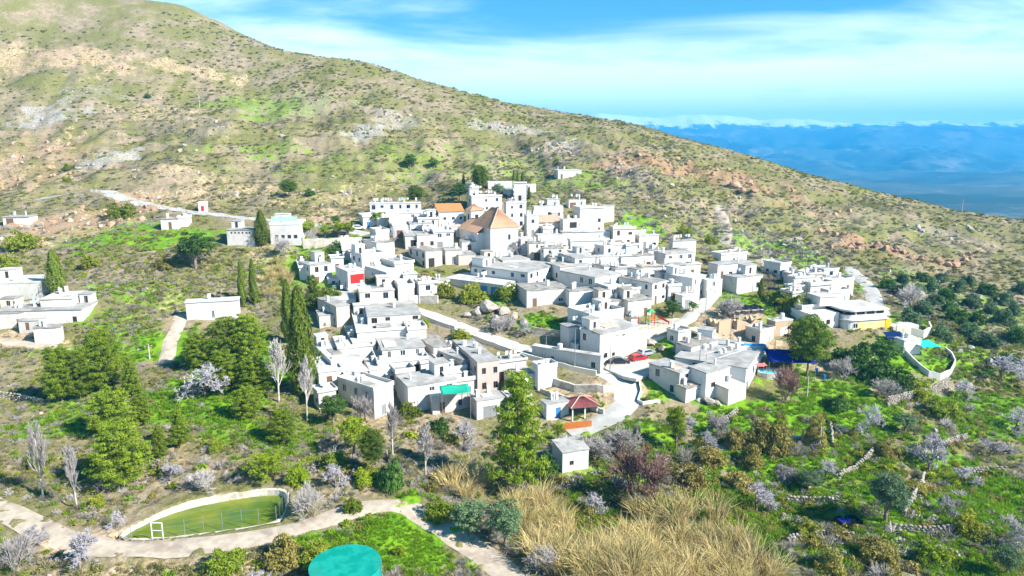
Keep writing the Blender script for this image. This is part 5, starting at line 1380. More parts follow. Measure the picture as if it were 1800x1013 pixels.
T_('olive',1420,856,820,52,'small dark olive tree on the middle terrace')
T_('olive',1768,1016,950,60,'olive tree in the bottom right corner')
T_('olive',1590,760,728,50,'grey-green tree on the upper right terrace')
T_('bush_brown',1352,790,722,92,'big round olive-brown bush above the pale terrace path')
T_('bush_brown',1432,782,726,58,'olive-brown bush right of the biggest round bush')
T_('bush_brown',1290,788,746,46,'smaller brown bush left of the biggest round bush')
T_('bush_green',1610,700,662,60,'end bush of the dark hedge on the right')
T_('broad_dark',1182,560,524,40,'small street tree beside the playground')
T_('broad_dark',1218,548,526,20,'tiny street tree beside the arched garage')
# bare trees
T_('almond',362,698,624,112,'pale lilac almond tree in the green meadow')
T_('almond',1330,898,826,84,'white-twigged almond tree on the lower terraces')
T_('almond',1632,830,748,94,'lilac-grey almond tree on the right terraces')
T_('almond',1522,764,700,64,'bare almond tree below the stone terrace wall')
T_('almond',1762,668,608,104,'wide bare almond tree near the right edge')
T_('almond',140,1004,916,96,'blue-grey bare tree over the bottom left bend of the dirt road')
T_('almond',455,1040,984,70,'bare twiggy tree at the bottom edge beside the green tank')
T_('almond',1240,792,744,50,'grey bare tree left of the olive-brown bushes')
T_('almond',1695,850,806,60,'smaller bare tree lower right of the lilac-grey almond')
T_('almond',1782,760,708,70,'bare tree at the right edge above the terraces')
T_('almond',1790,970,900,60,'bare tree at the lower right edge')
T_('bare_tall',76,874,698,56,'tall pale leafless poplar at the left above the dirt road')
T_('bare_tall',136,894,742,44,'second leafless poplar at the left, leaning, with split trunk')
T_('bare_tall',490,706,566,58,'leafless poplar left of the thickest cypress')
T_('bare_tall',540,742,590,46,'leafless poplar right of the thickest cypress')
T_('bare_tall',690,800,680,48,'leafless poplar in front of the front-row houses')
T_('bare_tall',748,838,712,56,'forked pale leafless poplar in the gully')
T_('bare_red',1132,884,780,92,'reddish leafless thicket-like tree in the centre right gully')
T_('bare_red',1380,708,640,40,'bare reddish tree below the turquoise pool')
T_('bare_grey',1050,806,760,60,'grey leafless tree below the curve of the street')
T_('bare_grey',1104,800,752,70,'grey leafless tree left of the bright upright tree')
T_('bare_grey',545,908,850,50,'leafless shrub at the right corner of the basin')
T_('bare_grey',950,1010,960,50,'pale leafless shrub beside the lower path at the bottom')
T_('bare_grey',30,1000,930,50,'twisted bare tree in the bottom left corner')
T_('almond',815,790,730,70,'bare bluish tree in the shade left of the big pine')
# orchard of olives at the right
ORCH = [(1560,503,30),(1583,515,34),(1612,512,30),(1640,508,36),(1662,525,40),(1622,548,40),(1598,566,46),(1684,510,34),(1706,536,40),(1734,514,36),(1765,532,40),(1795,512,36),(1680,562,44),(1702,590,44),(1735,606,46),(1655,590,44),(1762,566,44),(1788,596,50),(1770,640,44),(1716,566,36),(1640,530,34),(1742,548,36),(1668,545,34),(1588,492,26),(1780,550,34),(1620,490,26),(1655,492,26),(1700,498,28)]
for px, py, wp in ORCH:
    T_('olive_low' if (px * 7) % 3 else 'evergreen_low', px, py + 4, py - wp * .62, wp, 'rounded grey-green olive tree in the orchard at the right edge' if (px * 7) % 3 else 'dark green round tree in the orchard at the right edge', 'orchard olive trees' if (px * 7) % 3 else 'dark orchard trees')
T_('bare_grey',1602,545,500,46,'bare grey tree standing among the orchard olives')
HB = [(40,440,60,'yellow-green bush at the far left above the farmhouse','bush_green'),(12,470,50,'yellowish bush at the left edge below the low hut','bush_green'),(215,385,50,'green bush under the road bend','bush_green'),(290,470,40,'straw-brown bush left of the large glossy tree','bush_brown'),
 (160,470,40,'dull green bush right of the farm cypress','bush_green'),(120,300,22,'small round bush on the eroded bank','bush_green'),(118,320,18,'lower small round bush on the eroded bank','bush_green'),(260,172,14,'tiny dark bush on the pale scree high on the hill','bush_dark'),(545,345,22,'bluish bush next to the lone round pine','bush_dark'),
 (622,425,24,'bush on the retaining wall end','bush_green'),(1205,415,30,'mossy bush above the right slope houses','bush_green'),(1248,430,30,'yellow-green bush beside the hillside track','bush_green'),(1395,545,60,'mossy yellow-green hedge bush right of the small cypress','bush_green'),(1370,530,50,'upper mossy bush next to the lone small cypress','bush_green'),
 (1415,490,40,'green bush behind the right-hand cluster','bush_green'),(1468,482,30,'bush beside the grey olive track','bush_green'),(1250,465,24,'bush between the white houses on the right slope','bush_brown'),(830,530,60,'green bush on the rocks in the centre of the village','bush_green'),(890,525,50,'leafy bush below the blue doors','bush_green'),(780,520,50,'bush beside the tiny hut with blue barrel','bush_green'),
 (750,500,40,'brownish bush left of the tiny hut with blue barrel','bush_brown'),(660,500,30,'creeper-like bush by the terrace','bush_green'),(580,530,50,'green hedge bush below the white house with a bare side','bush_green'),(590,450,44,'dark bush below the retaining wall','bush_dark'),(560,460,40,'green bush in front of the cane thicket','bush_green'),(572,572,22,'round bush by the olive-beige block','bush_green'),
 (812,598,40,'green garden bush below the street','bush_green'),(745,575,30,'trellis bush on the white terrace','bush_bright'),(560,990,70,'bush left of the green tank','bush_green'),(500,985,80,'brownish bush by the bottom edge','bush_brown'),(400,1000,70,'mixed green bush near the bottom edge','bush_green'),(640,850,50,'green bush on the path bend','bush_bright'),(620,900,40,'bush above the green tank','bush_green'),
 (700,975,30,'yellow flowering bush right of the green tank','bush_bright'),(1500,650,90,'dark end of the hedge near the lone pine','bush_dark'),(1540,670,80,'middle of the dark hedge on the right','bush_dark'),(1580,688,70,'lower part of the dark hedge on the right','bush_dark'),(1470,720,50,'dark bush on the green bank','bush_dark'),(1660,730,60,'olive-coloured bush on the right terraces','bush_green'),
 (1560,800,50,'bush between the almond trees','bush_brown'),(1300,860,60,'brown bush left of the white-twigged almond','bush_brown'),(1210,850,70,'brown bramble bush on the gully bank','bush_brown'),(1250,815,60,'bramble row bush under the terrace path, left','bush_brown'),(1320,818,60,'bramble row bush under the terrace path, middle','bush_brown'),(1180,930,60,'dark bush at the edge of the cane','bush_dark'),
 (1420,945,60,'green bush above the lower stone wall','bush_green'),(1610,870,50,'bush beside the big olive tree','bush_brown'),(1700,940,70,'yellow-green bush on the lower right','bush_green'),(1540,985,80,'brown-green bush at the bottom right','bush_brown'),(1460,1005,70,'rust-tinged bush at the bottom right','bush_brown'),(1640,990,60,'green bush at the bottom right edge','bush_bright'),
 (1360,990,60,'dark bush right of the golden cane','bush_dark'),(70,815,50,'bush behind the tall poplar at the left','bush_green'),(170,890,40,'low bush under the second poplar','bush_green'),(325,760,30,'bluish shrub above the slender pine','bush_dark'),(380,790,40,'grey-green shrub on the scrub slope','bush_green'),(590,820,50,'yellowish shrub on the gully edge','bush_green'),(720,730,50,'green garden bush below the big grey roof','bush_green'),(770,760,50,'shady bush left of the big pine','bush_dark')]
for px, py, wp, lb, kd in HB: T_(kd, px, py, py - wp * .62, wp * 1.05, lb)

for k, (px, py, tp_, wd_, lb) in enumerate([(1480,668,628,40,'small bare tree at the hedge start'),(1690,700,660,60,'bare lilac tree below the curved garden wall'),(1740,800,756,60,'bare grey tree on the right edge terraces'),(1560,700,664,44,'bare shrub tree above the high terrace wall'),(1450,840,800,50,'pale bare tree beside the small dark olive'),(1380,840,806,44,'low bare tree right of the bramble row'),(1265,770,722,44,'grey bare tree left of the ruined stone wall'),(1660,905,866,50,'bare tree right of the steep stone wall'),(1215,770,722,50,'bare tree right of the bright upright tree'),(1000,800,766,46,'bare grey tree above the white gully hut'),(1045,905,860,56,'mauve bare tree left of the reddish thicket'),(1085,870,820,50,'small mauve bare tree beside the reddish thicket'),(640,740,690,36,'bare tree at the foot of the front row'),(590,860,812,60,'grey bare tree right of the feathery bushes'),(300,850,806,60,'grey bare shrub tree above the basin wall'),(360,865,826,50,'low grey bare tree above the basin'),(205,930,890,40,'bare shrub at the left tip of the basin'),(60,960,910,50,'bare shrub on the bottom left bank'),(880,585,552,44,'leafless tree among the rocks of the village garden'),(925,590,560,36,'smaller leafless tree of the rocky garden'),(905,450,414,26,'brown leafless climber against the church front'),(1285,560,520,44,'leafless tree above the ochre ruin'),(690,425,395,24,'thin bare tree by the wide dark porch'),(545,428,396,28,'bare tree below the restaurant-like building'),(500,450,416,36,'lilac bare tree below the restaurant-like building')]):
    T_('almond' if k % 3 else 'bare_grey', px, py, tp_, wd_, lb)
# ------------------------------------------------------------------ basin, tank, walls, street things
def wall_line(name, pxs, h, th, mat, label, cat='wall', kind=None, group=None, top_flat=False, rough=0.0, post=None, sink=0.8, zs=None, close=False, stones=None):
    """a wall along photographed ground points; follows the ground, real thickness"""
    pts = [foot(*q) if len(q) == 2 else Vector(q) for q in pxs]
    if close: pts.append(pts[0].copy())
    pts = resample(pts, 1.2)
    n = len(pts); b = MB(); rnd = random.Random(int(pxs[0][0] * 13 + pxs[0][1]))
    sec = []
    for i, q in enumerate(pts):
        t = pts[min(i + 1, n - 1)] - pts[max(i - 1, 0)]; t.z = 0; t.normalize(); s = Vector((t.y, -t.x, 0)) * (th / 2)
        g = mesh_z(q.x, q.y); zt = (zs if zs is not None else g + h) + rnd.uniform(-rough, rough); s2 = s * (1 + rnd.uniform(-rough, rough))
        sec.append([(q.x + s2.x, q.y + s2.y, g - sink), (q.x + s2.x, q.y + s2.y, zt), (q.x - s2.x, q.y - s2.y, zt), (q.x - s2.x, q.y - s2.y, g - sink)])
    for a, c in zip(sec[:-1], sec[1:]):
        for k in range(4): b.face([a[k], c[k], c[(k + 1) % 4], a[(k + 1) % 4]])
    b.face(sec[0][::-1]); b.face(sec[-1])
    o = b.build(name, M[mat])
    return tag(o, label, cat, group, kind or 'thing'), pts
def stone_wall(pxs, h, label, mat='stone', size=.55, depth=.5, group=None):
    """dry-stone terrace wall: every stone its own piece"""
    pts = resample([foot(*q) for q in pxs], size)
    root = empty('stone_wall', pts[0]); tag(root, label, 'wall', group, 'thing')
    rnd = random.Random(int(pxs[0][0] + pxs[0][1] * 3)); rows = max(1, int(round(h / (size * .62))))
    cnt = 0
    core = MB()
    for i in range(len(pts) - 1):
        t = pts[i + 1] - pts[i]; t.z = 0
        if t.length < 1e-3: continue
        t.normalize(); an = math.atan2(t.y, t.x)
        for r_ in range(rows):
            off = (.5 if r_ % 2 else 0) * size
            q = pts[i] + t * off
            s = rnd.uniform(.85, 1.15)
            z = q.z - .15 + (r_ + .5) * size * .62
            if cnt < 290:
                link('stone', STONES[rnd.randrange(len(STONES))], root, (q.x - pts[0].x + rnd.uniform(-.06, .06), q.y - pts[0].y + rnd.uniform(-.08, .08), z - pts[0].z), (rnd.uniform(-.12, .12), rnd.uniform(-.12, .12), an + rnd.uniform(-.15, .15))).scale = (size * s * .66, depth * .6, size * .42 * rnd.uniform(.9, 1.2))
                cnt += 1
    return root
def rock_mesh(seed, mat, sub=2):
    import bmesh
    bm = bmesh.new(); bmesh.ops.create_icosphere(bm, subdivisions=sub, radius=1.0); g = random.Random(seed)
    pl = [(Vector((g.uniform(-1, 1), g.uniform(-1, 1), g.uniform(-1, 1))).normalized(), g.uniform(.42, .8)) for _ in range(11)]
    for v in bm.verts:
        for nrm, d in pl:
            k = v.co.dot(nrm)
            if k > d: v.co -= nrm * (k - d)
        v.co *= 1 + g.uniform(-.05, .05)
    me = bpy.data.meshes.new('rock'); bm.to_mesh(me); bm.free(); me.materials.append(M[mat]); return me
STONES = [rock_mesh(s, 'stone', 1) for s in range(5)]
ROCKS = [rock_mesh(s, 'stone', 2) for s in range(20, 24)]
ROCKS_RED = [rock_mesh(s, 'stone_red', 2) for s in range(30, 34)]

# irrigation basin
w = NT('basin_water'); p = w.pos()
c = w.mix(w.rng(w.noise(p, 0.25, 4, 0.6), .35, .65), (0.085, 0.15, 0.008), (0.18, 0.215, 0.012))
M['basin_water'] = w.out(c, 0.18, w.bump(w.noise(p, 3.0, 3), .08, .02), 0.35)
bo = empty('basin', (BASIN[0][0], BASIN[0][1], _bz)); tag(bo, 'irrigation basin with green water and a pale concrete rim above the dirt road', 'basin')
bx_, by_ = BASIN[0]
def smooth_poly(poly, it=2):
    for _ in range(it):
        q = []
        for i in range(len(poly)):
            a, b = poly[i], poly[(i + 1) % len(poly)]
            q += [(a[0] * .75 + b[0] * .25, a[1] * .75 + b[1] * .25), (a[0] * .25 + b[0] * .75, a[1] * .25 + b[1] * .75)]
        poly = q
    return poly
BS = smooth_poly(BASIN, 2)
def offset_poly(poly, d):
    out = []; n = len(poly); A = sum(poly[i][0] * poly[(i + 1) % n][1] - poly[(i + 1) % n][0] * poly[i][1] for i in range(n)); s = 1 if A > 0 else -1
    for i in range(n):
        t = Vector((poly[(i + 1) % n][0] - poly[i - 1][0], poly[(i + 1) % n][1] - poly[i - 1][1])).normalized()
        out.append((poly[i][0] + t.y * d * s, poly[i][1] - t.x * d * s))
    return out
BO = offset_poly(BS, 0.4)
wm_ = MB().face([(x - bx_, y - by_, -0.35) for x, y in (BS if sum(BS[i][0] * BS[(i + 1) % len(BS)][1] - BS[(i + 1) % len(BS)][0] * BS[i][1] for i in range(len(BS))) > 0 else BS[::-1])])
wm_.build('water', M['basin_water'], bo)
rim = MB(); n_ = len(BS); cy0 = sum(q[1] for q in BS) / n_
for i in range(n_):
    j = (i + 1) % n_
    def ht(k): return 0.08 + 0.38 * float(sstep(-1.0, 3.0, np.array(BS[k][1] - cy0 - 0.12 * (BS[k][0] - BS[0][0]) + .8)))
    a, b_, c_, d_ = BS[i], BS[j], BO[j], BO[i]
    A0, B0 = (a[0] - bx_, a[1] - by_), (b_[0] - bx_, b_[1] - by_); C0, D0 = (c_[0] - bx_, c_[1] - by_), (d_[0] - bx_, d_[1] - by_)
    za, zb_ = ht(i), ht(j)
    rim.face([(*A0, -2), (*B0, -2), (*B0, zb_), (*A0, za)]); rim.face([(*A0, za), (*B0, zb_), (*C0, zb_ + .05), (*D0, za + .05)]); rim.face([(*D0, za + .05), (*C0, zb_ + .05), (*C0, -2), (*D0, -2)])
rim.build('rim', M['rubble_pale'], bo)
# its fence
fr = empty('fence', (BASIN[-1][0], BASIN[-1][1], _bz)); tag(fr, 'thin metal post fence with a gate frame along the front of the basin', 'fence')
fx, fy = BASIN[-1]
post_m = MB().tube((0, 0, -.3), (0, 0, 1.9), .045, .045, 6).mesh('post', M['metal_grey'])
FP = []
for px, py in [(211,950),(231,948),(325,938),(358,931),(391,925),(425,920),(455,918),(486,914),(492,906),(497,898),(502,892),(506,884)]:
    d = px_dir(px, py); t = (_bz + .25 - CAMZ) / d[2]; q = Vector((d[0] * t - fx, d[1] * t - fy, .2)); FP.append(q); link('post', post_m, fr, q)
for a, b_ in zip(FP[:-1], FP[1:]):
    if (a - b_).length > 9: continue
    w_ = MB()
    for z in (.5, 1.1, 1.7): w_.tube(a + Vector((0, 0, z)), b_ + Vector((0, 0, z)), .012, .012, 4)
    w_.build('wire', M['metal_grey'], fr)
gp = []
for px in (268, 287):
    d = px_dir(px, 947); t = (_bz + .2 - CAMZ) / d[2]; gp.append(Vector((d[0] * t - fx, d[1] * t - fy, .15)))
gt = MB()
for q in gp: gt.tube(q, q + Vector((0, 0, 2.1)), .07, .07, 6)
gt.tube(gp[0] + Vector((0, 0, 2.1)), gp[1] + Vector((0, 0, 2.1)), .07, .07, 6).tube(gp[0] + Vector((0, 0, 1.1)), gp[1] + Vector((0, 0, 1.1)), .05, .05, 6).tube(gp[0] + Vector((0, 0, .15)), gp[1] + Vector((0, 0, .15)), .05, .05, 6)
gt.build('gate', M['frame_white'], fr)

# green water tank at the bottom
mat_noise('tank_green', (0.0, 0.25, 0.19), (0.01, 0.32, 0.25), 0.8, rough=0.55, bump=0.05, third=(0.03, 0.27, 0.20))
mat_flat('tank_side', (0.015, 0.30, 0.25), 0.5, 0.4, 0.0, 0.15)
tp = hit(607, 992, 4.2); rad = 61 * (tp.y * math.cos(PITCH) - (tp.z - CAMZ) * math.sin(PITCH)) / FPX
tk = empty('storage_tank', (tp.x, tp.y, tp.z - 4.2)); tag(tk, 'round turquoise-green water tank with a flat lid at the bottom edge', 'tank')
sd = MB().tube((0, 0, -2.5), (0, 0, 4.1), rad, rad, 56, 0, False)
for k in range(5): sd.tube((0, 0, -.4 + k * 1.0), (0, 0, -.32 + k * 1.0), rad + .04, rad + .04, 56)
sd.build('side', M['tank_side'], tk, smooth=False)
MB().tube((0, 0, 4.1), (0, 0, 4.2), rad + .09, rad + .09, 56).build('lid', M['tank_green'], tk)
ld = MB()
for s in (-.22, .22): ld.tube((rad + .14, s, -2), (rad + .14, s, 4.6), .025, .025, 5)
for k in range(14): ld.tube((rad + .14, -.22, -1 + k * .4), (rad + .14, .22, -1 + k * .4), .018, .018, 5)
ld.build('ladder', M['metal_grey'], tk)

# cars
def car(px, py, yaw, mat, label, back='sedan'):
    p_ = hit(px, py); root = empty('parked_car', (p_.x, p_.y, p_.z + .02), R(yaw)); tag(root, label, 'car')
    prof = [(-2.1, .35), (-2.12, .75), (-1.95, .92), (-1.55, .95), (-1.2, 1.38), (-.3, 1.46), (.45, 1.40), (1.05, .98), (1.85, .88), (2.1, .68), (2.12, .35)]
    if back == 'hatch': prof = [(-2.0, .35), (-2.02, .85), (-1.9, 1.05), (-1.65, 1.42), (-.5, 1.50), (.4, 1.42), (1.0, 1.0), (1.8, .88), (2.02, .65), (2.04, .35)]
    b = MB(); n = len(prof); ys = (-.84, -.80, .80, .84)
    def wid(z): return .84 if z < 1.0 else .84 - (z - 1.0) * .42
    for k in range(n - 1):
        (xa, za), (xb, zb2) = prof[k], prof[k + 1]
        b.face([(xa, wid(za), za), (xb, wid(zb2), zb2), (xb, -wid(zb2), zb2), (xa, -wid(za), za)])
    for s in (1, -1):
        pts = [(x, s * wid(z), z) for x, z in prof]; b.face(pts if s < 0 else pts[::-1])
    b.face([(prof[0][0], -.84, .35), (prof[-1][0], -.84, .35), (prof[-1][0], .84, .35), (prof[0][0], .84, .35)])
    b.build('body', M[mat], root)
    def strip(name, xs, s, dz=.0):
        pass
    gl = MB(); i4 = 4 if back == 'sedan' else 3
    (xa, za), (xb, zb2) = prof[-5 if back == 'sedan' else -5], prof[-4]
    for (x1_, z1_), (x2_, z2_), nm in ((prof[-5], prof[-4], 'windscreen'), (prof[2 if back == 'hatch' else 3], prof[3 if back == 'hatch' else 4], 'rear_window')):
        d = Vector((x2_ - x1_, 0, z2_ - z1_)); nrm = Vector((-d.z, 0, d.x)).normalized() * .012
        q1 = Vector((x1_, 0, z1_)) + d * .1 + nrm; q2 = Vector((x1_, 0, z1_)) + d * .9 + nrm
        MB().face([(q1.x, wid(q1.z) - .08, q1.z), (q2.x, wid(q2.z) - .08, q2.z), (q2.x, -wid(q2.z) + .08, q2.z), (q1.x, -wid(q1.z) + .08, q1.z)]).build(nm, M['glass'], root)
    for s in (1, -1):
        z0, z1 = 1.0, 1.34; q = [(-1.3, z0), (.85, z0), (.38, z1), (-1.05, z1)]
        pts = [(x, s * (wid(z) + .012), z) for x, z in q]
        MB().face(pts if s < 0 else pts[::-1]).build('side_window', M['glass'], root)
    wh = MB().tube((0, -.1, 0), (0, .1, 0), .32, .32, 16).mesh('wheel', M['metal_dark']); rmh = MB().tube((0, -.105, 0), (0, .105, 0), .19, .19, 12).mesh('rim', M['metal_grey'])
    for x in (-1.3, 1.3):
        for y in (-.78, .78): wo = link('wheel', wh, root, (x, y, .32)); link('rim', rmh, wo)
    for y in (-.6, .6):
        MB().box(2.085, 2.13, y - .16, y + .16, .58, .70).build('headlight', M['frame_white'], root)
        MB().box(-2.14, -2.09, y - .14, y + .14, .66, .82).build('tail_light', M['car_red'], root)
    return root
mat_flat('car_dark', (0.012, 0.014, 0.025), 0.22, 0.6, 0.0, 0.05); mat_flat('car_red', (0.42, 0.012, 0.015), 0.22, 0.6, 0.0, 0.05); mat_flat('car_silver', (0.40, 0.44, 0.48), 0.25, 0.6, 0.3, 0.05); mat_flat('car_white', (0.75, 0.76, 0.77), 0.25, 0.6, 0.0, 0.04)
car(1088, 640, 4, 'car_dark', 'dark navy car parked at the corner of the big central house')
car(1122, 634, 28, 'car_red', 'red car parked nose-in beside the stone wall', 'hatch')
car(1137, 625, 28, 'car_silver', 'silver-blue car parked behind the red car', 'hatch')
car(630, 404, 10, 'car_white', 'white car parked at the top of the village left of the palm', 'hatch')
car(612, 406, 8, 'car_dark', 'dark car beside the white car at the top of the village')
car(602, 409, 5, 'car_silver', 'silver car at the end of the row under the street trees', 'hatch')

# parking place
pk = [hit(*q) for q in [(1062,650),(1075,628),(1128,612),(1188,628),(1205,640),(1150,655),(1118,680),(1096,672)]]
b = MB(); zc_ = sum(mesh_z(q.x, q.y) for q in pk) / len(pk) + .14
b.prism([(q.x, q.y) for q in pk], zc_ - .6, zc_)
tag(b.build('parking_place', M['concrete_road']), kind='structure')

# street lamps and utility poles
def lamp(px, py, top, label, arm=1.0, kind='lamp'):
    p_ = foot(px, py); dist = p_.y * math.cos(PITCH) - (p_.z - CAMZ) * math.sin(PITCH); h = (py - top) * dist / FPX
    root = empty('street_lamp' if kind == 'lamp' else 'utility_pole', p_, R(random.uniform(-30, 30))); tag(root, label, 'street lamp' if kind == 'lamp' else 'pole')
    MB().tube((0, 0, -.5), (0, 0, h), .11 if kind == 'lamp' else .16, .055 if kind == 'lamp' else .10, 8).build('pole', M['metal_grey' if kind == 'lamp' else 'bark_pale'], root)
    if kind == 'lamp':
        MB().tube((0, 0, h - .1), (arm, 0, h + .25), .04, .035, 6).build('arm', M['metal_grey'], root)
        MB().box(arm - .1, arm + .55, -.13, .13, h + .2, h + .32).build('lamp_head', M['metal_grey'], root)
    else:
        MB().box(-.7, .7, -.06, .06, h - .5, h - .38).build('crossarm', M['bark'], root)
        for x in (-.6, 0, .6): MB().tube((x, 0, h - .38), (x, 0, h - .2), .05, .04, 6).build('insulator', M['frame_white'], root)
    return root
lamp(1010, 652, 575, 'tall street lamp in front of the long low street front')
lamp(1072, 658, 590, 'tall street lamp at the corner beside the dark car')
lamp(1238, 590, 510, 'tall street lamp at the bend below the playground')
lamp(960, 628, 588, 'short lamp post on the village street')
lamp(1283, 610, 556, 'lamp post beside the ochre ruin')
lamp(1418, 700, 660, 'white pole standing below the lone umbrella pine', kind='pole')
lamp(1228, 668, 590, 'white pole rising through the front cubes of the lower right group')
lamp(1360, 640, 596, 'lamp post by the blue awning')
lamp(327, 700, 662, 'white post in the green meadow left of the lilac almond', kind='pole')
lamp(263, 630, 604, 'thin post beside the barn track', kind='pole')
lamp(1440, 793, 750, 'grey pole on the pale terrace path', kind='pole')
lamp(351, 190, 166, 'lone pylon-like pole high on the hill', kind='pole')
lamp(1692, 362, 340, 'distant pole on the right ridge', kind='pole')

# retaining walls and dry-stone terraces
wall_line('retaining_wall', [(533,437),(570,436),(605,434),(637,433)], 2.6, .5, 'rubble_pale', 'beige retaining wall below the palms and parked cars')
wall_line('retaining_wall', [(702,545),(735,556),(768,570),(800,580)], 0.9, .4, 'concrete', 'low concrete street wall left of the rocky garden')
wall_line('retaining_wall', [(800,586),(850,604),(900,622),(950,637),(1000,650),(1048,660)], 1.0, .35, 'plaster_cream', 'cream parapet wall running along the lower side of the village street')
wall_line('retaining_wall', [(770,533),(735,532),(704,534)], 1.8, .5, 'rubble_pale', 'beige wall at the upper end of the village street')
wall_line('retaining_wall', [(1072,632),(1100,624),(1136,612)], 4.4, .4, 'plaster_cream', 'tall rough beige wall under the big central house beside the cars')
wall_line('retaining_wall', [(1115,602),(1150,594),(1185,585),(1204,578)], 2.2, .4, 'plaster_cream', 'cream wall carrying the playground')
wall_line('retaining_wall', [(950,690),(1000,705),(1040,722),(1062,728)], 0.9, .4, 'rubble_pale', 'curved low wall inside the street bend')
wall_line('retaining_wall', [(965,675),(1010,688),(1060,690),(1090,685)], 1.4, .5, 'rubble_pale', 'stone-faced ramp wall above the street bend')
wall_line('retaining_wall', [(1123,668),(1127,690),(1121,708),(1130,712),(1160,708)], 0.6, .25, 'plaster_white', 'white kerb wall round the small green lawn')
wall_line('retaining_wall', [(935,585),(965,590),(988,592)], 1.4, .4, 'rubble', 'stone wall below the small green plot in the centre')
wall_line('retaining_wall', [(1575,586),(1600,590),(1622,596),(1636,590),(1632,578)], 2.0, .3, 'plaster_cream', 'beige terrace wall right of the white villa')
SW = [([(1385,885),(1420,884),(1452,886),(1475,893)],1.4,'dry-stone wall of the terrace left of the large olive'),([(1590,905),(1604,885),(1618,862),(1622,846)],1.7,'steep stone wall climbing right of the large olive'),
 ([(1476,842),(1500,830),(1522,812),(1535,796)],1.5,'stone wall bending up below the terrace meadow'),([(1570,935),(1620,938),(1660,940),(1705,938)],1.3,'long stone wall behind the black tank'),
 ([(1385,955),(1420,948),(1450,946),(1500,952)],1.4,'stone wall below the black tank'),([(1560,715),(1600,704),(1640,694),(1668,678)],2.2,'high terrace wall under the hedge and white villa wall'),
 ([(1462,782),(1462,765),(1458,752)],1.4,'short upright stone wall right of the brown bushes'),([(1260,752),(1280,742),(1297,728)],1.6,'ruined stone wall on the green bank'),
 ([(1610,975),(1650,970),(1690,985)],1.1,'broken stone wall at the bottom right'),([(1700,836),(1740,830),(1770,832)],1.2,'low stone wall at the right above the green field'),
 ([(1280,790),(1330,786),(1390,778),(1440,770)],1.0,'stone edge of the pale terrace path'),([(0,700),(40,704),(78,712)],1.3,'rough brown wall under the farm track at the left'),
 ([(1640,790),(1675,776),(1700,770)],1.2,'small stone wall beside the lilac-grey almond')]
for q, h, lb in SW: stone_wall(q, h, lb)

# boulders one can tell apart
def rocks(lst, meshes, grp, lbl):
    for k, it in enumerate(lst):
        px, py, wp = it[:3]
        p_ = foot(px, py); m_ = wp * p_.y / FPX / 2; rnd = random.Random(k + int(px))
        o = link('boulder', meshes[k % len(meshes)], None, (p_.x, p_.y, p_.z + m_ * .25), (rnd.uniform(-.3, .3), rnd.uniform(-.3, .3), rnd.uniform(0, 6)))
        o.scale = (m_, m_ * rnd.uniform(.7, 1.1), m_ * rnd.uniform(.6, .9)); tag(o, it[3] if len(it) > 3 else lbl, 'boulder', grp)
rocks([(1293,332,26,'largest red-brown boulder of the crag on the upper right ridge'),(1318,326,20,'red boulder right of the largest crag boulder on the ridge'),(1302,340,18),(1280,330,14),(1325,340,14),(1440,410,18,'upper left boulder of the lower red outcrop line'),(1470,416,14),(1455,412,12),(1540,438,18),(1556,442,20,'biggest boulder in the middle of the lower red outcrop line'),(1575,440,16),(1590,446,14),(1510,432,14),(1620,458,18),(1650,464,20),(1680,470,24,'large red boulder at the right end of the lower outcrop line'),(1665,468,16),(1210,290,14),(1192,282,12),(1125,276,12),(1140,280,10)], ROCKS_RED, 'red boulders on the ridge', 'small reddish boulder among the outcrops on the right ridge')
rocks([(862,545,46,'largest pale boulder of the rocky garden in the middle of the village'),(885,552,30,'boulder touching the right side of the largest garden boulder'),(840,550,26,'boulder left of the largest garden boulder'),(905,560,24,'boulder at the upper right of the rocky garden'),(895,575,20,'lowest boulder of the rocky garden'),(870,562,22,'boulder in front of the largest garden boulder'),(920,568,22,'rightmost boulder of the rocky garden beside the green plot'),(822,556,20,'leftmost boulder of the rocky garden')], ROCKS, 'rocks in the village garden', '')
rocks([(1140,606,26,'left pale rock in the green bank above the parking place'),(1163,614,22,'second pale rock in the green bank above the parking place'),(1186,616,20,'third pale rock in the green bank above the parking place'),(1206,608,18,'right pale rock in the green bank above the parking place')], ROCKS, 'rocks above the parking place', '')
rocks([(1245,708,28,'biggest grey rock at the foot of the cream shed'),(1262,712,20,'grey rock right of the biggest rock by the cream shed'),(1228,706,16,'small grey rock left of the biggest rock by the cream shed'),(1740,640,22,'grey rock beside the wide bare almond'),(1700,680,20,'grey rock below the curved garden wall'),(1640,760,18,'grey rock above the small stone wall on the right')], ROCKS, 'rocks of the right bank', '')
# ------------------------------------------------------------------ villa, cemetery, awnings, playground and other single things
def flat_at(px, py, h=0.0):
    return hit(px, py, h)
def box_part(root, name, mat, x0, x1, y0, y1, z0, z1): return MB().box(x0, x1, y0, y1, z0, z1).build(name, M[mat], root)
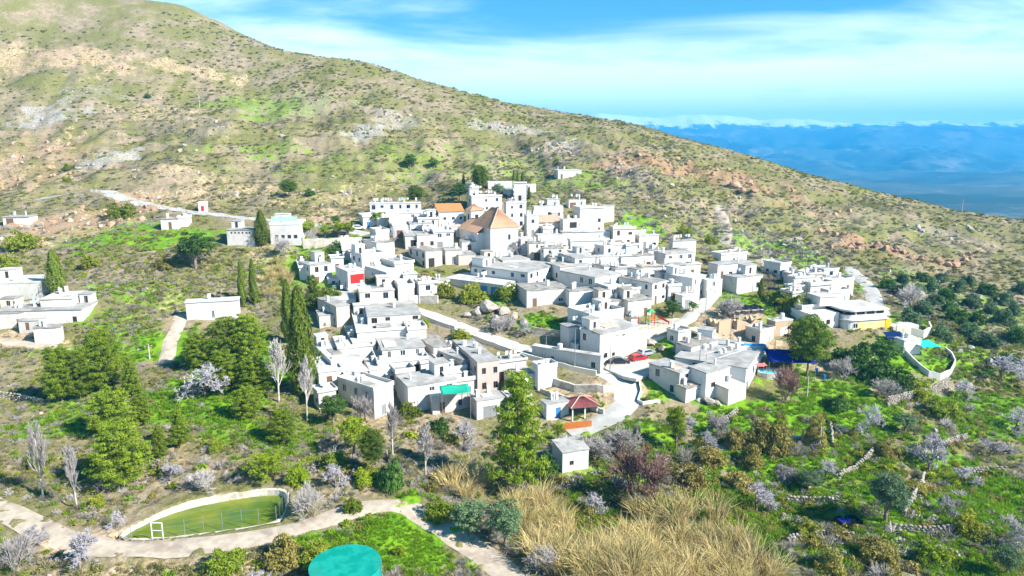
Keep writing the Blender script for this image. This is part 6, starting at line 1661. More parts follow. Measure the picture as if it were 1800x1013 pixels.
# white villa with a rounded front
vp = hit(1486, 583); vr = empty('villa', vp, R(14)); tag(vr, 'white villa with a rounded front gallery and a yellow lower storey', 'villa')
mat_flat('yellow_wall', (0.75, 0.55, 0.22), 0.8, 0.2)
mat_flat('yellow_bright', (0.85, 0.42, 0.02), 0.8, 0.2)
def round_block(x0, x1, y0, y1, r, n=8):
    pts = []
    for k in range(n + 1): t = math.pi + math.pi / 2 * k / n; pts.append((x0 + r + r * math.cos(t), y0 + r + r * math.sin(t)))
    pts += [(x1, y0), (x1, y1), (x0, y1)]
    return pts
MB().prism(round_block(0, 10.5, 0, 8, 2.0), -3, 2.4).build('lower_storey', M['plaster_white'], vr)
MB().prism(round_block(-.4, 11, -.4, 9, 2.4), 2.41, 2.7).build('floor_slab', M['plaster_white'], vr)
MB().prism(round_block(0, 10.8, 0, 9, 2.2), 2.71, 3.6).build('gallery_wall', M['plaster_white'], vr)
MB().prism(round_block(.4, 10.4, .6, 8.6, 2.0), 3.61, 4.5).build('gallery_glazing', M['glass'], vr)
for x in (2.6, 5.2, 7.8): box_part(vr, 'pillar', 'plaster_white', x - .15, x + .15, .2, .6, 3.6, 4.5)
MB().prism(round_block(-.4, 11, -.4, 9, 2.4), 4.51, 4.9).build('roof', M['roof_pale'], vr)
MB().prism(round_block(-8, -.42, 2.0, 9, .6), -3, 4.0).build('wing', M['plaster_white'], vr)
box_part(vr, 'upper_room', 'plaster_white', -3.4, 1.2, 5, 9.5, 4.92, 7.0)
box_part(vr, 'upper_roof', 'roof_pale', -3.6, 1.4, 4.8, 9.7, 7.01, 7.2)
box_part(vr, 'yellow_panel', 'yellow_wall', 3.2, 10.4, -.06, -.003, .1, 2.0); box_part(vr, 'orange_panel', 'yellow_bright', 10.53, 12.0, -.1, .6, -.5, 2.3)
box_part(vr, 'terrace', 'roof_pale', 12.01, 19, -1, 6, -3, .6)
for x in (1.9, 4.6, 7.2):
    o = link('window', window_mesh(1.2, 1.2, 'frame_white')[0], vr, (x, -.14, .6)); link('frame', window_mesh(1.2, 1.2, 'frame_white')[1], o)
for x in (-6.4, -3.6):
    o = link('window', window_mesh(.9, 1.1, 'frame_brown')[0], vr, (x, 1.86, 1.4)); link('frame', window_mesh(.9, 1.1, 'frame_brown')[1], o)

# cemetery: white walls and the little tower
cr = empty('cemetery', hit(914, 354)); tag(cr, 'white walled cemetery with a square tower above the village', 'cemetery')
mz = mesh_z(cr.location.x, cr.location.y) - cr.location.z
box_part(cr, 'tower', 'plaster_white', -2, 2.2, 0, 4, -2, 6.2); box_part(cr, 'tower_top', 'plaster_white', -2.2, 2.4, -.2, 4.2, 6.21, 6.5)
box_part(cr, 'tower_door', 'dark_inside', -.5, .5, -.03, 0.02, 0, 2)
def cem_wall(px0, px1, y0, y1, h, dy):
    a = hit(px0, y0) - cr.location; c = hit(px1, y1) - cr.location; t = (c - a); t.z = 0; L_ = t.length; t.normalize(); nn = Vector((-t.y, t.x, 0)) * dy
    b = MB(); z0 = min(a.z, c.z) - 2
    b.obox(((a + c) / 2 + nn / 2).to_3d() * 1.0, t * L_ / 2, nn / 2, Vector((0, 0, (h + 2) / 2)))
    o = b.build('niche_block', M['plaster_white'], cr); return o
cem_wall(928, 942, 345, 340, 5.2, 6.0); cem_wall(858, 900, 334, 333, 3.6, 4.0); cem_wall(820, 846, 334, 335, 3.0, 3.0); cem_wall(884, 898, 343, 347, 3.0, 2.0)

# awnings and canopies
def canopy(px, py, h, w_, d_, yaw, mat, label, sag=.3, tilt=.4, name='awning', curl=0.0):
    p_ = hit(px, py, h); root = empty(name, (p_.x, p_.y, p_.z - h), R(yaw)); tag(root, label, 'awning')
    n = 10; V = []; F_ = []
    for j in range(n + 1):
        for i in range(n + 1):
            u, v = i / n, j / n
            V.append((u * w_, v * d_, h + tilt * v - sag * math.sin(math.pi * u) * math.sin(math.pi * v) + .05 * math.sin(9 * u + 5 * v)))
    m_ = n + 1
    F_ = [(j * m_ + i, j * m_ + i + 1, (j + 1) * m_ + i + 1, (j + 1) * m_ + i) for j in range(n) for i in range(n)]
    me = bpy.data.meshes.new('cloth'); me.from_pydata(V, [], F_); me.materials.append(M[mat]); me.polygons.foreach_set('use_smooth', [True] * len(F_)); me.update()
    o = link('cloth', me, root); md = o.modifiers.new('thick', 'SOLIDIFY'); md.thickness = .03
    for x in (.08, w_ - .08):
        for y in (.08, d_ - .08):
            q = Vector((x, y)); q.rotate(Matrix.Rotation(R(yaw), 2)); g = gz(p_.x + q.x, p_.y + q.y) - (p_.z - h)
            MB().tube((x, y, min(g, 0) - .5), (x, y, h + tilt * (y / d_) - .02), .05, .05, 6).build('post', M['metal_grey'], root)
    return root
mat_flat('cloth_green', (0.02, 0.36, 0.24), 0.8, 0.1); mat_flat('cloth_turq', (0.03, 0.48, 0.42), 0.8, 0.1); mat_flat('cloth_blue', (0.012, 0.02, 0.24), 0.8, 0.1); mat_flat('cloth_blue2', (0.04, 0.25, 0.55), 0.8, 0.1); mat_flat('cloth_red', (0.70, 0.16, 0.16), 0.8, 0.1); mat_flat('black_plastic', (0.012, 0.013, 0.016), 0.5, 0.3); mat_flat('wood_orange', (0.62, 0.20, 0.04), 0.7, 0.2); mat_flat('blue_plastic', (0.02, 0.16, 0.55), 0.4, 0.4); mat_flat('play_red', (0.55, 0.02, 0.03), 0.5); mat_flat('play_yellow', (0.75, 0.45, 0.05), 0.5); mat_flat('play_green', (0.05, 0.32, 0.10), 0.5)
canopy(776, 694, 5.2, 5.2, 3.6, 12, 'cloth_green', 'green awning over the terrace in the front row')
canopy(1621, 611, 2.9, 4.6, 4.2, 8, 'cloth_turq', 'turquoise awning in the round walled garden at the right')
canopy(1352, 636, 3.0, 9.0, 5.0, -8, 'cloth_blue', 'dark blue awning left of the lone umbrella pine', .1, 1.2)
canopy(1312, 617, 2.6, 5.0, 3.0, 4, 'cloth_blue2', 'light blue awning beside the dark blue awning', .1, .6)
canopy(1333, 645, 3.2, 2.2, 1.0, 20, 'cloth_red', 'red and white curtained porch at the end of the long grey-shaded house', .05, .3)
# maroon-roofed pavilion and orange fence
mp = hit(1005, 742); mr = empty('pavilion', mp, R(14)); tag(mr, 'open garden pavilion with a maroon hipped roof inside the street bend', 'pavilion')
tile_roof(mr, 'hip', 5.0, 4.2, 2.6, 'tiles_maroon', 1.2, 'plaster_white', .35)
for x in (.2, 2.5, 4.8):
    for y in (.2, 4.0): box_part(mr, 'post', 'frame_white', x - .1, x + .1, y - .1, y + .1, -1.5, 2.6)
box_part(mr, 'back_wall', 'plaster_white', .3, 4.7, 3.8, 3.99, -1.5, 2.6); box_part(mr, 'red_curtain', 'play_red', 2.7, 4.5, 3.7, 3.78, 0, 2.0)
fo = empty('fence', hit(990, 757)); tag(fo, 'orange board fence below the maroon pavilion', 'fence')
a_ = hit(990, 757) - fo.location; c_ = hit(1040, 752) - fo.location; nb = 16
bm_ = MB().box(-.2, .2, -.02, .02, -.6, 1.3).mesh('board', M['wood_orange'])
for k in range(nb):
    q = a_.lerp(c_, (k + .5) / nb); s = link('board', bm_, fo, q, (0, 0, math.atan2(c_.y - a_.y, c_.x - a_.x))); s.scale = ((c_ - a_).length / nb / .42, 1, 1 + .04 * (k % 3))
# round walled garden at the right
wall_line('garden_wall', [(1588,622),(1604,640),(1617,652),(1632,663),(1652,668),(1670,660),(1678,645),(1672,632),(1660,622)], 1.4, .25, 'plaster_white', 'curved white garden wall at the right with a hedge inside')
H_(1590,600,1583,1620,3.4,20,'white house end with pink-tinged wall beside the turquoise awning',PW,rm='roof_pale',df=.2,dl=.0,par=0)
# solar panels
sp_ = hit(1566, 603, .8); so = empty('solar_array', (sp_.x, sp_.y, sp_.z - .8), R(8)); tag(so, 'tilted dark blue solar panels behind the dark dense tree', 'solar panels')
w = NT('solar'); M['solar'] = w.out((0.008, 0.02, 0.09), 0.15, None, 0.6)
pm = MB().box(.03, .97, .03, 1.6, 0, .04).mesh('panel', M['solar']); fm_ = MB().box(0, 1, 0, 1.63, -.03, -.002).mesh('frame', M['metal_grey'])
for i in range(4):
    for j in range(2):
        o = link('panel', pm, so, (i * 1.03, j * 1.45, .9 + j * .82), (R(30), 0, 0)); link('frame', fm_, o)
rk = MB()
for i in (.2, 3.9): rk.tube((i, .3, -.6), (i, .3, 1.0), .04, .04, 5).tube((i, 2.5, -.6), (i, 2.5, 2.2), .04, .04, 5)
rk.build('rack', M['metal_grey'], so)
# ruin with black tarpaulins
rr_ = hit(1262, 585); ru = empty('ruin', rr_, R(16)); tag(ru, 'roofless ochre ruin of rubble walls beside the street lamp', 'ruin')
def ragged(name, x0, y0, x1, y1, h, seed, th=.5):
    rnd = random.Random(seed); L_ = math.hypot(x1 - x0, y1 - y0); n = max(3, int(L_ / .8)); b = MB(); ux, uy = (x1 - x0) / L_, (y1 - y0) / L_; nx_, ny_ = -uy * th / 2, ux * th / 2; hs = [h * rnd.uniform(.55, 1.1) for _ in range(n + 1)]
    for k in range(n):
        a, c = k / n, (k + 1) / n; xa, ya, xb, yb = x0 + (x1 - x0) * a, y0 + (y1 - y0) * a, x0 + (x1 - x0) * c, y0 + (y1 - y0) * c
        P_ = [[(x + s * nx_, y + s * ny_, z) for s in (1, -1)] for x, y, z in ((xa, ya, -1.5), (xb, yb, -1.5), (xb, yb, hs[k + 1]), (xa, ya, hs[k]))]
        b.face([P_[0][1], P_[1][1], P_[2][1], P_[3][1]]); b.face([P_[1][0], P_[0][0], P_[3][0], P_[2][0]]); b.face([P_[3][1], P_[2][1], P_[2][0], P_[3][0]])
        if k == 0: b.face([P_[0][0], P_[0][1], P_[3][1], P_[3][0]])
        if k == n - 1: b.face([P_[1][1], P_[1][0], P_[2][0], P_[2][1]])
    b.build(name, M['plaster_ochre'], ru)
for i, q in enumerate([(0, 0, 3.2, 0, 2.8), (4.6, 0, 10, 0, 2.6), (0, 0, 0, 6, 3.0), (4.6, 0, 4.6, 6, 2.4), (10, 0, 10, 6, 2.6), (0, 6, 10, 6, 2.2)]): ragged('rubble_wall', *q, 5 + i)
sh = hit(1290, 561); s_o = empty('shed', sh, R(14)); tag(s_o, 'low shed under black tarpaulins behind the ochre ruin', 'shed')
box_part(s_o, 'wall', 'rubble', 0, 7.6, 0, 3, -1, 1.9); 
V = []; n = 14
for j in range(6):
    for i in range(n + 1): V.append((-.3 + 8.2 * i / n, -.4 + 3.8 * j / 5, 2.0 + .35 * math.sin(i * 1.7 + j) * .5 + .3 * (j / 5) - (.6 if j == 0 else 0)))
tb = MB()
for j in range(5):
    for i in range(n): a = j * (n + 1) + i; tb.face([V[a], V[a + 1], V[a + n + 2], V[a + n + 1]])
o = tb.build('tarpaulin', M['black_plastic'], s_o); o.modifiers.new('thick', 'SOLIDIFY').thickness = .03
# pool and lawn
w = NT('pool_water'); M['pool_water'] = w.out((0.02, 0.50, 0.62), 0.08, None, 0.5)
pl_ = hit(1345, 668); po = empty('swimming_pool', pl_ + Vector((0, 0, .9)), R(16)); tag(po, 'small turquoise swimming pool beside the long grey-shaded house', 'pool')
MB().prism([(2.4 + 2.4 * math.cos(t), 1.7 + 1.6 * math.sin(t)) for t in np.linspace(0, 2 * math.pi, 22, endpoint=False)], -.1, .12).build('water', M['pool_water'], po)
rg = MB()
for k in range(22):
    t0, t1 = 2 * math.pi * k / 22, 2 * math.pi * (k + 1) / 22
    def rp(t, e): return (2.4 + (2.4 + e) * math.cos(t), 1.7 + (1.6 + e) * math.sin(t))
    a, b_, c2, d2 = rp(t0, 0), rp(t1, 0), rp(t1, .35), rp(t0, .35)
    rg.face([(*a, .25), (*d2, .25), (*c2, .25), (*b_, .25)]); rg.face([(*d2, .25), (*d2, -2), (*c2, -2), (*c2, .25)]); rg.face([(*a, .1), (*a, .25), (*b_, .25), (*b_, .1)])
rg.build('coping', M['concrete'], po)
# black open water tank and small things of the terraces
bt = empty('water_trough', hit(1490, 925), R(10)); tag(bt, 'black plastic water tank standing on the lower right terrace', 'tank')
tbk = MB()
tbk.box(-1.5, 1.5, -.9, -.8, -.5, 1.1).box(-1.5, 1.5, .8, .9, -.5, 1.1).box(-1.5, -1.4, -.8, .8, -.5, 1.1).box(1.4, 1.5, -.8, .8, -.5, 1.1)
tbk.build('tub', M['black_plastic'], bt); box_part(bt, 'cover', 'cloth_blue', -1.3, .4, -.78, .78, .9, .96)
box_part(bt, 'water', 'glass', -1.4, 1.4, -.8, .8, .5, .6)
for k, (px, py, hh) in enumerate([(1435,655,1.0),(1448,668,1.0)]):
    o = MB().tube((0, 0, -.2), (0, 0, hh), .3, .3, 14).tube((0, 0, hh * .33), (0, 0, hh * .36), .315, .315, 14).tube((0, 0, hh * .66), (0, 0, hh * .69), .315, .315, 14).tube((0, 0, hh), (0, 0, hh + .05), .27, .27, 14).build('barrel', M['blue_plastic'], None, foot(px, py)); tag(o, ('upper' if k == 0 else 'lower') + ' blue barrel beside the lone umbrella pine', 'barrel')
# playground
pg0 = hit(1122, 583, 2.2); pz = pg0.z
def pgp(px, py):
    d = px_dir(px, py); t = (pz - CAMZ) / d[2]; return Vector((d[0] * t, d[1] * t, pz))
quad = [pgp(1112, 586), pgp(1204, 568), pgp(1186, 549), pgp(1108, 558)]
tag(MB().prism([(q.x, q.y) for q in quad], pz - 3.0, pz).build('playground_floor', M['concrete_road']), kind='structure')
pf = empty('fence', quad[0]); tag(pf, 'yellow and white picket rail along the playground edge', 'fence')
e0 = quad[0] - quad[0]; e1 = quad[1] - quad[0]; npk = 18
pk_m = MB().box(-.07, .07, -.05, .05, 0, 1.0)
pa, pb2 = MB().box(-.1, .1, -.05, .05, 0, 1.0).mesh('picket', M['play_yellow']), MB().box(-.1, .1, -.05, .05, 0, 1.0).mesh('picket', M['frame_white'])
for k in range(npk): link('picket', (pa, pb2)[k % 2], pf, e0.lerp(e1, (k + .5) / npk), (0, 0, math.atan2(e1.y, e1.x)))
MB().tube(e0 + Vector((0, 0, .75)), e1 + Vector((0, 0, .75)), .04, .04, 5).build('rail', M['play_red'], pf)
sw = empty('play_tower', pgp(1140, 572), R(15)); tag(sw, 'wooden play tower with climbing posts in the playground', 'play equipment')
for x in (0, 1.4):
    for y in (0, 1.4): box_part(sw, 'post', 'play_red' if x else 'play_green', x - .07, x + .07, y - .07, y + .07, 0, 2.9)
box_part(sw, 'deck', 'wood_orange', -.1, 1.5, -.1, 1.5, 1.2, 1.3)
MB().face([(-.2, -.2, 2.9), (1.6, -.2, 2.9), (.7, .7, 3.7)]).face([(1.6, -.2, 2.9), (1.6, 1.6, 2.9), (.7, .7, 3.7)]).face([(1.6, 1.6, 2.9), (-.2, 1.6, 2.9), (.7, .7, 3.7)]).face([(-.2, 1.6, 2.9), (-.2, -.2, 2.9), (.7, .7, 3.7)]).build('roof', M['play_green'], sw)
sl = empty('slide', pgp(1156, 568), R(-20)); tag(sl, 'red slide at the right of the playground', 'play equipment')
MB().obox((1.4, 0, .75), (1.3, 0, -.62), (0, .25, 0), (.02, 0, .045)).build('chute', M['play_red'], sl)
for y in (-.28, .28): MB().obox((1.4, y, .9), (1.3, 0, -.62), (0, .03, 0), (.05, 0, .13)).build('side', M['play_red'], sl)
for y in (-.25, .25): MB().tube((-.1, y, 0), (.1, y, 1.5), .03, .03, 5).build('post', M['play_yellow'], sl)
for k in range(4): MB().tube((-.08 + .04 * k, -.25, .3 + .3 * k), (-.08 + .04 * k, .25, .3 + .3 * k), .02, .02, 5).build('rung', M['play_yellow'], sl)
sg = empty('swing', pgp(1122, 572), R(10)); tag(sg, 'red framed swing at the left of the playground', 'play equipment')
for x in (0, 2.4):
    for y in (-.7, .7): MB().tube((x, y, 0), (x, 0, 2.2), .05, .05, 6).build('leg', M['play_red'], sg)
MB().tube((0, 0, 2.2), (2.4, 0, 2.2), .05, .05, 6).build('crossbar', M['play_red'], sg)
for x in (.7, 1.7):
    box_part(sg, 'seat', 'black_plastic', x - .2, x + .2, -.1, .1, .5, .54)
    for d in (-.18, .18): MB().tube((x + d, 0, .54), (x + d, 0, 2.2), .012, .012, 4).build('chain', M['metal_grey'], sg)
# little palm and street palms on the terrace at the back
def palm(px, py, top, label):
    p_ = foot(px, py); dist = p_.y * math.cos(PITCH); h = (py - top) * dist / FPX; root = empty('palm_tree', p_); tag(root, label, 'tree', None)
    b = MB(); 
    for k in range(6): b.tube((0, 0, -.4 + k * h * .12), (0, 0, -.4 + (k + 1) * h * .12), .2 - .01 * k, .18 - .01 * k, 8)
    b.build('trunk', M['bark'], root); z = h * .68
    for k in range(16):
        f = MB(); an = k * 2.4; up_ = .9 - 1.1 * (k / 16); L_ = h * .42; pts = []
        for s in range(6): t = s / 5; pts.append(Vector((math.cos(an) * L_ * t, math.sin(an) * L_ * t, z + up_ * L_ * t - .75 * L_ * t * t)))
        sd_ = Vector((-math.sin(an), math.cos(an), 0))
        for s in range(5):
            w0, w1 = .16 * h * math.sin(math.pi * (.12 + .85 * s / 5)), .16 * h * math.sin(math.pi * (.12 + .85 * (s + 1) / 5))
            dn = Vector((0, 0, -.05 * h))
            f.face([pts[s], pts[s + 1], pts[s + 1] + sd_ * w1 + dn, pts[s] + sd_ * w0 + dn]); f.face([pts[s], pts[s] - sd_ * w0 + dn, pts[s + 1] - sd_ * w1 + dn, pts[s + 1]])
        f.build('frond', M['palm_leaf'], root)
    return root
mat_flat('palm_leaf', (0.10, 0.16, 0.02), 0.6, 0.2, 0, .3)
palm(662, 394, 366, 'small palm against the low house with blue doors')
for px, py, wp, lb in [(540,418,36,'first weeping street tree on the retaining wall, next to the restaurant'),(572,418,30,'second street tree on the retaining wall'),(596,418,34,'third street tree on the retaining wall'),(612,416,30,'fourth street tree on the retaining wall, near the parked cars'),(590,398,22,'small bluish tree behind the street trees')]:
    T_('broad_bright' if wp > 25 else 'broad_dark', px, py, py - wp * .95, wp, lb)
# terrace glazing on the restaurant
tg = hit(476, 393, 5.6); go = empty('glazed_terrace', tg + Vector((0, 0, .12)), R(6)); tag(go, 'pale green glazed screen on the restaurant roof terrace', 'glass screen')
w = NT('green_glass'); M['green_glass'] = w.out((0.35, 0.66, 0.60), 0.1, None, 0.6)
pn = MB().box(.04, 1.36, 0, .04, 0, 1.3).mesh('pane', M['green_glass'])
for k in range(5): link('pane', pn, go, (k * 1.4, 1.2, .25)); box_part(go, 'post', 'frame_white', k * 1.4 - .03, k * 1.4 + .03, 1.18, 1.26, -.2, 1.7)
box_part(go, 'beam', 'frame_white', -.1, 7.1, 1.17, 1.27, 1.71, 1.8)
# laundry by the big central house
ll = hit(1010, 606, 2.4); lo_ = empty('washing_line', (ll.x, ll.y, ll.z - 2.4), R(40)); tag(lo_, 'washing line with pink and violet laundry by the big central house', 'laundry')
for x in (0, 3.4): MB().tube((x, 0, -2), (x, 0, 2.4), .03, .03, 5).build('post', M['metal_grey'], lo_)
MB().tube((0, 0, 2.35), (3.4, 0, 2.35), .008, .008, 4).build('cord', M['metal_grey'], lo_)
mat_flat('cloth_pink', (0.65, 0.10, 0.32), 0.8, .1); mat_flat('cloth_violet', (0.22, 0.05, 0.42), 0.8, .1)
for k, mt in enumerate(('cloth_pink', 'cloth_violet', 'frame_white', 'cloth_pink')): MB().box(.3 + .75 * k, .85 + .75 * k, -.012, .012, 1.35 + .15 * (k % 2), 2.33).build('garment', M[mt], lo_)
# guard rail along the road curve
gr = empty('guard_rail', ROADW['main_road'][0][0]); tag(gr, 'row of pale guard posts along the lower edge of the main road', 'guard rail')
o0 = gr.location.copy(); w3 = ROADW['main_road'][0]
gpm = MB().box(-.1, .1, -.08, .08, -.3, .9).mesh('post', M['concrete'])
for i in range(10, len(w3) - 6, 2):
    t = w3[i + 1] - w3[i - 1]; t.z = 0
    if t.length < .1: continue
    t.normalize(); q = w3[i] + Vector((t.y, -t.x, 0)) * 2.9; link('post', gpm, gr, (q.x - o0.x, q.y - o0.y, mesh_z(q.x, q.y) - o0.z))
# ------------------------------------------------------------------ ground cover (nobody could count it): instanced clumps
def occ_map():
    o = np.zeros_like(GXX)
    for rn, (w3, wd) in ROADW.items():
        for q in w3:
            i0 = int((q.x - GX0) / GS); j0 = int((q.y - GY0) / GS); k = int(wd / 2 / GS) + 2
            sl_ = (slice(max(j0 - k, 0), j0 + k + 1), slice(max(i0 - k, 0), i0 + k + 1))
            o[sl_] = np.maximum(o[sl_], ((GXX[sl_] - q.x) ** 2 + (GYY[sl_] - q.y) ** 2) < (wd / 2 + .5) ** 2)
    for root, base, W, L, H, a in HOUSES:
        dx = GXX - base.x; dy = GYY - base.y; u = dx * math.cos(a) + dy * math.sin(a); v = -dx * math.sin(a) + dy * math.cos(a)
        o = np.maximum(o, (u > -1.2) & (u < W + 1.2) & (v > -1.2) & (v < L + 1.2))
    o = np.maximum(o, _sd < 2.2)
    o = np.maximum(o, in_poly(GXX, GYY, [(q.x, q.y) for q in pk]))
    o = np.maximum(o, (np.hypot(GXX - tp.x, GYY - tp.y) < rad + .8))
    return o.astype(float)
OCC = occ_map()
def proto_collection(name, meshes):
    c = bpy.data.collections.new(name)
    for m_ in meshes: c.objects.link(bpy.data.objects.new(name + '_piece', m_))
    return c
def scatter(name, label, pts, scl, protos, tilt=.12, zs=None):
    """one object whose points carry the clumps"""
    n = len(pts)
    me = bpy.data.meshes.new(name); me.vertices.add(n); me.vertices.foreach_set('co', pts.astype(np.float32).ravel())
    a = me.attributes.new('size', 'FLOAT_VECTOR', 'POINT'); s3 = np.stack([scl, scl, scl * (G.uniform(.75, 1.25, n) if zs is None else zs)], 1); a.data.foreach_set('vector', s3.astype(np.float32).ravel())
    a = me.attributes.new('turn', 'FLOAT_VECTOR', 'POINT'); a.data.foreach_set('vector', np.stack([G.normal(size=n) * tilt, G.normal(size=n) * tilt, G.uniform(0, 6.283, n)], 1).astype(np.float32).ravel())
    a = me.attributes.new('pick', 'INT', 'POINT'); a.data.foreach_set('value', G.integers(0, len(protos), n).astype(np.int32))
    o = link(name, me); tag(o, label, None, None, 'stuff')
    ng = bpy.data.node_groups.new(name, 'GeometryNodeTree')
    ng.interface.new_socket('Geometry', in_out='INPUT', socket_type='NodeSocketGeometry'); ng.interface.new_socket('Geometry', in_out='OUTPUT', socket_type='NodeSocketGeometry')
    N = ng.nodes; L = ng.links
    gi, go_ = N.new('NodeGroupInput'), N.new('NodeGroupOutput'); ip = N.new('GeometryNodeInstanceOnPoints'); ci = N.new('GeometryNodeCollectionInfo')
    ci.inputs['Collection'].default_value = proto_collection(name, protos); ci.inputs['Separate Children'].default_value = True; ci.inputs['Reset Children'].default_value = True
    ip.inputs['Pick Instance'].default_value = True
    def attr(nm, typ):
        x = N.new('GeometryNodeInputNamedAttribute'); x.data_type = typ; x.inputs['Name'].default_value = nm; return x.outputs['Attribute']
    L.new(gi.outputs[0], ip.inputs['Points']); L.new(ci.outputs[0], ip.inputs['Instance']); L.new(attr('pick', 'INT'), ip.inputs['Instance Index'])
    L.new(attr('turn', 'FLOAT_VECTOR'), ip.inputs['Rotation']); L.new(attr('size', 'FLOAT_VECTOR'), ip.inputs['Scale']); L.new(ip.outputs[0], go_.inputs[0])
    md = o.modifiers.new('scatter', 'NODES'); md.node_group = ng
    return o
def bush_proto(mat, n, per, ln, wd, h=.75):
    d = unit(G.normal(size=(n, 3))); d[:, 2] = np.abs(d[:, 2]) * h
    return crown_mesh(mat, [clumped(d * G.uniform(.3, .8, (n, 1)), np.full(n, .32), per, ln, wd, d, .9, .9)], mat)
def twig_proto(mat, n):
    d = unit(G.normal(size=(n, 3)) + np.array([0, 0, .9])); d[:, 2] = np.abs(d[:, 2]); p0 = d * .1; p1 = d * G.uniform(.6, 1.15, (n, 1))
    q = p0 + (p1 - p0) * .55; e = unit(d + .7 * G.normal(size=(n, 3)))
    return crown_mesh(mat, [sticks(p0, p1, np.full(n, .022), np.full(n, .01), G.random(n)), sticks(q, q + e * .45, np.full(n, .016), np.full(n, .008), G.random(n))], mat)
def blade_proto(mat, n, h, w_, spread=.35, bend=.35, r=.3):
    """upright blades of two segments"""
    a = G.uniform(0, 6.283, n); q = r * np.sqrt(G.random(n)); p0 = np.stack([np.cos(a) * q, np.sin(a) * q, 0 * a], 1)
    d = unit(np.stack([np.cos(a) * spread, np.sin(a) * spread, np.ones(n)], 1) + .2 * G.normal(size=(n, 3))); hh = h * G.uniform(.55, 1.1, (n, 1))
    p1 = p0 + d * hh * .6; p2 = p1 + unit(d + bend * np.stack([np.cos(a), np.sin(a), -0.3 + 0 * a], 1) + .25 * G.normal(size=(n, 3))) * hh * .5
    s = unit(np.cross(d, G.normal(size=(n, 3)))) * w_ / 2
    v = np.stack([p0 - s, p0 + s, p1 + s, p1 - s, p1 - s, p1 + s, p2 + s * .15, p2 - s * .15], 1).reshape(-1, 3); b_ = np.arange(n)[:, None] * 8
    f = np.concatenate([b_ + np.array([0, 1, 2, 3]), b_ + np.array([4, 5, 6, 7])])
    return np_mesh(mat, v, f, M[mat], False, {'tint': np.repeat(G.random(n), 8)})
FLD = ellipse_w(745, 950, 105, 62)
def sow(n, rmin, rmax, amax, dens, seed, clear=False):
    """random ground points in a sector, thinned by dens(x, y)"""
    g = np.random.default_rng(seed)
    r = np.exp(g.uniform(math.log(rmin), math.log(rmax), n)); a = g.uniform(-amax, amax, n); x = r * np.sin(a); y = r * np.cos(a)
    keep = (g.random(n) < dens(x, y)) & (bil(OCC, x, y) < .25)
    if not clear: keep &= ~((((x - FLD[0]) / FLD[2]) ** 2 + ((y - FLD[1]) / FLD[3]) ** 2) < .9)
    x, y = x[keep], y[keep]
    return np.stack([x, y, mesh_z_arr(x, y)], 1)
def in_px(quads, n, seed):
    g = np.random.default_rng(seed); out = []
    for (x0, y0, x1, y1, k) in quads:
        for _ in range(int(n * k)):
            u, v = g.random(), g.random()
            if (2 * u - 1) ** 2 + (2 * v - 1) ** 2 > 1: continue
            q = hit(x0 + (x1 - x0) * u, y0 + (y1 - y0) * v); out.append((q.x, q.y, mesh_z(q.x, q.y)))
    return np.array(out)
def village_free(x, y): return 1 - .93 * bil(calm, x, y)
m0 = lambda x, y: mask_at(x, y, 0)
m1 = lambda x, y: mask_at(x, y, 1)
m2 = lambda x, y: mask_at(x, y, 2)
m3 = lambda x, y: mask_at(x, y, 3)
SO = [bush_proto('scrub_olive', 16, 9, .34, .2) for _ in range(3)]; SGn = [bush_proto('scrub_green', 16, 9, .34, .2) for _ in range(2)]; SGy = [bush_proto('scrub_grey', 14, 9, .32, .14) for _ in range(2)] + [twig_proto('scrub_grey', 46)]
GB = [blade_proto('grass_blade', 34, .55, .07) for _ in range(3)]; GD = [blade_proto('grass_dry', 26, .6, .05) for _ in range(2)]; TW_ = [twig_proto('twig_grey', 70), twig_proto('scrub_grey', 70)]
bare = lambda x, y: (1 - .6 * m1(x, y)) * (1 - .7 * m2(x, y)) * (1 - .75 * m3(x, y)) * village_free(x, y)
clump = lambda x, y, s, o: np.clip(.5 + 1.9 * fbm(x + o, y - o, s, 3), 0, 1)
# the far hillside
P_ = sow(30000, 165, 520, .74, lambda x, y: bare(x, y) * clump(x, y, 26, 0), 1); scatter('hillside_scrub', 'low olive scrub dotted over the whole hillside', P_, (.22 + .95 * G.random(len(P_)) ** 2.2) * (1 + .5 * sstep(250, 450, P_[:, 1])), SO)
P_ = sow(16000, 165, 520, .74, lambda x, y: bare(x, y) * clump(x, y, 34, 300), 2); scatter('grey_scrub', 'grey dry brush scattered over the hillside', P_, G.uniform(.4, 1.1, len(P_)) * (1 + .3 * sstep(250, 450, P_[:, 1])), SGy)
P_ = sow(9000, 165, 500, .74, lambda x, y: bare(x, y) * clump(x, y, 40, 800) ** 2 * 1.2, 3); scatter('gorse', 'yellow-green gorse patches on the hillside', P_, G.uniform(.4, 1.0, len(P_)) * (1 + .3 * sstep(250, 450, P_[:, 1])), SGn)
P_ = sow(34000, 165, 470, .74, lambda x, y: bare(x, y) * clump(x, y, 18, 410), 33); scatter('hillside_grass', 'dry grass and thyme tufts between the hillside scrub', P_, G.uniform(.7, 1.5, len(P_)), GD + SO[:1], .2, np.full(len(P_), .6))
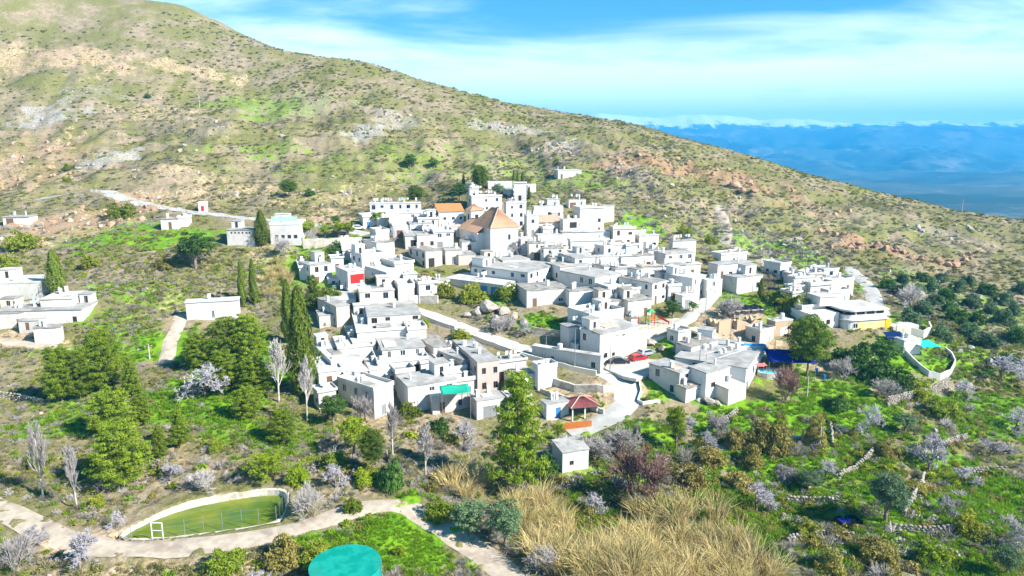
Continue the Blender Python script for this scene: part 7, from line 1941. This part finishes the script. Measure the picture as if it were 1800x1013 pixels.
# slopes around the village and the foreground
P_ = sow(20000, 52, 190, .80, lambda x, y: bare(x, y) * clump(x, y, 12, 90) * (1 - .6 * m0(x, y)), 4); scatter('slope_scrub', 'mixed olive undergrowth on the near slopes', P_, G.uniform(.25, .75, len(P_)), SO + SGn[:1])
P_ = sow(16000, 52, 190, .80, lambda x, y: bare(x, y) * clump(x, y, 15, 500) * (1 - .75 * m0(x, y)), 5); scatter('dry_brush', 'grey leafless brush on the near slopes', P_, G.uniform(.3, .9, len(P_)), SGy + TW_)
P_ = sow(60000, 50, 200, .80, lambda x, y: np.clip(m0(x, y) * 1.2 + .06, 0, 1) * (1 - .8 * m1(x, y)) * (1 - .8 * bil(calm, x, y) * (m0(x, y) < .4)), 6); scatter('grass', 'lush green grass and weeds on the terraces and banks', P_, G.uniform(.5, 1.25, len(P_)) * (1 + .3 * fbm(P_[:, 0], P_[:, 1], 8, 3)), GB)
P_ = sow(26000, 50, 200, .80, lambda x, y: (1 - .8 * m0(x, y)) * village_free(x, y) * .8, 7); scatter('dry_grass', 'dry straw-coloured grass tufts', P_, G.uniform(.4, 1.0, len(P_)), GD)
FIELD = ellipse_w(745, 950, 105, 62)
inf = lambda x, y: ((x - FIELD[0]) / FIELD[2]) ** 2 + ((y - FIELD[1]) / FIELD[3]) ** 2 < 1
P_ = sow(26000, 60, 100, .5, lambda x, y: inf(x, y) * 1.0, 61, True); scatter('meadow_grass', 'bright green grass of the field beside the green tank', P_, G.uniform(.25, .6, len(P_)), GB)
P_ = sow(9000, 52, 190, .80, lambda x, y: m0(x, y) * clump(x, y, 9, 40) * village_free(x, y), 8); scatter('weeds', 'bright leafy weeds among the grass', P_, G.uniform(.25, .7, len(P_)), SGn)
P_ = sow(5000, 55, 300, .78, lambda x, y: np.clip(m1(x, y) + m2(x, y) + m3(x, y), .12, 1) * village_free(x, y), 9); scatter('loose_stones', 'loose pale stones on the bare ground', P_ , G.uniform(.08, .42, len(P_)) * (1 + sstep(120, 300, P_[:, 1])), STONES, .5)
BRM = [bush_proto('leaf_brown', 26, 16, .22, .11) for _ in range(2)] + [bush_proto('leaf_bush', 26, 16, .22, .11)]
P_ = sow(14000, 58, 150, .80, lambda x, y: np.clip(m0(x, y), 0, 1) * clump(x, y, 10, 640) ** 2 * village_free(x, y) * (x > -8), 12); scatter('brambles', 'olive-brown brambles between the green terraces', P_, G.uniform(.4, 1.15, len(P_)), BRM)
P_ = in_px([(1080,330,1240,460,160),(1200,360,1420,480,220),(1300,440,1520,500,120),(950,250,1040,300,60),(1040,290,1200,340,90)], 1, 8); scatter('lilac_brush', 'lilac-grey leafless brush on the slope right of the village', P_, G.uniform(.7, 1.7, len(P_)), TW_ + SGy)
P_ = sow(26000, 180, 460, .74, lambda x, y: np.clip(m2(x, y) * 1.1 + .8 * m1(x, y) * clump(x, y, 8, 77) ** 2, 0, 1) * clump(x, y, 10, 31) * village_free(x, y), 21)[:2600]; scatter('rock_outcrops', 'pale broken rock outcrops on the hillside', P_, .25 + 1.3 * G.random(len(P_)) ** 3, ROCKS, .4)
P_ = sow(26000, 180, 460, .74, lambda x, y: m3(x, y) * clump(x, y, 10, 55) * village_free(x, y), 22)[:1500]; scatter('red_rocks', 'reddish broken rock along the right ridge', P_, .25 + 1.2 * G.random(len(P_)) ** 3, ROCKS_RED, .4)
P_ = in_px([(560,735,900,865,80),(950,775,1260,900,130),(1240,720,1500,860,110),(1480,690,1800,860,130),(1350,860,1800,1010,170),(20,790,420,880,70),(520,790,680,850,30),(560,900,640,960,8)], 1, 31); OKP = bil(OCC, P_[:, 0], P_[:, 1]) < .25; P_ = P_[OKP]
scatter('gully_shrubs', 'tangled shrubs filling the gully and the terrace edges', P_, .6 + 1.3 * G.random(len(P_)) ** 1.7, BRM + SGn + TW_ + SGy)
# golden cane
CANE = [blade_proto('cane', 110, 2.7, .06, .22, .6, .8) for _ in range(3)]
P_ = in_px([(895,872,985,960,30),(930,920,1010,1010,26),(1000,955,1200,1050,80),(1090,900,1160,960,18),(1140,905,1280,1010,60),(1190,960,1360,1080,60),(1000,985,1240,1080,60),(785,822,858,880,26)], 1, 3); scatter('cane_thicket', 'golden dry cane thicket filling the gully at the bottom', P_, .4 + 1.15 * G.random(len(P_)) ** 1.6, CANE, .22)
P_ = in_px([(450,470,512,525,34),(470,460,510,500,14)], 1, 4); scatter('cane_patch', 'patch of golden cane right of the twin cypresses', P_, G.uniform(.5, .9, len(P_)), CANE, .1)

P_ = in_px([(900,880,1340,1010,50),(1000,880,1080,950,40),(1150,960,1250,1010,12)], 1, 9); scatter('cane_undergrowth', 'green and brown shrubs growing among the golden cane', P_, G.uniform(.5, 1.3, len(P_)), BRM + SGn)
P_ = in_px([(770,500,985,600,90),(735,465,800,520,30),(790,590,840,612,14),(1135,590,1225,625,40),(560,445,640,470,24)], 1, 41); P_ = P_[bil(OCC, P_[:, 0], P_[:, 1]) < .25]
scatter('garden_shrubs', 'mixed green and grey shrubs in the rocky gardens of the village', P_, .35 + .9 * G.random(len(P_)) ** 1.5, BRM + SGn + SGn + TW_ + SGy)
P_ = in_px([(770,500,985,600,260),(1135,590,1225,625,140)], 1, 43); P_ = P_[bil(OCC, P_[:, 0], P_[:, 1]) < .25]
scatter('garden_grass', 'green grass between the rocks in the village gardens', P_, G.uniform(.4, 1.0, len(P_)), GB)
